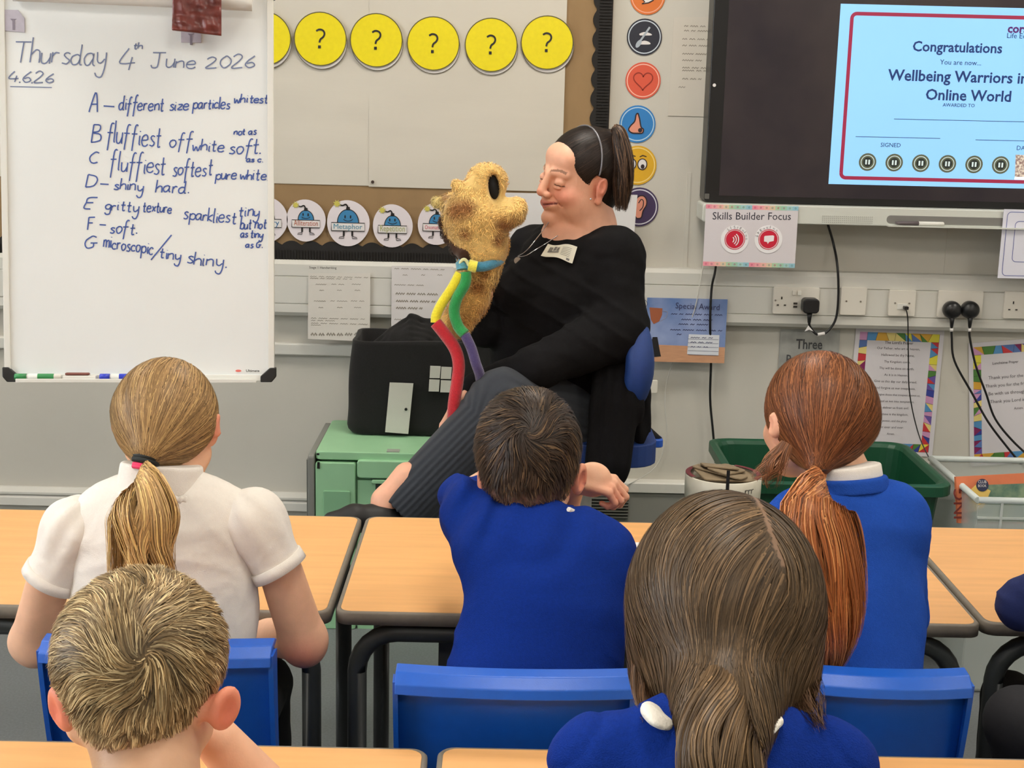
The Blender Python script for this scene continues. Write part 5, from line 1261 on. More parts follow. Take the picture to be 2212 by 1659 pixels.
def collar(name,e,c,rx,ry,h,m,tilt=(0,0),flare=.012,fold=.0,th=.003,a0=0,a1=2*PI,wav=0):
    """upright/folded collar band around the neck centre c (bottom)"""
    n=40; c=np.array(c,float); vs=[]; prof=[(0,0),(.0,h),(fold*.5,h+.003),(fold,h*.8),(fold+flare*.7,h*.15),(fold+flare*.6-th,h*.1),(fold*.6-th,h*.6)] if fold else [(0,0),(-flare*.3,h),(th-flare*.3,h+.0015),(th*1.5,0)]
    k=len(prof); full=abs(a1-a0-2*PI)<1e-6
    for i in range(n+(0 if full else 1)):
        a=a0+(a1-a0)*i/n; ca,sa=math.cos(a),math.sin(a)
        wv=wav*math.sin(a*17)
        for (o,z) in prof: x=(rx+o+wv*(o>0))*ca; y=(ry+o+wv*(o>0))*sa; vs.append(c+np.array([x,y,z+x*tilt[0]+y*tilt[1]]))
    m_=n if full else n; cnt=n if full else n+1
    fs=[[i*k+j,((i+1)%cnt)*k+j,((i+1)%cnt)*k+(j+1)%k,i*k+(j+1)%k] for i in range(m_) for j in range(k)]
    return MB().add(vs,fs,0,True).build(name,m,e)
def foldfn(seed,amp=.004,sc_=22,dirv=None,damp=0,dsc=60):
    def f(P):
        Q=P*np.array([1,1,.75]); o=amp*vnoise(P,sc_,seed)+amp*.55*vnoise(Q,sc_*3.2,seed+1)+amp*.16*vnoise(P,sc_*9,seed+2)
        if dirv is not None:
            d=np.array(dirv,float); q=P@d*dsc+1.6*vnoise(P,9,seed+5); o=o+damp*(1-np.abs(np.sin(q)))**2*np.clip(vnoise(P,16,seed+9)*1.4,0,1)
        return o
    return f
def band(name,e,c,ax,ra,rb,h,m,flat=.85,vox=.0025,disp=None,lo=0):
    ax=np.array(ax,float); ax/=np.linalg.norm(ax); c=np.array(c,float); q=S()
    q.cone(c-ax*.03,c+ax*(h+.03),ra,rb,k=.002,flat=((0,1,0),flat)); q.plane(c+ax*h,ax,k=.004); q.plane(c-ax*lo,-ax,k=.002)
    if disp: q.disp=disp
    return sdf_obj(name,q,vox,m,e)
Mblue_j=mat('royal_blue_fleece',rgb(14,46,130),.95,noise=.10,nscale=260,bump=.6,bscale=700,spec=.15,wrinkle=.55,wscale=14)
Mblue_c=mat('blue_knit',rgb(34,78,172),.95,noise=.08,nscale=260,bump=.6,bscale=700,spec=.15,wrinkle=.5,wscale=12)
Mpolo=mat('white_cotton_pique',rgb(230,223,214),.9,noise=.02,nscale=200,bump=.4,bscale=900,spec=.2,wrinkle=.6,wscale=15)
Mtrou=mat('dark_grey_trousers',rgb(34,34,38),.85,noise=.1,nscale=200)
Mshoe=mat('black_school_shoe',rgb(20,20,20),.35)
def legs(e,hip,knee_y,knee_z,foot_y,gap,m=Mtrou,r=.058,name='trousers'):
    s=S(); hip=np.array(hip,float)
    s.cone(hip+[-.06,0,0],hip+[.06,0,0],.085,.085,k=.02,flat=((0,0,1),.8))
    s.cone(hip+[-.06,0,.05],hip+[.06,0,.05],.075,.075,k=.02)
    for x in (-1,1):
        kn=np.array([hip[0]+x*gap,knee_y,knee_z]); an=np.array([hip[0]+x*gap*1.05,foot_y,.08])
        s.cone(hip+[x*.06,0,0],kn,.068,r*.85,k=.015); s.cone(kn,an,r*.85,.036,k=.012)
    s.disp=foldfn(3,.003,30); sdf_obj(name,s,.008,m,e)
    for x in (-1,1):
        an=np.array([hip[0]+x*gap*1.05,foot_y,.045]); q=S(); q.cone(an,an+[0,.10,-.012],.036,.032,k=.01); q.cone(an,an+[0,0,.035],.036,.030,k=.01); q.plane((0,0,.006),(0,0,-1)); sdf_obj('shoe',q,.006,Mshoe,e)

# ---------- 1. girl in white polo, dark blonde ponytail ----------
def G1():
    y=2.05; hc,rx=J(358,890,2.10,107); ppmv=ppm(hc)
    e=empty('person',(hc[0],2.0,.37),'person in a white polo shirt, dark blonde ponytail tied in black and pink','person','children watching from the tables')
    sc_=rx/.083; Rh=rot(-.05,.0,-.08); t=hc-Rh@(np.array([0,-.008,.022])*sc_)
    s=S(); head_ops(s); hs=s.xform(Rh,t,sc_*.99)
    nk=J(366,1062,2.085); hs.cone(t+[0.01,-.012,-.04],nk,.047,.047,k=.02)
    sh=S(); ar=S()
    # arms
    A=[J(122,1195,2.055,46),J(70,1385,2.10,47),J(215,1420,2.33,34)]; ar.chain(A,k=.014)
    hand_ops(ar,A[2][0],(.5,.8,-.1),(0,.1,-1),1,.72,.5)
    B=[J(590,1185,2.055,46),J(655,1382,2.09,50),J(560,1372,2.30,36)]; ar.chain(B,k=.014)
    hand_ops(ar,B[2][0],(-.7,.8,0),(0,0,-1),-1,.72,.5)
    # elbow points
    ar.ell(J(660,1405,2.08),(.022,.022,.022),k=.02); ar.ell(J(80,1410,2.09),(.02,.02,.02),k=.02)
    col=skin_col([(t+Rh@np.array([x*.08,-.01,0]),(.02,.03,.035),SKR,.55) for x in (-1,1)]+[(J(650,1420,2.06),(.04,.04,.035),rgb(190,110,95),.7)])
    body_obj(e,[(hs,.0032,None,None),(ar,.004,None,None)],col,[[(J(366,1090,2.08),.035),(J(356,1200,2.05),.06),([J(356,1440,2.02)[0],2.02,.46],.07)],[(A[0][0],.025),(J(200,1135,2.05),.03),(J(356,1160,2.05),.04),(J(500,1125,2.05),.03),(B[0][0],.025)]])
    eyes(e,Rh,t,sc_*.99)
    # polo torso
    p=S(); f=((0,1,0),.62)
    p.cone(*[J(215,1128,y)[:3] if 0 else J(215,1130,y)][0:1],J(500,1115,y),J(0,0,y,58)[1],J(0,0,y,58)[1],k=.03,flat=((0,1,0),.8))
    r=lambda px:px/ppmv
    p.cone(J(290,1160,y),J(420,1155,y),r(95),r(95),k=.04,flat=f)
    p.cone(J(355,1190,y),J(356,1300,y),r(185),r(190),k=.05,flat=((0,1,0),.5)); p.cone(J(356,1300,y-.01),J(356,1450,y-.03),r(182),r(188),k=.05,flat=((0,1,0),.55))
    p.cone(J(352,1100,y+.015),J(355,1160,y),r(66),r(125),k=.045,flat=((0,1,0),.75))
    def fd(P):
        o=.003*vnoise(P,30,31)+.0014*vnoise(P*np.array([1,1,.6]),95,3)+.0005*vnoise(P,260,4)
        # drag folds radiating from the arm holes
        for cx_,sg in ((160,1),(545,-1)):
            c=J(cx_,1230,y); d=P-c; a=np.arctan2(d[...,2],d[...,0]*sg); rr=np.linalg.norm(d[...,[0,2]],axis=-1)
            o=o+.0042*(1-np.abs(np.sin(a*5+rr*12)))**2*np.exp(-((rr-.08)/.06)**2)
        return o
    p.disp=fd
    sdf_obj('polo_shirt',p,.005,Mpolo,e)
    for (a,b,ra,rb,cuff) in ((J(172,1140,y),J(108,1255,y+.0),64,60,0),(J(540,1125,y),J(606,1232,y),62,58,1)):
        q=S(); q.cone(a,b,r(ra),r(rb),k=.01); q.ell(a+(b-a)*.15+[0,0,.012],(r(62),r(56),r(58)),k=.03)
        ax=(b-a)/np.linalg.norm(b-a); q.plane(b,ax,k=.002)
        pl=a-ax*.0
        q.disp=lambda P,a=a,ax=ax:.002*vnoise(P,60,4)+.0022*np.sin(np.arctan2((P-a)@np.array([0,1,0]),(P-a)@np.cross(ax,[0,1,0]))*8)*np.exp(-(((P-a)@ax-.0)/.05)**2)
        sdf_obj('sleeve',q,.004,Mpolo,e)
        cf=MB(); x=np.cross(ax,[0,1,0]); x/=np.linalg.norm(x); yv=np.cross(ax,x); rr=r(rb)
        pr=[(rr-.002,-.018),(rr+.003,-.017),(rr+.0035,0),(rr-.001,.001),(rr-.004,-.002)]
        vs=[b+ax*z+x*rad*math.cos(2*PI*i/36)+yv*rad*math.sin(2*PI*i/36) for i in range(36) for rad,z in pr]; k=len(pr)
        cf.add(vs,[[i*k+j,((i+1)%36)*k+j,((i+1)%36)*k+(j+1)%k,i*k+(j+1)%k] for i in range(36) for j in range(k)],0,True); cf.build('cuff',Mpolo,e)
    cc=J(352,1070,y+.02); band('collar',e,J(346,1062,y-.004),(.05,.16,1),r(98),r(82),.042,Mpolo,.76)
    band('collar_trim',e,J(348,1068,y-.004),(.05,.16,1),r(112),r(104),.005,Mpolo,.68,disp=lambda P:.0012*np.sin(P[...,0]*900),lo=.004)
    # hair
    base=rgb(150,118,78); cap=S(); tie=J(322,972,2.10)-[0,rx*1.12,0]; tie=at(322,975,hc[1]-rx*1.05)
    cap.ell(hc,(rx*.985,rx*1.16,rx*1.10),Rh,k=.02); cap.cone(hc+[0,-.02,-.02],tie,rx*.80,.014,k=.05)
    cap.plane(hc+Rh@np.array([0,.050,-.0]),Rh@np.array([0,1,-.55])); cap.plane(hc+np.array([0.03,.0,-.062]),(.55,.55,-.8),k=.02)
    def keep(P): return cap(P)<.01
    seeds=surf_seeds(cap,5200,hc,(rx,rx*1.2,rx*1.15)); 
    def dr(P):
        v=tie-P; return v/np.linalg.norm(v,axis=-1,keepdims=True)
    dist=np.linalg.norm(seeds-tie,axis=1); ok=dist>.02; seeds=seeds[ok]; dist=dist[ok]
    HP,HN=comb_hair(cap,seeds,dr,np.minimum(dist*1.05,.11),9,.0008,.0022,.06)
    v2,q2=strands(HP,HN,.0018); c2=tints(len(HP),9,base,.28,streak=(rgb(196,160,105),.18))
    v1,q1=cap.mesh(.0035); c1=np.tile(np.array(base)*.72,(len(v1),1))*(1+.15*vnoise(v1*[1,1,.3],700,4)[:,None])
    tp=[at(318,985,hc[1]-rx*1.08),at(314,1005,hc[1]-rx*1.15),at(312,1050,1.93),at(310,1110,1.90),at(305,1175,1.89),at(312,1235,1.89),at(318,1300,1.90)]
    TP,TN=tail_strands(tp,np.array([15,15,46,70,60,62,50])/ppm(tp[3]),2800,22,.34,flat=.5)
    v3,q3=strands(TP,TN,.0022); c3=tints(len(TP),22,rgb(176,140,92),.30,streak=(rgb(222,186,120),.25)); 
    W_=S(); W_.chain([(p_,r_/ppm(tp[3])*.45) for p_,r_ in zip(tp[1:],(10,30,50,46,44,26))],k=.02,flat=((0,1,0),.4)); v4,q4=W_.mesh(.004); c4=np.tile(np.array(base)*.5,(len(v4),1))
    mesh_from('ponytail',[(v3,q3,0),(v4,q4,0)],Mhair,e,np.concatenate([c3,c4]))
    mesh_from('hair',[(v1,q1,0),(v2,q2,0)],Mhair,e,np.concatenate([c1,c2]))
    d=tp[1]-tie; d/=np.linalg.norm(d)
    for nm,z,cl,rr in (('hair_tie',-.004,rgb(24,28,26),.0160),('hair_tie',.002,rgb(24,28,26),.0165),('hair_tie',.008,rgb(24,28,26),.0160),('pink_hair_tie',.0155,rgb(226,50,95),.0150),('pink_hair_tie',.0190,rgb(226,50,95),.0148)):
        c=tp[0]+d*z; x=np.cross(d,[0,1,0]); x/=np.linalg.norm(x); yv=np.cross(d,x)
        MB().tube([c+x*rr*math.cos(a)+yv*rr*math.sin(a) for a in np.linspace(0,2*PI,28,endpoint=False)],.0050 if nm=='hair_tie' else .0034,8,closed=True).build(nm,mat('tie_'+('pink' if 'pink' in nm else 'black'),cl,.7),e)
    legs(e,(cc[0],2.03,.455),2.42,.44,2.45,.09)
    return e
G1()
# ---------- 2. boy, dark short hair, blue jumper ----------
def short_hair(e,hc,rx,ry,Rh,whorl,base,n,sw=1,streak=None,long=.034,fade_z=-.045,vox=.0035,wd=.0016,nape=None,curl=.0,lw=.80):
    cap=S(); cap.ell(hc,(rx*.965,rx*1.14,ry*.965),Rh,k=.02)
    cap.ell(hc+np.array([0,-.030,-ry*.45]),(rx*lw,rx*.75,ry*.62),Rh,k=.018)
    cap.plane(hc+Rh@np.array([0,.055,0]),Rh@np.array([0,1,-.7]),k=.006)
    cap.plane(hc+np.array([0,0,fade_z-ry*.52]),(0,.75,-1),k=.006)
    def dr(P):
        v=P-whorl; r=np.linalg.norm(v,axis=-1,keepdims=True); g=cap.grad(P); v=v/(r+1e-6); tz=np.cross(g,v)*sw
        k=np.clip(1.25-r/.065,0.05,1.15); out=v+tz*k+np.array([0,0,-.45])*np.clip(r/.08,0,1); return out+curl*np.stack([vnoise(P,60,3),vnoise(P,60,4),vnoise(P,60,5)],-1)
    seeds=surf_seeds(cap,n,hc,(rx,rx*1.15,ry)); zrel=(seeds[:,2]-(hc[2]-ry*.75))/(ry*1.2)
    L=long*np.clip(.14+zrel*1.05,.12,1)*RNG.uniform(.7,1.15,n)
    # strands gather into tufts: each follows one of a set of guide directions
    HP,HN=comb_hair(cap,seeds,dr,L,7,.0015,.0075,.14)
    gi=RNG.choice(n,n//14,replace=False); G=seeds[gi]; own=np.empty(n,int)
    for a_ in range(0,n,2000): own[a_:a_+2000]=np.argmin(((seeds[a_:a_+2000,None]-G[None])**2).sum(-1),1)
    gp=HP[gi][own]; tt=(np.linspace(0,1,7)**1.3)[None,:,None]*.62; HP=HP*(1-tt)+gp*tt+(HP[:,:1]-gp[:,:1])*tt*.35
    v2,q2=strands(HP,HN,wd,w_end=.12); c2=tints(len(HP),7,base,.26,streak=streak,rootdark=.5)
    tn=np.clip(1+.28*RNG.normal(size=len(gi)),.6,1.6)[own]; c2=c2*np.repeat(tn,14)[:,None]
    fz=np.clip((hc[2]-ry*.55-np.repeat(HP[:,0,2],14))/.05,0,1)[:,None]*(.75 if lw<.7 else .35); c2=c2*(1-fz)+SK*.75*fz
    v1,q1=cap.mesh(vox); c1=np.tile(np.array(base)*.5,(len(v1),1))*(1+.2*vnoise(v1,260,4)[:,None])
    lo=np.clip((hc[2]-ry*.50-v1[:,2])/.04,0,1)[:,None]*.75; c1=c1*(1-lo)+SK*.72*lo
    mesh_from('hair',[(v1,q1,0),(v2,q2,0)],Mhair,e,np.concatenate([c1,c2]))
    return cap
def B1():
    y=2.06; hc,rx=J(1140,962,2.14,115); pv=ppm(hc); r=lambda px:px/pv
    e=empty('person',(hc[0],2.0,.37),'person in a royal blue jumper with short dark hair, head on hands','person','children watching from the tables')
    sc_=rx/.083; Rh=rot(-.12,.05,.10); t=hc-Rh@(np.array([0,-.008,.028])*sc_)
    s=S(); head_ops(s,ear=0,cr=.93); hs=s.xform(Rh,t,sc_*.98)
    nk=J(1165,1110,2.10); hs.cone(t+[0.0,-.012,-.03],nk,.044,.044,k=.02)
    # bigger right ear as in the photo
    E1=J(1252,1035,2.14); hs.cone(E1-[.022,-.004,0],E1,.014,.010,k=.01); hs.ell(E1,(.010,.015,.027),rot(0,.15,-.5),k=.006); hs.ell(E1+[.004,-.006,0],(.005,.008,.016),rot(0,.1,-.5),k=.003,sub=True)
    E2=J(1048,1045,2.13); hs.cone(E2+[.022,.004,0],E2,.014,.010,k=.01); hs.ell(E2,(.009,.014,.026),rot(0,-.35,.5),k=.006)
    hd=S(); wr=J(1236,1036,2.22); el=J(1190,1185,2.44); hd.cone(el,wr,.030,.023,k=.01); hd.ell(J(1280,1036,2.215),(.031,.020,.029),k=.012)
    hand_ops(hd,wr+[.008,-.004,.004],(.85,-.15,-.14),(-.30,.40,-.85),1,.68,.95,thumb=.7)
    wl=J(1055,1035,2.30); hd.cone(J(1000,1075,2.38),wl,.026,.02,k=.01); hand_ops(hd,wl,(.7,-.2,.3),(.6,-.5,-.2),1,.62,.6)
    col=skin_col([(E1,(.02,.03,.035),SKR,.6),(E2,(.02,.03,.035),SKR,.6),(J(1315,1080,2.2),(.03,.03,.03),rgb(222,120,100),.5)])
    body_obj(e,[(hs,.003,None,None),(hd,.0024,None,None)],col,[[(J(1165,1130,2.10),.03),(J(1185,1255,2.06),.055),([J(1160,1470,1.99)[0],2.02,.46],.065)],[(el,.022),(J(1290,1200,2.08),.025),(J(1185,1220,2.08),.04),(J(1070,1170,2.10),.025),(J(1000,1078,2.36),.022)]]); eyes(e,Rh,t,sc_*.98)
    p=S(); 
    p.cone(J(1095,1185,y+.02),J(1265,1200,y+.02),r(80),r(80),k=.05,flat=((0,1,0),.75))
    p.cone(J(1150,1135,y+.045),J(1190,1230,y),r(68),r(120),k=.05,flat=((0,1,0),.75))
    p.cone(J(1185,1255,y-.0),J(1183,1330,y-.03),r(158),r(160),k=.05,flat=((0,1,0),.60)); p.cone(J(1183,1330,y-.03),J(1150,1470,y-.06),r(152),r(182),k=.05,flat=((0,1,0),.62))
    # right shoulder and arm going forward
    p.cone(J(1295,1205,y+.0),J(1250,1190,y+.02),r(68),r(70),k=.04); p.cone(J(1298,1210,y),J(1200,1165,2.38),r(60),r(46),k=.03)
    p.cone(J(1200,1165,2.38),J(1225,1125,2.40),r(42),r(34),k=.02)
    # left arm raised
    p.cone(J(1060,1180,y+.02),J(1035,1120,2.14),r(82),r(74),k=.04); p.cone(J(1030,1112,2.15),J(1000,1075,2.30),r(70),r(52),k=.03); p.cone(J(985,1072,2.30),J(1040,1060,2.24),r(40),r(34),k=.02); p.ell(J(968,1062,2.29),(r(16),r(16),r(14)),k=.02)
    fo=foldfn(41,.0035,34,(.8,0,.55),.0045,55)
    def fd(P):
        o=fo(P)
        c=J(1150,1150,1.95); d=P-c; rr=np.linalg.norm(d[...,[0,2]],axis=-1); o=o+.005*np.sin(rr*95-1)*np.exp(-((rr-.06)/.035)**2)*(d[...,0]>-.03)
        c=J(1030,1120,2.0); d=P-c; o=o+.006*np.sin((d[...,0]*.9-d[...,2]*.5)*150)*np.exp(-(np.linalg.norm(d[...,[0,2]],axis=-1)/.055)**2)
        return o
    p.disp=fd; sdf_obj('jumper',p,.0045,Mblue_j,e)
    band('jumper_neckband',e,J(1158,1112,y+.045),(-.08,.25,1),r(88),r(80),.012,Mblue_j,.72)
    cb=MB().tube(smooth_path([J(1228,1100,2.05),J(1240,1106,2.06),J(1250,1112,2.08)],6),.004,6).build('polo_collar',Mpolo,e)
    short_hair(e,hc,rx,r(128),Rh,at(1142,926,hc[1]-rx*1.02),rgb(60,45,34),8500,1,(rgb(112,88,62),.12),.036,curl=.5,fade_z=-.012)
    legs(e,(J(1160,1470,1.99)[0],2.02,.455),2.40,.44,2.44,.10)
B1()
# ---------- 3. girl, auburn ponytail, blue cardigan ----------
def G2():
    y=2.08; hc,rx=J(1773,880,2.15,113); pv=ppm(hc); r=lambda px:px/pv
    e=empty('person',(hc[0],2.0,.37),'person in a blue cardigan with a long auburn ponytail over a white collar','person','children watching from the tables')
    sc_=rx/.083; Rh=rot(-.05,-.04,.38); t=hc-Rh@(np.array([0,-.008,.022])*sc_)
    s=S(); head_ops(s); hs=s.xform(Rh,t,sc_*.98); nk=J(1828,1045,2.12); hs.cone(t+[0.01,-.012,-.03],nk,.045,.044,k=.02)
    # cheek edge visible at left
    hs.cone(J(1668,900,2.18),J(1695,965,2.17),.010,.012,k=.015)
    col=skin_col([(J(1672,900,2.15),(.03,.05,.05),rgb(232,150,125),.6)])
    hd=S(); hand_ops(hd,J(1895,1425,y+.26),(-.4,.8,0),(0,0,-1),-1,.75,.3); hand_ops(hd,J(1695,1405,y+.26),(.4,.8,0),(0,0,-1),1,.75,.3)
    body_obj(e,[(hs,.0032,None,None),(hd,.0035,None,None)],col,[[(J(1828,1060,2.12),.032),(J(1825,1190,y),.055),([J(1830,1480,2.0)[0],2.04,.46],.065)],[(J(1895,1425,y+.26),.016),(J(1958,1330,y+.03),.022),(J(1935,1130,y),.028),(J(1830,1150,y),.04),(J(1720,1135,y),.028),(J(1670,1330,y+.03),.022),(J(1695,1405,y+.26),.016)]]); eyes(e,Rh,t,sc_*.98)
    p=S(); p.cone(J(1730,1120,y),J(1925,1110,y),r(62),r(66),k=.04,flat=((0,1,0),.85))
    p.cone(J(1832,1086,y+.02),J(1832,1150,y),r(58),r(115),k=.045,flat=((0,1,0),.75))
    p.cone(J(1825,1190,y),J(1825,1330,y-.03),r(150),r(155),k=.05,flat=((0,1,0),.62)); p.cone(J(1825,1330,y-.03),J(1830,1480,y-.07),r(155),r(160),k=.05,flat=((0,1,0),.62))
    for (a,b,c,ra) in ((J(1945,1130,y),J(1958,1330,y+.03),J(1900,1420,y+.24),58),(J(1700,1135,y),J(1665,1330,y+.03),J(1690,1400,y+.24),56)):
        p.cone(a,b,r(ra),r(44),k=.02); p.cone(b,c,r(44),r(34),k=.02)
    p.disp=foldfn(77,.0035,34,(.35,0,.9),.0045,55); sdf_obj('cardigan',p,.0048,Mblue_c,e)
    band('neckband',e,J(1836,1062,y+.0),(-.10,.14,1),r(88),r(76),.022,Mblue_c,.75)
    band('polo_collar',e,J(1836,1036,y+.008),(-.14,.14,1),r(72),r(66),.022,Mpolo,.75)
    base=rgb(112,66,38); cap=S(); tie=at(1766,1006,hc[1]-rx*1.02)
    cap.ell(hc,(rx*.985,rx*1.15,rx*1.08),Rh,k=.02); cap.cone(hc+[0.0,-.02,-.025],tie,rx*.82,.014,k=.05)
    cap.plane(hc+Rh@np.array([0,.045,0]),Rh@np.array([0,1,-.35])); cap.plane(hc+np.array([0.03,.0,-.060]),(.45,.5,-.8),k=.02)
    seeds=surf_seeds(cap,5200,hc,(rx,rx*1.2,rx*1.15))
    dr=lambda P:(tie-P)/np.linalg.norm(tie-P,axis=-1,keepdims=True)
    dist=np.linalg.norm(seeds-tie,axis=1); ok=dist>.02; seeds=seeds[ok]; dist=dist[ok]
    HP,HN=comb_hair(cap,seeds,dr,np.minimum(dist*1.05,.12),9,.0008,.003,.08)
    v2,q2=strands(HP,HN,.0018); c2=tints(len(HP),9,base,.30,streak=(rgb(158,98,58),.18))
    v1,q1=cap.mesh(.0035); c1=np.tile(np.array(base)*.68,(len(v1),1))*(1+.15*vnoise(v1,220,4)[:,None])
    mesh_from('hair',[(v1,q1,0),(v2,q2,0)],Mhair,e,np.concatenate([c1,c2]))
    yy=hc[1]-rx*1.05
    tp=[tie,at(1766,1030,yy-.02),at(1762,1090,1.92),at(1775,1160,1.90),at(1790,1240,1.89),at(1800,1320,1.89),at(1800,1390,1.90),at(1790,1455,1.91)]
    R_=np.array([22,28,72,84,78,66,48,24])/ppm(tp[3]); TP,TN=tail_strands(tp,R_,3400,24,.16,flat=.5); v3,q3=strands(TP,TN,.0022); c3=tints(len(TP),24,rgb(150,88,48),.32,streak=(rgb(198,134,82),.22))
    fd=np.linspace(1,.6,24); c3=c3
    W_=S(); W_.chain([(p_,r_*.42) for p_,r_ in zip(tp[1:-1],R_[1:-1]*np.array([.5,.8,1,1,1,1])[:len(R_)-2])],k=.02,flat=((0,1,0),.4)); v4,q4=W_.mesh(.0045); c4=np.tile(np.array(base)*.55,(len(v4),1))
    mesh_from('ponytail',[(v3,q3,0),(v4,q4,0)],Mhair,e,np.concatenate([c3,c4]))
    # loose wisps over the shoulder at left
    TP,TN=tail_strands([at(1700,960,2.0),at(1672,1010,1.98),at(1645,1045,1.98)],[.01,.02,.02],160,12,.4,flat=.6); v5,q5=strands(TP,TN,.0012); mesh_from('loose_hair',[(v5,q5,0)],Mhair,e,tints(len(TP),12,rgb(130,84,55),.3))
    d=np.array([.05,-.1,-1]); d/=np.linalg.norm(d); x=np.cross(d,[0,1,0]); x/=np.linalg.norm(x); yv=np.cross(d,x); c=tie+d*.004
    MB().tube([c+x*.0155*math.cos(a)+yv*.0155*math.sin(a) for a in np.linspace(0,2*PI,24,endpoint=False)],.003,8,closed=True).build('hair_tie',mat('tie_brown',rgb(60,40,32),.7),e)
    legs(e,(J(1830,1480,2.0)[0],2.04,.455),2.42,.44,2.46,.09)
G2()
# ---------- 4. blond boy, near left ----------
def B2():
    hc,rx=J(303,1408,1.36,185); pv=ppm(hc); r=lambda px:px/pv
    e=empty('person',(hc[0],1.15,.37),'person with short sandy blond hair and red ears at the bottom left, chin on hand','person','children watching from the tables')
    sc_=rx/.083; Rh=rot(-.10,.04,.04); t=hc-Rh@(np.array([0,-.008,.028])*sc_)
    s=S(); head_ops(s,ear=0,cr=.91); hs=s.xform(Rh,t,sc_*.97); nk=J(322,1720,1.285); hs.cone(t+[.004,-.012,-.03],nk,.050,.052,k=.022)
    hs.ell(hc+np.array([r(14),-.022,-r(165)]),(r(108),.046,.05),k=.02)
    E1=J(486,1530,1.33); E2=J(132,1532,1.31)
    for E,sg in ((E1,1),(E2,-1)):
        hs.cone(E+[-sg*.030,.004,0],E,.016,.012,k=.01)
        hs.ell(E,(.0095,.018,.0255),rot(0,sg*.22,-sg*.75),k=.006); hs.ell(E+[sg*.006,-.008,.001],(.005,.010,.0165),rot(0,sg*.2,-sg*.75),k=.004,sub=True)
    ar=S(); el=J(640,1790,1.50); wr=J(470,1600,1.47); ar.cone(el,wr,.036,.026,k=.012); hand_ops(ar,wr,(-.6,.1,.6),(-.6,-.2,-.3),-1,.8,.5); ar.cone(el,J(560,1950,1.25),.037,.045,k=.02)
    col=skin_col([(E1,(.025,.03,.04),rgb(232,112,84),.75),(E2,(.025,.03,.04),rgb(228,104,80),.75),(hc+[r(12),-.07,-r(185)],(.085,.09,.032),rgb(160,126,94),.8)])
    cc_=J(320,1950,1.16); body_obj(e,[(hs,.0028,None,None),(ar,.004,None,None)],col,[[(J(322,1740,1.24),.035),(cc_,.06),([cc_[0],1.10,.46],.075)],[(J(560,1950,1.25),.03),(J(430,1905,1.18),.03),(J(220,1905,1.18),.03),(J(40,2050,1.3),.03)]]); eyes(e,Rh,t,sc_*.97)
    short_hair(e,hc,rx,r(182),Rh,at(312,1412,hc[1]-rx*1.12),rgb(142,116,78),15000,-1,(rgb(216,190,142),.30),.044,vox=.003,wd=.0014,curl=.6,fade_z=-.034,lw=.60)
    p=S(); p.cone(J(190,1900,1.18),J(450,1900,1.18),.055,.055,k=.04); c=J(320,1950,1.16); p.cone(c,[c[0],1.10,.48],.125,.13,k=.05,flat=((0,1,0),.62))
    p.cone(J(450,1900,1.18),J(560,1950,1.25),.055,.05,k=.03); p.cone(J(190,1900,1.18),J(40,2050,1.3),.055,.045,k=.03); p.disp=foldfn(5,.004,24); sdf_obj('polo_shirt',p,.007,Mpolo,e)
    legs(e,(c[0],1.10,.455),1.5,.44,1.52,.09)
B2()
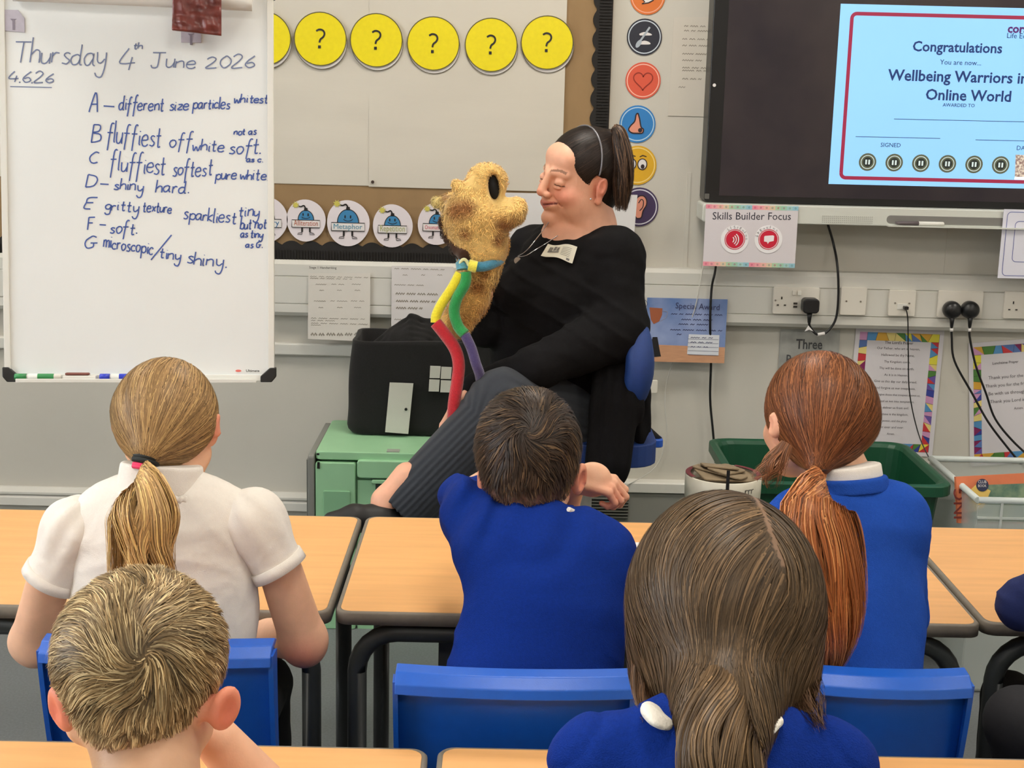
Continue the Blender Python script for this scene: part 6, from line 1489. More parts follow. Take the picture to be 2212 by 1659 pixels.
# ---------- 5. brown-haired girl, near right ----------
def G3():
    hc,rx=J(1563,1280,1.33,196); pv=ppm(hc); r=lambda px:px/pv
    e=empty('person',(hc[0],1.10,.37),'person with parted dark brown hair, blue jumper and frilled collar, nearest the camera','person','children watching from the tables')
    sc_=rx/.083*.97; Rh=rot(-.02,.0,-.03); t=hc-Rh@(np.array([0,-.008,.022])*sc_)
    s=S(); head_ops(s); hs=s.xform(Rh,t,sc_*.97); nk=J(1560,1600,1.29); hs.cone(t+[0,-.01,-.03],nk,.046,.046,k=.02)
    hs.ell(t+Rh@np.array([.035,.02,-.055]),(.045,.05,.055),k=.02)
    hd=S(); hand_ops(hd,J(1405,2055,1.52),(.4,.8,0),(0,0,-1),1,.78,.3); hand_ops(hd,J(1695,2055,1.52),(-.4,.8,0),(0,0,-1),-1,.78,.3)
    cc_=J(1540,1800,1.22); body_obj(e,[(hs,.0035,None,None),(hd,.004,None,None)],skin_col(),[[(J(1560,1620,1.27),.035),(cc_,.06),([cc_[0],1.10,.46],.075)],[(J(1400,2050,1.5),.018),(J(1230,1960,1.26),.03),(J(1310,1660,1.22),.032),(J(1760,1665,1.22),.032),(J(1850,1960,1.26),.03),(J(1700,2050,1.5),.018)]]); eyes(e,Rh,t,sc_*.97)
    p=S(); y=1.22; r2=lambda px:px/ppm(J(1540,1620,y))
    p.cone(J(1300,1640,y),J(1770,1650,y),r2(95),r2(88),k=.04,flat=((0,1,0),.75)); p.cone(J(1540,1590,y+.01),J(1540,1660,y),r2(110),r2(150),k=.05,flat=((0,1,0),.7))
    c=J(1540,1800,y); p.cone(J(1540,1740,y),[c[0],1.10,.48],r2(215),.14,k=.06,flat=((0,1,0),.62))
    p.cone(J(1270,1655,y),J(1230,1960,1.26),r2(88),.045,k=.03); p.cone(J(1795,1665,y),J(1850,1960,1.26),r2(86),.045,k=.03)
    p.cone(J(1230,1960,1.26),J(1400,2050,1.5),.045,.032,k=.02); p.cone(J(1850,1960,1.26),J(1700,2050,1.5),.045,.032,k=.02)
    def fd(P):
        o=.003*vnoise(P,36,8)+.0016*vnoise(P,110,9)
        for cx_,sg in ((1335,-1),(1765,1)):   # raglan seam
            a=J(cx_,1540,y-.05); d=P-a; o=o-.003*np.exp(-(((d[...,0]*sg)*.75+d[...,2]*.65+.01)/.004)**2)*(d[...,2]<.01)
        return o
    p.disp=fd; sdf_obj('jumper',p,.004,Mblue_j,e)
    nc=J(1545,1590,1.245)
    band('neckband',e,nc+[0,.02,-.006],(0,.15,1),r2(165),r2(150),.016,Mblue_j,.72)
    lace=mat('cream_lace',rgb(232,226,214),.8,bump=.6,bscale=260)
    band('lace_collar',e,nc+[0,.022,.004],(0,.15,1),r2(140),r2(128),.018,lace,.72,disp=lambda P:.0015*np.sin(P[...,0]*420)+.001*vnoise(P,200,6))
    for cx_,cy_,tl in ((1420,1548,.5),(1652,1562,-.35)):
        q=S(); q.ell(J(cx_,cy_,1.20),(r2(38),.022,r2(15)),rot(0,tl,0),k=.01); q.disp=lambda P:.0022*vnoise(P,220,6); sdf_obj('lace_frill',q,.0025,lace,e)
    # hair
    base=rgb(84,66,46); cap=S(); ry=r(225); gth=at(1566,1545,1.20)
    cap.ell(hc,(rx*.99,rx*1.16,ry*.97),Rh,k=.02)
    cap.cone(hc+[.002,-.01,-.02],at(1565,1440,hc[1]-.02),rx*.96,rx*.92,k=.04,flat=((0,1,0),.92)); cap.cone(at(1562,1450,hc[1]-.035),at(1566,1540,1.21),rx*.88,rx*.46,k=.04,flat=((0,1,0),.75)); cap.cone(at(1566,1530,1.21),at(1562,1760,1.12),rx*.40,rx*.36,k=.04,flat=((0,1,0),.75))
    cap.plane(hc+Rh@np.array([0,.055,0]),Rh@np.array([0,1,-.15]))
    top=hc[2]+ry*.97; px0=at(1612,1110,hc[1]-.02)[0]
    partx=lambda P:px0+.012-(P[...,1]-(hc[1]-.06))*.45*0+ (top-P[...,2])*.35
    def acc(P): return ~((np.abs(P[:,0]-partx(P))<.0010)&(P[:,2]>top-.048)&(P[:,1]<hc[1]+.03))
    seeds=surf_seeds(cap,9000,hc,(rx,rx*1.2,ry*1.1),accept=acc)
    s2=surf_seeds(cap,1800,at(1566,1560,1.2),(.09,.06,.06)); seeds=np.concatenate([seeds,s2])
    def dr(P):
        sg=np.sign(P[...,0]-partx(P)); w_=np.exp(-np.clip(top-P[...,2],0,1)/.035)
        tgt=gth+np.stack([(P[...,0]-gth[0])*.25,np.zeros(P.shape[:-1]),np.where(P[...,2]<gth[2]+.05,P[...,2]-gth[2]-.05-.05,0)],-1)
        v=tgt-P; v/=np.linalg.norm(v,axis=-1,keepdims=True)+1e-9
        return v+np.stack([sg*w_*1.6,-.2*w_,0*w_],-1)+np.stack([.05*vnoise(P,18,3),0*w_,0*w_],-1)
    HP,HN=comb_hair(cap,seeds,dr,RNG.uniform(.06,.12,len(seeds)),10,.0008,.0035,.07)
    v2,q2=strands(HP,HN,.0017); c2=tints(len(HP),10,base,.28,streak=(rgb(124,98,70),.16))
    v1,q1=cap.mesh(.0033); c1=np.tile(np.array(base)*.68,(len(v1),1))*(1+.15*vnoise(v1,220,4)[:,None])
    pm=(np.abs(v1[:,0]-partx(v1))<.003)&(v1[:,2]>top-.046); c1[pm]=np.array(rgb(128,100,78))
    mesh_from('hair',[(v1,q1,0),(v2,q2,0)],Mhair,e,np.concatenate([c1,c2]))
    tp=[at(1566,1500,1.20),at(1560,1560,1.155),at(1556,1620,1.13),at(1560,1700,1.12),at(1560,1790,1.12)]
    TP,TN=tail_strands(tp,np.array([80,92,96,88,70])/ppm(tp[2]),1900,16,.12,flat=.6); v3,q3=strands(TP,TN,.0017)
    mesh_from('ponytail',[(v3,q3,0)],Mhair,e,tints(len(TP),16,rgb(96,76,54),.30,streak=(rgb(140,112,80),.15)))
    for pts,rr,n in (([at(1670,1230,1.38),at(1722,1380,1.32),at(1738,1490,1.26),at(1778,1575,1.19)],[.004,.014,.016,.006],240),([at(1440,1260,1.38),at(1398,1390,1.32),at(1386,1490,1.26),at(1392,1565,1.20)],[.004,.012,.010,.003],150)):
        TP,TN=tail_strands(pts,rr,n,14,.5,flat=.6); v5,q5=strands(TP,TN,.0012); mesh_from('loose_hair',[(v5,q5,0)],Mhair,e,tints(len(TP),14,rgb(100,74,54),.3))
    legs(e,(c[0],1.10,.455),1.5,.44,1.52,.09)
G3()
# ---------- 6. child at the right edge ----------
def B3():
    y=2.12; e=empty('person',(1.06,2.0,.37),'person in a navy jumper at the right edge, only an elbow and knee in view','person','children watching from the tables')
    Mn=mat('navy_jumper',rgb(24,38,92),.9,noise=.08,nscale=240,bump=.25,bscale=800)
    hx=1.06; t=np.array([hx,2.12,1.0]); s=S(); head_ops(s); hs=s.xform(rot(0,0,0),t,.93); hs.cone(t+[0,-.02,-.03],(hx,2.07,.85),.045,.048,k=.02)
    A=[(np.array([hx-.12,2.09,.82]),.05),(J(2250,1330,2.14),.045)]
    el,re=J(2208,1306,2.16,52)
    ar=S(); hd=J(2300,1250,2.36); hand_ops(ar,hd,(.3,.8,.1),(0,0,-1),1,.75,.3)
    body_obj(e,[(hs,.004,None,None),(ar,.0035,None,None)],skin_col(),[[((hx,2.07,.86),.03),((hx,2.0,.46),.06)],[(hd,.018),(el,.025),((hx-.1,2.08,.82),.03),((hx+.1,2.08,.82),.03)]]); eyes(e,rot(),t,.93)
    p=S(); p.cone((hx-.11,2.08,.82),(hx+.11,2.08,.82),.052,.052,k=.04); p.cone((hx,2.07,.78),(hx,2.0,.48),.12,.125,k=.05,flat=((0,1,0),.62)); 
    p.cone((hx-.12,2.09,.82),el,.05,re,k=.02); p.cone(el,hd,re,.033,k=.02); p.cone((hx+.12,2.09,.82),(hx+.16,2.18,.68),.05,.042,k=.02); p.cone((hx+.16,2.18,.68),(hx+.1,2.36,.67),.042,.033,k=.02)
    p.disp=foldfn(9,.004,28,(.3,0,1),.004,120); sdf_obj('jumper',p,.006,Mn,e)
    short_hair(e,t+np.array([0,-.008,.026]),.078,.088,rot(),t+np.array([0,-.095,.05]),rgb(70,52,38),2500,1)
    legs(e,(hx,2.02,.455),2.42,.44,2.46,.12)
    # knee turned out to the left with a dark trouser leg
    q=S(); q.cone((hx-.05,2.05,.45),J(2205,1560,2.10),.07,.055,k=.02); q.cone(J(2205,1560,2.10),J(2230,1900,2.2),.052,.04,k=.02); sdf_obj('trouser_leg',q,.007,Mtrou,e)
B3()
# ================================================================ SEATED WOMAN, PUPPET, HER CHAIR
def hitsdf(px,py,s,y0=2.6,y1=4.3,off=0):
    t=np.linspace(y0,y1,700); d=ray(px,py); P=CP+np.outer(t/d[1],d); v=s(P); i=np.argmax(v<off); return P[i]
Mtop=mat('black_jersey',rgb(13,12,14),.92,noise=.2,nscale=200,bump=.25,bscale=900,spec=.2)
Mskirt=mat('charcoal_rib_knit',rgb(36,41,49),.88,noise=.1,nscale=150,bump=.2,bscale=900,sheen=.1)
def WOMAN():
    y=3.42; O=J(1254,386,y); pv=ppm(O); r=lambda px:px/pv
    e=empty('person',(at(1250,900,y)[0],y,0),'seated person in a black top and ribbed trousers, smiling at the fur puppet','person')
    Rz=rot(0,0,math.radians(122)); Rx=rot(math.radians(-2),0,0); Ry=rot(0,math.radians(-9),0); Rh=Rz@Ry@Rx
    s=S(); sc_=1.0
    s.ell((0,-.012,.032),(.074,.092,.080),k=.02); s.ell((0,.026,-.026),(.068,.064,.078),k=.02)
    s.cone((0,.030,-.045),(0,.072,-.094),.048,.020,k=.02); s.ell((0,.082,-.090),(.020,.016,.016),k=.012)          # jaw to chin
    s.ell((0,.046,-.122),(.038,.036,.020),k=.010); s.ell((0,.018,-.108),(.054,.046,.032),k=.02) # soft under-chin
    s.ell((0,.062,.052),(.050,.026,.034),k=.02)      # forehead
    for x in (-1,1):
        s.ell((x*.040,.062,-.030),(.026,.025,.022),k=.012)      # smiling cheeks
        s.ell((x*.052,.020,-.060),(.022,.045,.038),k=.02)       # jowl
        s.cone((x*.012,.086,.022),(x*.043,.070,.020),.011,.009,k=.010)
        s.ell((x*.031,.096,.003),(.016,.012,.010),k=.008,sub=True)
        s.ell((x*.031,.0800,.001),(.0150,.0130,.0118),k=.003); s.ell((x*.031,.0865,-.0105),(.013,.006,.004),k=.004)
        s.ell((x*.031,.0935,-.0052),(.0125,.005,.0012),rot(.1,-x*.12,-x*.3),k=.0012,sub=True)    # eyelid slit
        s.cone((x*.020,.092,-.034),(x*.040,.072,-.052),.0028,.0022,k=.006,sub=True)    # smile fold
        R=rot(.12,0,-x*.42)
        s.ell((x*.075,-.008,-.010),(.0070,.017,.029),R,k=.005); s.ell((x*.080,-.012,-.002),(.006,.015,.021),R,k=.005); s.ell((x*.079,-.002,-.036),(.006,.009,.010),k=.005)
        s.ell((x*.087,-.004,.000),(.006,.008,.014),R,k=.003,sub=True)
    s.cone((0,.092,.012),(0,.107,-.022),.0085,.0105,k=.010); s.ell((0,.109,-.027),(.0115,.0105,.0095),k=.006)
    for x in (-1,1): s.ell((x*.0125,.100,-.031),(.0085,.011,.008),k=.005); s.ell((x*.007,.110,-.0375),(.0035,.005,.0035),k=.002,sub=True)
    s.ell((0,.083,-.055),(.030,.018,.016),k=.010)                       # mouth mound
    s.ell((0,.097,-.0505),(.012,.005,.0045),k=.004)
    for x in (-1,1): s.cone((0,.0945,-.0505),(x*.031,.080,-.0455),.0045,.0026,k=.003); s.cone((0,.0935,-.0645),(x*.029,.080,-.0500),.0056,.0030,k=.003)
    for x in (-1,1): s.cone((x*.0,.1040,-.0578),(x*.034,.0855,-.0470),.0026,.0020,k=.0015,sub=True)
    hs=s.xform(Rh,O,sc_)
    L=lambda a:Rh@np.array(a)*sc_+O
    hs.cone(L((0,-.018,-.05)),J(1268,492,y+.01),.054,.062,k=.02); hs.cone(J(1268,492,y+.01),J(1250,540,y+.01),.064,.10,k=.04,flat=((0,1,0),.9))
    wr,rw=J(1042,838,3.26,30); hd=S(); hd.cone(J(1110,815,3.22),wr,.022,.024,k=.01); hand_ops(hd,wr,(-.62,.05,-.75),(.5,-.6,-.3),1,1.0,.35)
    pw=J(1035,640,3.40); hd.cone(J(1060,700,3.45),pw,.03,.026,k=.01); hand_ops(hd,pw,(-.1,-.1,1),(1,-.2,0),-1,.85,.35)
    ft=S(); ak=J(832,1082,3.10); ft.cone(J(880,1030,3.12),ak,.034,.028,k=.02); ft.cone(ak,J(826,1116,3.08),.028,.026,k=.02)
    ft.cone(J(1090,1250,3.25),[J(1090,1250,3.25)[0],3.25,.06],.034,.030,k=.02)
    def col(P):
        q=(P-O)@Rh/sc_; c=np.tile(np.array(rgb(226,170,142)),(len(P),1))*(1+.05*vnoise(P,60,2)[:,None])
        def mix(m,cl,st): 
            nonlocal c; w_=np.clip(m,0,1)[:,None]*st; c=c*(1-w_)+np.array(cl)*w_
        el=lambda cx,cy,cz,rx,ry,rz:1.5-np.sqrt(((np.abs(q[:,0])-cx)/rx)**2+((q[:,1]-cy)/ry)**2+((q[:,2]-cz)/rz)**2)
        mix(el(.044,.072,-.028,.026,.04,.022),rgb(222,128,108),.55); mix(el(.0,.115,-.028,.012,.015,.012),rgb(222,135,115),.5)
        mix(el(.084,-.01,-.005,.015,.03,.035),rgb(222,120,100),.6); mix(el(0,.02,-.11,.05,.05,.02),rgb(222,150,125),.4)
        # lips
        lz=-.0575+.32*np.abs(q[:,0]); m=(np.abs(q[:,2]-lz)<.0105*(1-np.abs(q[:,0])/.040))&(np.abs(q[:,0])<.033)&(q[:,1]>.072); mix(m.astype(float),rgb(192,104,96),.75)
        m=(np.abs(q[:,2]-(-.0578+.0108*(np.abs(q[:,0])/.034)))<.0018)&(np.abs(q[:,0])<.034)&(q[:,1]>.072); mix(m.astype(float),rgb(95,40,40),.9)
        # brows and lash lines
        bz=.026+.004*np.sin(np.clip((np.abs(q[:,0])-.012)/.036,0,1)*PI)-.0*q[:,0]; m=(np.abs(q[:,2]-bz)<.0026)&(np.abs(q[:,0])>.012)&(np.abs(q[:,0])<.048)&(q[:,1]>.045); mix(m.astype(float),rgb(105,72,54),.75)
        m=(np.abs(q[:,2]+.0050-.0018*np.cos((np.abs(q[:,0])-.031)*110))<.0015)&(np.abs(np.abs(q[:,0])-.031)<.0145)&(q[:,1]>.06); mix(m.astype(float),rgb(60,40,34),.85)
        m=(el(.031,.085,.008,.016,.02,.007)); mix(m,rgb(200,140,122),.35)
        mix((1.2-np.linalg.norm(P-J(1010,850,3.1),axis=1)/.05),rgb(228,150,126),.3)
        return c
    body_obj(e,[(hs,.0022,None,None),(hd,.003,None,None),(ft,.005,None,None)],col,[[(J(1262,510,y+.02),.045),(J(1225,650,y+.02),.08),(J(1240,900,y+.02),.09),(J(1094,885,3.19),.055),(J(880,1060,3.12),.03)],[(J(1240,900,y+.04),.08),(J(1100,960,3.32),.055),(J(1090,1250,3.25),.035)],[(wr,.026),(J(1300,735,y-.13),.04),(J(1318,570,y-.05),.045),(J(1165,555,y+.11),.04),(J(1095,665,y+.09),.035),(pw,.024)]]); eyes(e,Rh,O+Rh@np.array([0,.0005,-.004]),sc_*.98,z=-.004)
    # hair
    base=rgb(36,27,23); cap=S(); cap.ell((0,-.016,.036),(.082,.099,.088),k=.02); cap.ell((0,-.045,-.03),(.066,.058,.060),k=.03)
    cap.plane((0,.074,.060),(0,.9,-.36),k=.004); cap.plane((0,.036,.0),(0,1,-.55),k=.008)
    cap.ell((.083,.004,-.012),(.03,.022,.040),k=.006,sub=True); cap.ell((-.083,.004,-.012),(.03,.022,.040),k=.006,sub=True)
    cp=cap.xform(Rh,O,sc_); tie=J(1336,296,3.42); 
    q=cp.ops.copy(); cp2=S(); cp2.ops=q[:2]+[('c',L((0,-.07,.05)),tie,.05,.016,.03,False,None)]+q[2:]; cp=cp2
    seeds=surf_seeds(cp,5200,L((0,-.016,.036)),(.09,.1,.09)); dr=lambda P:(tie-P)/np.linalg.norm(tie-P,axis=-1,keepdims=True)
    dist=np.linalg.norm(seeds-tie,axis=1); ok=dist>.02; seeds=seeds[ok]; dist=dist[ok]
    HP,HN=comb_hair(cp,seeds,dr,np.minimum(dist*1.05,.10),9,.0006,.002,.06); v2,q2=strands(HP,HN,.0017); c2=tints(len(HP),9,base,.3,streak=(rgb(64,48,38),.10))
    v1,q1=cp.mesh(.003); c1=np.tile(np.array(base)*.7,(len(v1),1)); mesh_from('hair',[(v1,q1,0),(v2,q2,0)],Mhair,e,np.concatenate([c1,c2]))
    tp=[tie,J(1330,282,3.40),J(1338,292,3.38),J(1346,340,3.37),J(1347,395,3.37),J(1344,456,3.38)]
    TP,TN=tail_strands(tp,np.array([13,13,16,19,19,13])/pv,2200,18,.30,flat=.8); v3,q3=strands(TP,TN,.0018); mesh_from('ponytail',[(v3,q3,0)],Mhair,e,tints(len(TP),18,rgb(52,39,31),.35,streak=(rgb(120,92,70),.18)))
    # headband
    pts=[]
    for a in np.linspace(-.1,PI+.1,40):
        p0=np.array([.083*math.cos(a),.004-.012*math.sin(a),.030+.096*math.sin(a)]); pts.append(L(p0*np.array([1.0,1,1])))
    pts=[p_-cp.grad(np.array([p_]))[0]*(cp(np.array([p_]))[0]-.0022) for p_ in pts]
    MB().tube(pts,.0022,8).build('headband',mat('silver_band',rgb(120,118,122),.35,metal=.4),e)
    MB().lathe(J(1276,430,3.30),[(.0001,-.003),(.003,0),(.0001,.003)],seg=10).build('earring',mat('silver',rgb(200,200,205),.2,metal=.9),e)
    # torso
    T=S(); T.cone(J(1165,545,y+.13),J(1325,552,y-.06),r(56),r(62),k=.05)
    T.cone(J(1225,560,y+.02),J(1218,640,y+.0),r(88),r(120),k=.06,flat=((0,1,0),.9)); T.cone(J(1150,640,y+.0),J(1210,760,y+.02),r(74),r(138),k=.07)
    T.cone(J(1125,650,y+.05),J(1140,790,y+.05),r(66),r(84),k=.05); T.cone(J(1250,640,y),J(1285,850,y+.04),r(110),r(112),k=.06)
    T.cone(J(1256,500,y+.02),J(1240,560,y+.02),r(50),r(90),k=.05)
    # near arm
    T.cone(J(1326,560,y-.07),J(1335,715,y-.14),r(62),r(60),k=.03); T.cone(J(1335,715,y-.14),J(1160,795,y-.22),r(60),r(46),k=.03); T.cone(J(1160,795,y-.22),J(1030,838,3.26),r(44),r(33),k=.02)
    # far arm into the puppet
    T.cone(J(1150,548,y+.12),J(1095,660,y+.10),r(56),r(46),k=.03); T.cone(J(1095,660,y+.10),J(1042,705,y+.0),r(46),r(44),k=.03); T.cone(J(1042,705,y-.0),J(1032,660,y-.02),r(38),r(30),k=.02)
    # neckline: scooped
    T.ell(J(1246,466,y-.10),(r(74),.10,r(50)),rot(0,-.36,0),k=.010,sub=True)
    Ts=S(); Ts.ops=list(T.ops)
    fo=foldfn(55,.004,36,(.5,0,.85),.005,60)
    Ts.disp=fo; sdf_obj('black_top',Ts,.0048,Mtop,e)
    # draped cardigan tails
    for (js,fl,nm) in (([J(1335,740,y-.10),J(1330,880,y-.19),J(1316,1000,y-.22)],.35,'top_drape'),([J(1350,760,y-.05),J(1368,850,y-.10),J(1380,938,y-.14)],.35,'top_drape')):
        q=S(); wd=(52,54,50) if fl and js[2][0]<at(1350,900,y)[0] else (48,36,22)
        q.chain([(j,r(w_)) for j,w_ in zip(js,wd)],k=.02,flat=((0,1,0),.45))
        ax=js[2]-js[0]; ax/=np.linalg.norm(ax); pr=np.cross(ax,[0,1,0]); pr/=np.linalg.norm(pr)
        q.disp=lambda P,pr=pr:.0045*np.sin((P@pr)*210+1.2*vnoise(P,12,3))+.002*vnoise(P,30,5); sdf_obj(nm,q,.004,Mtop,e)
    # trousers
    K=[(J(1222,905,y-.02),r(108)),(J(1094,880,3.18),r(79)),(J(880,1098,3.12),r(64))]
    q=S(); q.cone(K[0][0],K[1][0],K[0][1],K[1][1],k=.02); q.cone(K[1][0],K[2][0],K[1][1]*.98,K[2][1],k=.03); 
    d=(K[2][0]-K[1][0]); L2=np.linalg.norm(d); d/=L2; q.plane(K[2][0]+d*.016,d,k=.003)
    d1=K[1][0]-K[0][0]; d1/=np.linalg.norm(d1); n1=np.cross(d1,[0,1,0]); n2=np.cross(d,[0,1,0]); k1=K[1][0]
    def ribs(P):
        w_=np.clip(((P-k1)@d)/.12+.5,0,1); a=(P-k1)@n1; b=(P-k1)@n2; u=a*(1-w_)+b*w_
        return .0013*np.sin(u*2*PI/.0125)+.003*vnoise(P,16,12)
    q.disp=ribs; sdf_obj('ribbed_trousers',q,.0028,Mskirt,e)
    q=S(); k3=J(1100,960,3.32); q.cone(J(1260,930,y+.08),k3,.10,.082,k=.02); q.cone(k3,[J(1090,1250,3.25)[0],3.25,.14],.080,.062,k=.03); q.disp=lambda P:.003*vnoise(P,16,12); q.plane((0,0,.11),(0,0,-1)); sdf_obj('trouser_leg',q,.006,Mskirt,e)
    # shoes
    Msh=mat('black_pump',rgb(16,15,16),.55)
    q=S(); q.chain([(J(872,1128,3.10),.034),(J(815,1124,3.07),.036),(J(765,1118,3.05),.028),(J(716,1124,3.03),.019)],k=.015); q.ell(ak+[.0,-.0,.012],(.034,.046,.024),k=.008,sub=True)
    sdf_obj('shoe',q,.0035,Msh,e)
    fx=J(1090,1250,3.25)[0]; q=S(); q.cone([fx+.03,3.25,.05],[fx-.16,3.22,.035],.040,.028,k=.015); q.plane((0,0,.004),(0,0,-1)); sdf_obj('shoe',q,.005,Msh,e)
    # badge, pendant
    w_=[(1183,524),(1246,529),(1236,566),(1168,549)]; nu,nv=12,8; P=[]
    for j in range(nv+1):
        for i in range(nu+1):
            u,v_=i/nu,j/nv; px=(w_[0][0]*(1-u)+w_[1][0]*u)*(1-v_)+(w_[3][0]*(1-u)+w_[2][0]*u)*v_; py=(w_[0][1]*(1-u)+w_[1][1]*u)*(1-v_)+(w_[3][1]*(1-u)+w_[2][1]*u)*v_+2.5*math.sin(u*7+v_)
            P.append((px,py))
    H=np.array([hitsdf(a,b,T) for a,b in P]); H[:,1]=.25*H[:,1]+.75*(H[:,1].mean()+ (H[:,0]-H[:,0].mean())*np.polyfit(H[:,0],H[:,1],1)[0]); 
    mn=np.array([hitsdf(a,b,T)[1] for a,b in P]).min(); H[:,1]-=max(0,(H[:,1]-np.array([hitsdf(a,b,T)[1] for a,b in P])).max())+.006
    F=[[j*(nu+1)+i,j*(nu+1)+i+1,(j+1)*(nu+1)+i+1,(j+1)*(nu+1)+i] for j in range(nv) for i in range(nu)]
    bd=empty('visitor_badge',H.mean(0),'crumpled white paper visitor badge stuck on the black top','badge')
    Hb=H+[0,.0012,0]; n=len(H); mesh_from('paper',[(np.concatenate([H,Hb]),np.array(F+[[n+a for a in f][::-1] for f in F]),0)],mat('badge_paper',rgb(226,224,206),.6),bd)
    g=lambda u,v_:H[int(round(v_*nv))*(nu+1)+int(round(u*nu))]
    def bil(u,v_):
        a=u*nu; b=v_*nv; i=min(int(a),nu-1); j=min(int(b),nv-1); fa=a-i; fb=b-j; Q=lambda ii,jj:H[jj*(nu+1)+ii]
        return (Q(i,j)*(1-fa)+Q(i+1,j)*fa)*(1-fb)+(Q(i,j+1)*(1-fa)+Q(i+1,j+1)*fa)*fb+np.array([0,-.0012,0])
    mb=MB(); 
    for (u0_,u1_,va,vb) in ((.12,.24,.18,.5),(.27,.36,.12,.45),(.38,.46,.2,.48)): mb.add([bil(u0_,vb),bil(u1_,vb),bil(u1_,va),bil(u0_,va)],[[0,1,2,3]])
    mb.add([bil(.12,.62),bil(.48,.62),bil(.48,.52),bil(.12,.52)],[[0,1,2,3]])
    for v_ in (.2,.3,.4,.5,.6,.7): mb.ribbon([bil(.55,v_),bil(.7,v_),bil(.85,v_)],(0,-1,0),.0009)
    mb.add([bil(.78,.92),bil(.88,.92),bil(.88,.8),bil(.78,.8)],[[0,1,2,3]]); mb.build('badge_print',mat('badge_grey_print',rgb(120,118,112),.6),bd)
    nc=empty('necklace',hitsdf(1118,566,T)+[0,-.008,0],'thin silver chain necklace with a small round pendant','necklace')
    pe=hitsdf(1118,560,T)+[0,-.010,0]
    if pe[1]<3.0: pe=J(1118,562,3.30)
    for pts in ([(1185,480),(1172,498),(1155,520),(1136,542)],[(1205,508),(1180,525),(1155,540),(1135,552)]):
        Q=[]
        for a,b in pts:
            h=hitsdf(a,b,T); h2=hitsdf(a,b,hs); h=h if h[1]<h2[1] else h2
            if h[1]<3.0 or h[1]>3.7: h=J(a,b,3.35)
            Q.append(h+[0,-.006,0])
        MB().tube(smooth_path(Q+[pe+[0,0,.008]],24),.0011,6).build('chain',mat('silver',rgb(200,200,205),.2,metal=.9),nc)
    MB().disc(pe+[0,-.001,-.002],(1,0,0),(0,0,1),.0085,.0085,.003,seg=20).build('pendant',mat('silver_matt',rgb(190,184,170),.35,metal=.7),nc)
    return T
TORSO=WOMAN()
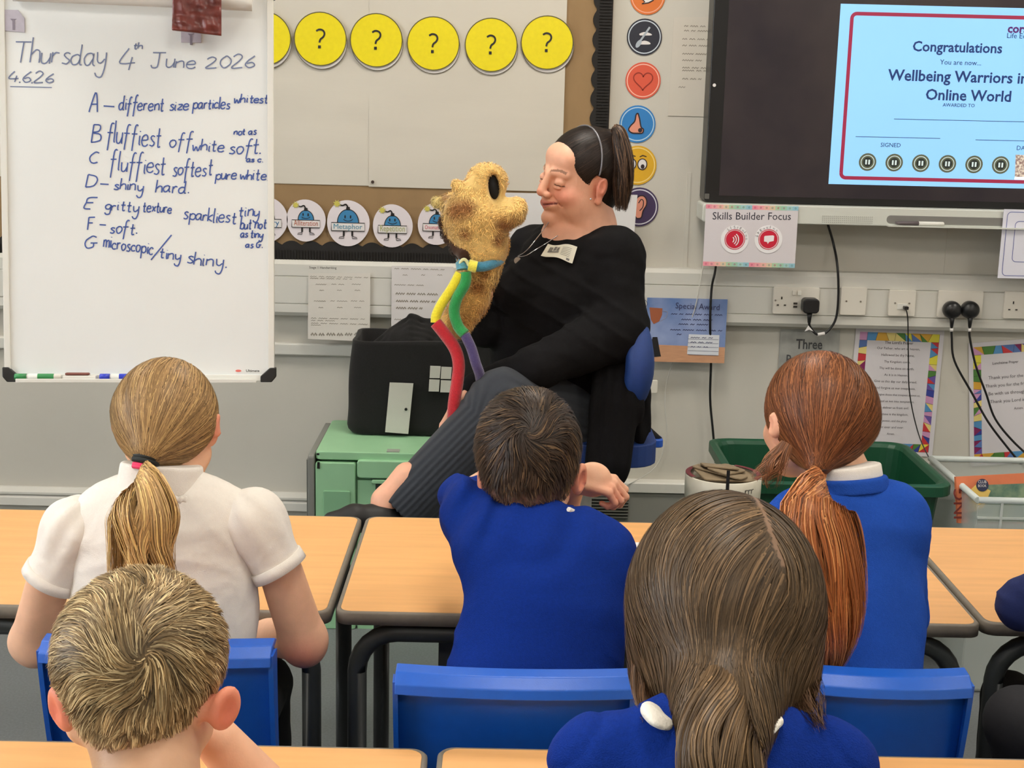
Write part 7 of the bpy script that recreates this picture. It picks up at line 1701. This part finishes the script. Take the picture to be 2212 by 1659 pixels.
# ---------- puppet ----------
def PUPPET():
    y=3.26; c0=J(1040,500,y); pv=ppm(c0); r=lambda px:px/pv
    e=empty('hand_puppet',J(1005,700,y),'golden fur hand puppet with brown patches and an open black mouth, worn on the arm','puppet')
    s=S()
    s.ell(J(1022,462,y),(r(66),r(58),r(46)),rot(0,.3,0),k=.02); s.cone(J(1030,440,y),J(1052,396,y),r(44),r(34),k=.03); s.ell(J(1052,392,y),(r(37),r(34),r(32)),k=.03)
    s.cone(J(1050,480,y-.01),J(1116,448,y-.01),r(34),r(20),k=.015); s.ell(J(1100,466,y-.015),(r(30),r(28),r(24)),k=.02)
    s.cone(J(1020,490,y),J(1042,530,y),r(58),r(48),k=.03); s.cone(J(985,435,y+.02),J(944,436,y+.02),r(16),r(11),k=.02); s.cone(J(1005,415,y-.03),J(985,398,y-.03),r(14),r(8),k=.02)
    s.cone(J(1042,530,y),J(1034,590,y+.01),r(50),r(38),k=.03); s.cone(J(1034,590,y+.01),J(1016,650,y+.01),r(36),r(34),k=.03); s.cone(J(1016,650,y+.01),J(985,698,y),r(34),r(36),k=.03)
    s.ell(J(1068,405,y-.045),(r(16),r(44),r(33)),rot(0,-.12,0),k=.008,sub=True)
    sp=[(J(985,455,y-.06),r(28)),(J(1010,450,y-.06),r(20)),(J(1090,490,y-.05),r(24)),(J(1075,520,y-.04),r(16)),(J(1005,505,y-.05),r(16)),(J(1030,620,y-.03),r(22)),(J(1045,590,y-.03),r(16)),(J(960,425,y),r(14)),(J(1110,470,y-.03),r(12)),(J(1000,690,y-.02),r(16))]
    def col(P):
        c=np.tile(np.array(rgb(238,200,124)),(len(P),1))*(1+.16*vnoise(P,90,7)[:,None]); 
        for p,R_ in sp:
            w_=np.clip(1.35-np.linalg.norm((P-p)*[1,.6,1],axis=1)/R_,0,1)[:,None]*.95; c=c*(1-w_)+np.array(rgb(150,98,54))*w_
        w_=np.clip((J(1000,600,y)[2]-P[:,2])/.06,0,1)[:,None]*.5; c=c*(1-w_)+np.array(rgb(206,146,74))*w_
        w_=np.clip((J(962,430,y)[0]-P[:,0])/.015,0,1)[:,None]*(P[:,2]>J(960,470,y)[2])[:,None]*.7; c=c*(1-w_)+np.array(rgb(212,196,130))*w_
        return c
    s.disp=lambda P:.004*vnoise(P,55,3)
    v1,q1=s.mesh(.0032); s.disp=None
    # fur
    seeds=np.concatenate([surf_seeds(s,9500,J(1035,470,y),(.13,.10,.14)),surf_seeds(s,3800,J(1015,620,y),(.06,.06,.11))])
    fl=lambda P:np.array([-.1,-.1,-.55])+.9*np.stack([vnoise(P,45,i) for i in (1,2,3)],-1)
    HP,HN=comb_hair(s,seeds,fl,RNG.uniform(.007,.014,len(seeds)),5,.001,.0065,.5); v2,q2=strands(HP,HN,.0015)
    c2=col(HP[:,0]); c2=np.repeat(np.repeat((c2*np.clip(1+.22*RNG.normal(size=(len(c2),1)),.5,1.6))[:,None,:],5,1)[:,:,None,:],2,2).reshape(-1,3)
    mesh_from('fur_body',[(v1,q1,0),(v2,q2,0)],Mfur,e,np.concatenate([col(v1)*.8,c2]))
    q=S(); q.ell(J(1064,406,y-.004),(r(15),r(30),r(31)),rot(0,-.12,0),k=.01); sdf_obj('mouth_lining',q,.003,mat('mouth_black',rgb(14,14,14),.9),e)
    m=S(); m.chain([(J(957,478,y+.01),r(9)),(J(972,510,y),r(12)),(J(988,535,y-.02),r(13)),(J(1003,550,y-.04),r(14)),(J(1008,572,y-.045),r(9))],k=.01); m.disp=lambda P:.002*vnoise(P,120,5)
    v,qd=m.mesh(.003); sd=surf_seeds(m,1500,J(980,520,y),(.05,.03,.07)); HP,HN=comb_hair(m,sd,lambda P:np.array([-.5,-.2,-.6])+0*P,.010,4,.001,.006,.5); v2,q2=strands(HP,HN,.0016)
    mesh_from('mane',[(v,qd,0),(v2,q2,0)],Mfur,e,np.concatenate([np.tile(np.array(rgb(62,38,24)),(len(v),1)),tints(len(HP),4,rgb(70,44,28),.3)]))
    # lanyard cords
    cords=empty('cord_lanyard',J(1015,575,y-.05),'thick felt cord in blue, yellow, green, red and purple round the puppet neck','cord')
    fm=lambda n,c:mat('felt_'+n,c,.95,noise=.12,nscale=200,bump=1.0,bscale=420,sheen=.5)
    def cord(pts,nm,c,rr=11):
        MB().tube(smooth_path(pts,26),r(rr),12).build('cord',fm(nm,c),cords)['label']=nm+' felt cord'
    nb_=[J(996,566,y-.04),J(1015,574,y-.058),J(1045,576,y-.056),J(1072,566,y-.03),J(1082,556,y+.02),J(1060,548,y+.07),J(1015,548,y+.06),J(994,558,y+.0)]
    cord(nb_,'blue',rgb(60,135,165),11); cord([J(1012,573,y-.064),J(1030,577,y-.064)],'yellow toggle',rgb(235,225,80),13)
    cord([J(996,566,y-.055),J(998,582,y-.06)],'light blue',rgb(90,160,180),12)
    cord([J(990,575,y-.062),J(998,562,y-.067),J(1006,562,y-.067),J(1013,574,y-.066)],'cream',rgb(226,228,170),3.5)
    cord([J(994,590,y-.062),J(978,620,y-.064),J(955,655,y-.064),J(943,680,y-.064),J(941,697,y-.066)],'yellow',rgb(236,222,40),11)
    cord([J(1006,588,y-.066),J(1005,612,y-.07),J(987,645,y-.07),J(981,675,y-.07),J(990,705,y-.074),J(1004,722,y-.08)],'green',rgb(28,148,72),12)
    cord([J(941,697,y-.066),J(958,718,y-.07),J(982,752,y-.075),J(991,785,y-.08),J(988,825,y-.085),J(981,870,y-.09),J(979,905,y-.085)],'red',rgb(190,24,40),13.5)
    cord([J(1004,722,y-.08),J(1018,752,y-.084),J(1028,785,y-.09),J(1036,808,y-.08),J(1040,835,y-.05)],'purple',rgb(72,60,112),11)
PUPPET()
# ---------- woman's chair ----------
ch=empty('teacher_chair',(at(1300,900,3.45)[0],3.45,0),'blue-backed teacher chair on a white stem under the woman in black','chair')
Mcb=mat('blue_chair_fabric',rgb(24,56,120),.6,noise=.06,nscale=120,bump=.2,bscale=700)
xb_=at(1370,740,3.42)[0]; zt_=at(1392,655,3.42)[2]; zl_=at(1392,880,3.42)[2]
q=S()
for t_ in np.linspace(0,1,8):
    z=zl_+.06+(zt_-zl_-.10)*t_; wdt=.16+.03*math.sin(PI*t_); x=xb_+.012*math.sin(PI*t_)-.012
    if t_>0: q.cone((x0p,3.42-w0p,z0p),(x,3.42-wdt,z),.022,.022,k=.02); q.cone((x0p,3.42+w0p,z0p),(x,3.42+wdt,z),.022,.022,k=.02)
    q.cone((x,3.42-wdt,z),(x,3.42+wdt,z),.022,.022,k=.02); x0p,w0p,z0p=x,wdt,z
q.ell((xb_-.012,3.42,(zl_+zt_)/2+.01),(.024,.18,(zt_-zl_)/2),k=.03); sdf_obj('backrest',q,.006,Mcb,ch)
sx=at(1275,960,3.45)[0]; sz=at(1300,975,3.30)[2]
MB().rbox((sx-.02,3.45,sz),(.34,.40,.055),.07,axis=2,seg=5).build('seat',Mcb,ch,bevel=.012)
MB().rbox((sx+.15,3.45,sz-.01),(.06,.05,.02),.01,axis=2).build('back_bracket',mat('bracket_blue',rgb(40,90,190),.4),ch)
MB().tube([(sx+.17,3.45,sz-.01),(xb_+.02,3.45,sz+.04),(xb_+.018,3.45,zl_+.06)],.014,8).build('back_bar',Mblk,ch)
MB().lathe((sx-.02,3.45,.06),[(.001,0),(.045,0),(.045,.02),(.03,.06),(.028,sz-.10),(.12,sz-.085),(.12,sz-.07),(.001,sz-.07)],seg=28).build('stem',Mwhite,ch)
for k in range(5):
    a=2*PI*k/5+.2; tip=np.array([sx-.02+.27*math.cos(a),3.45+.27*math.sin(a),.055]); MB().tube([(sx-.02,3.45,.085),tip],[.022,.014],8).build('base_arm',Mwhite,ch)
    MB().lathe(tip-np.array([.012,0,.028]),[(.001,0),(.026,0),(.026,.022),(.001,.022)],axis=(1,0,0),seg=14).build('castor',Mblk,ch)
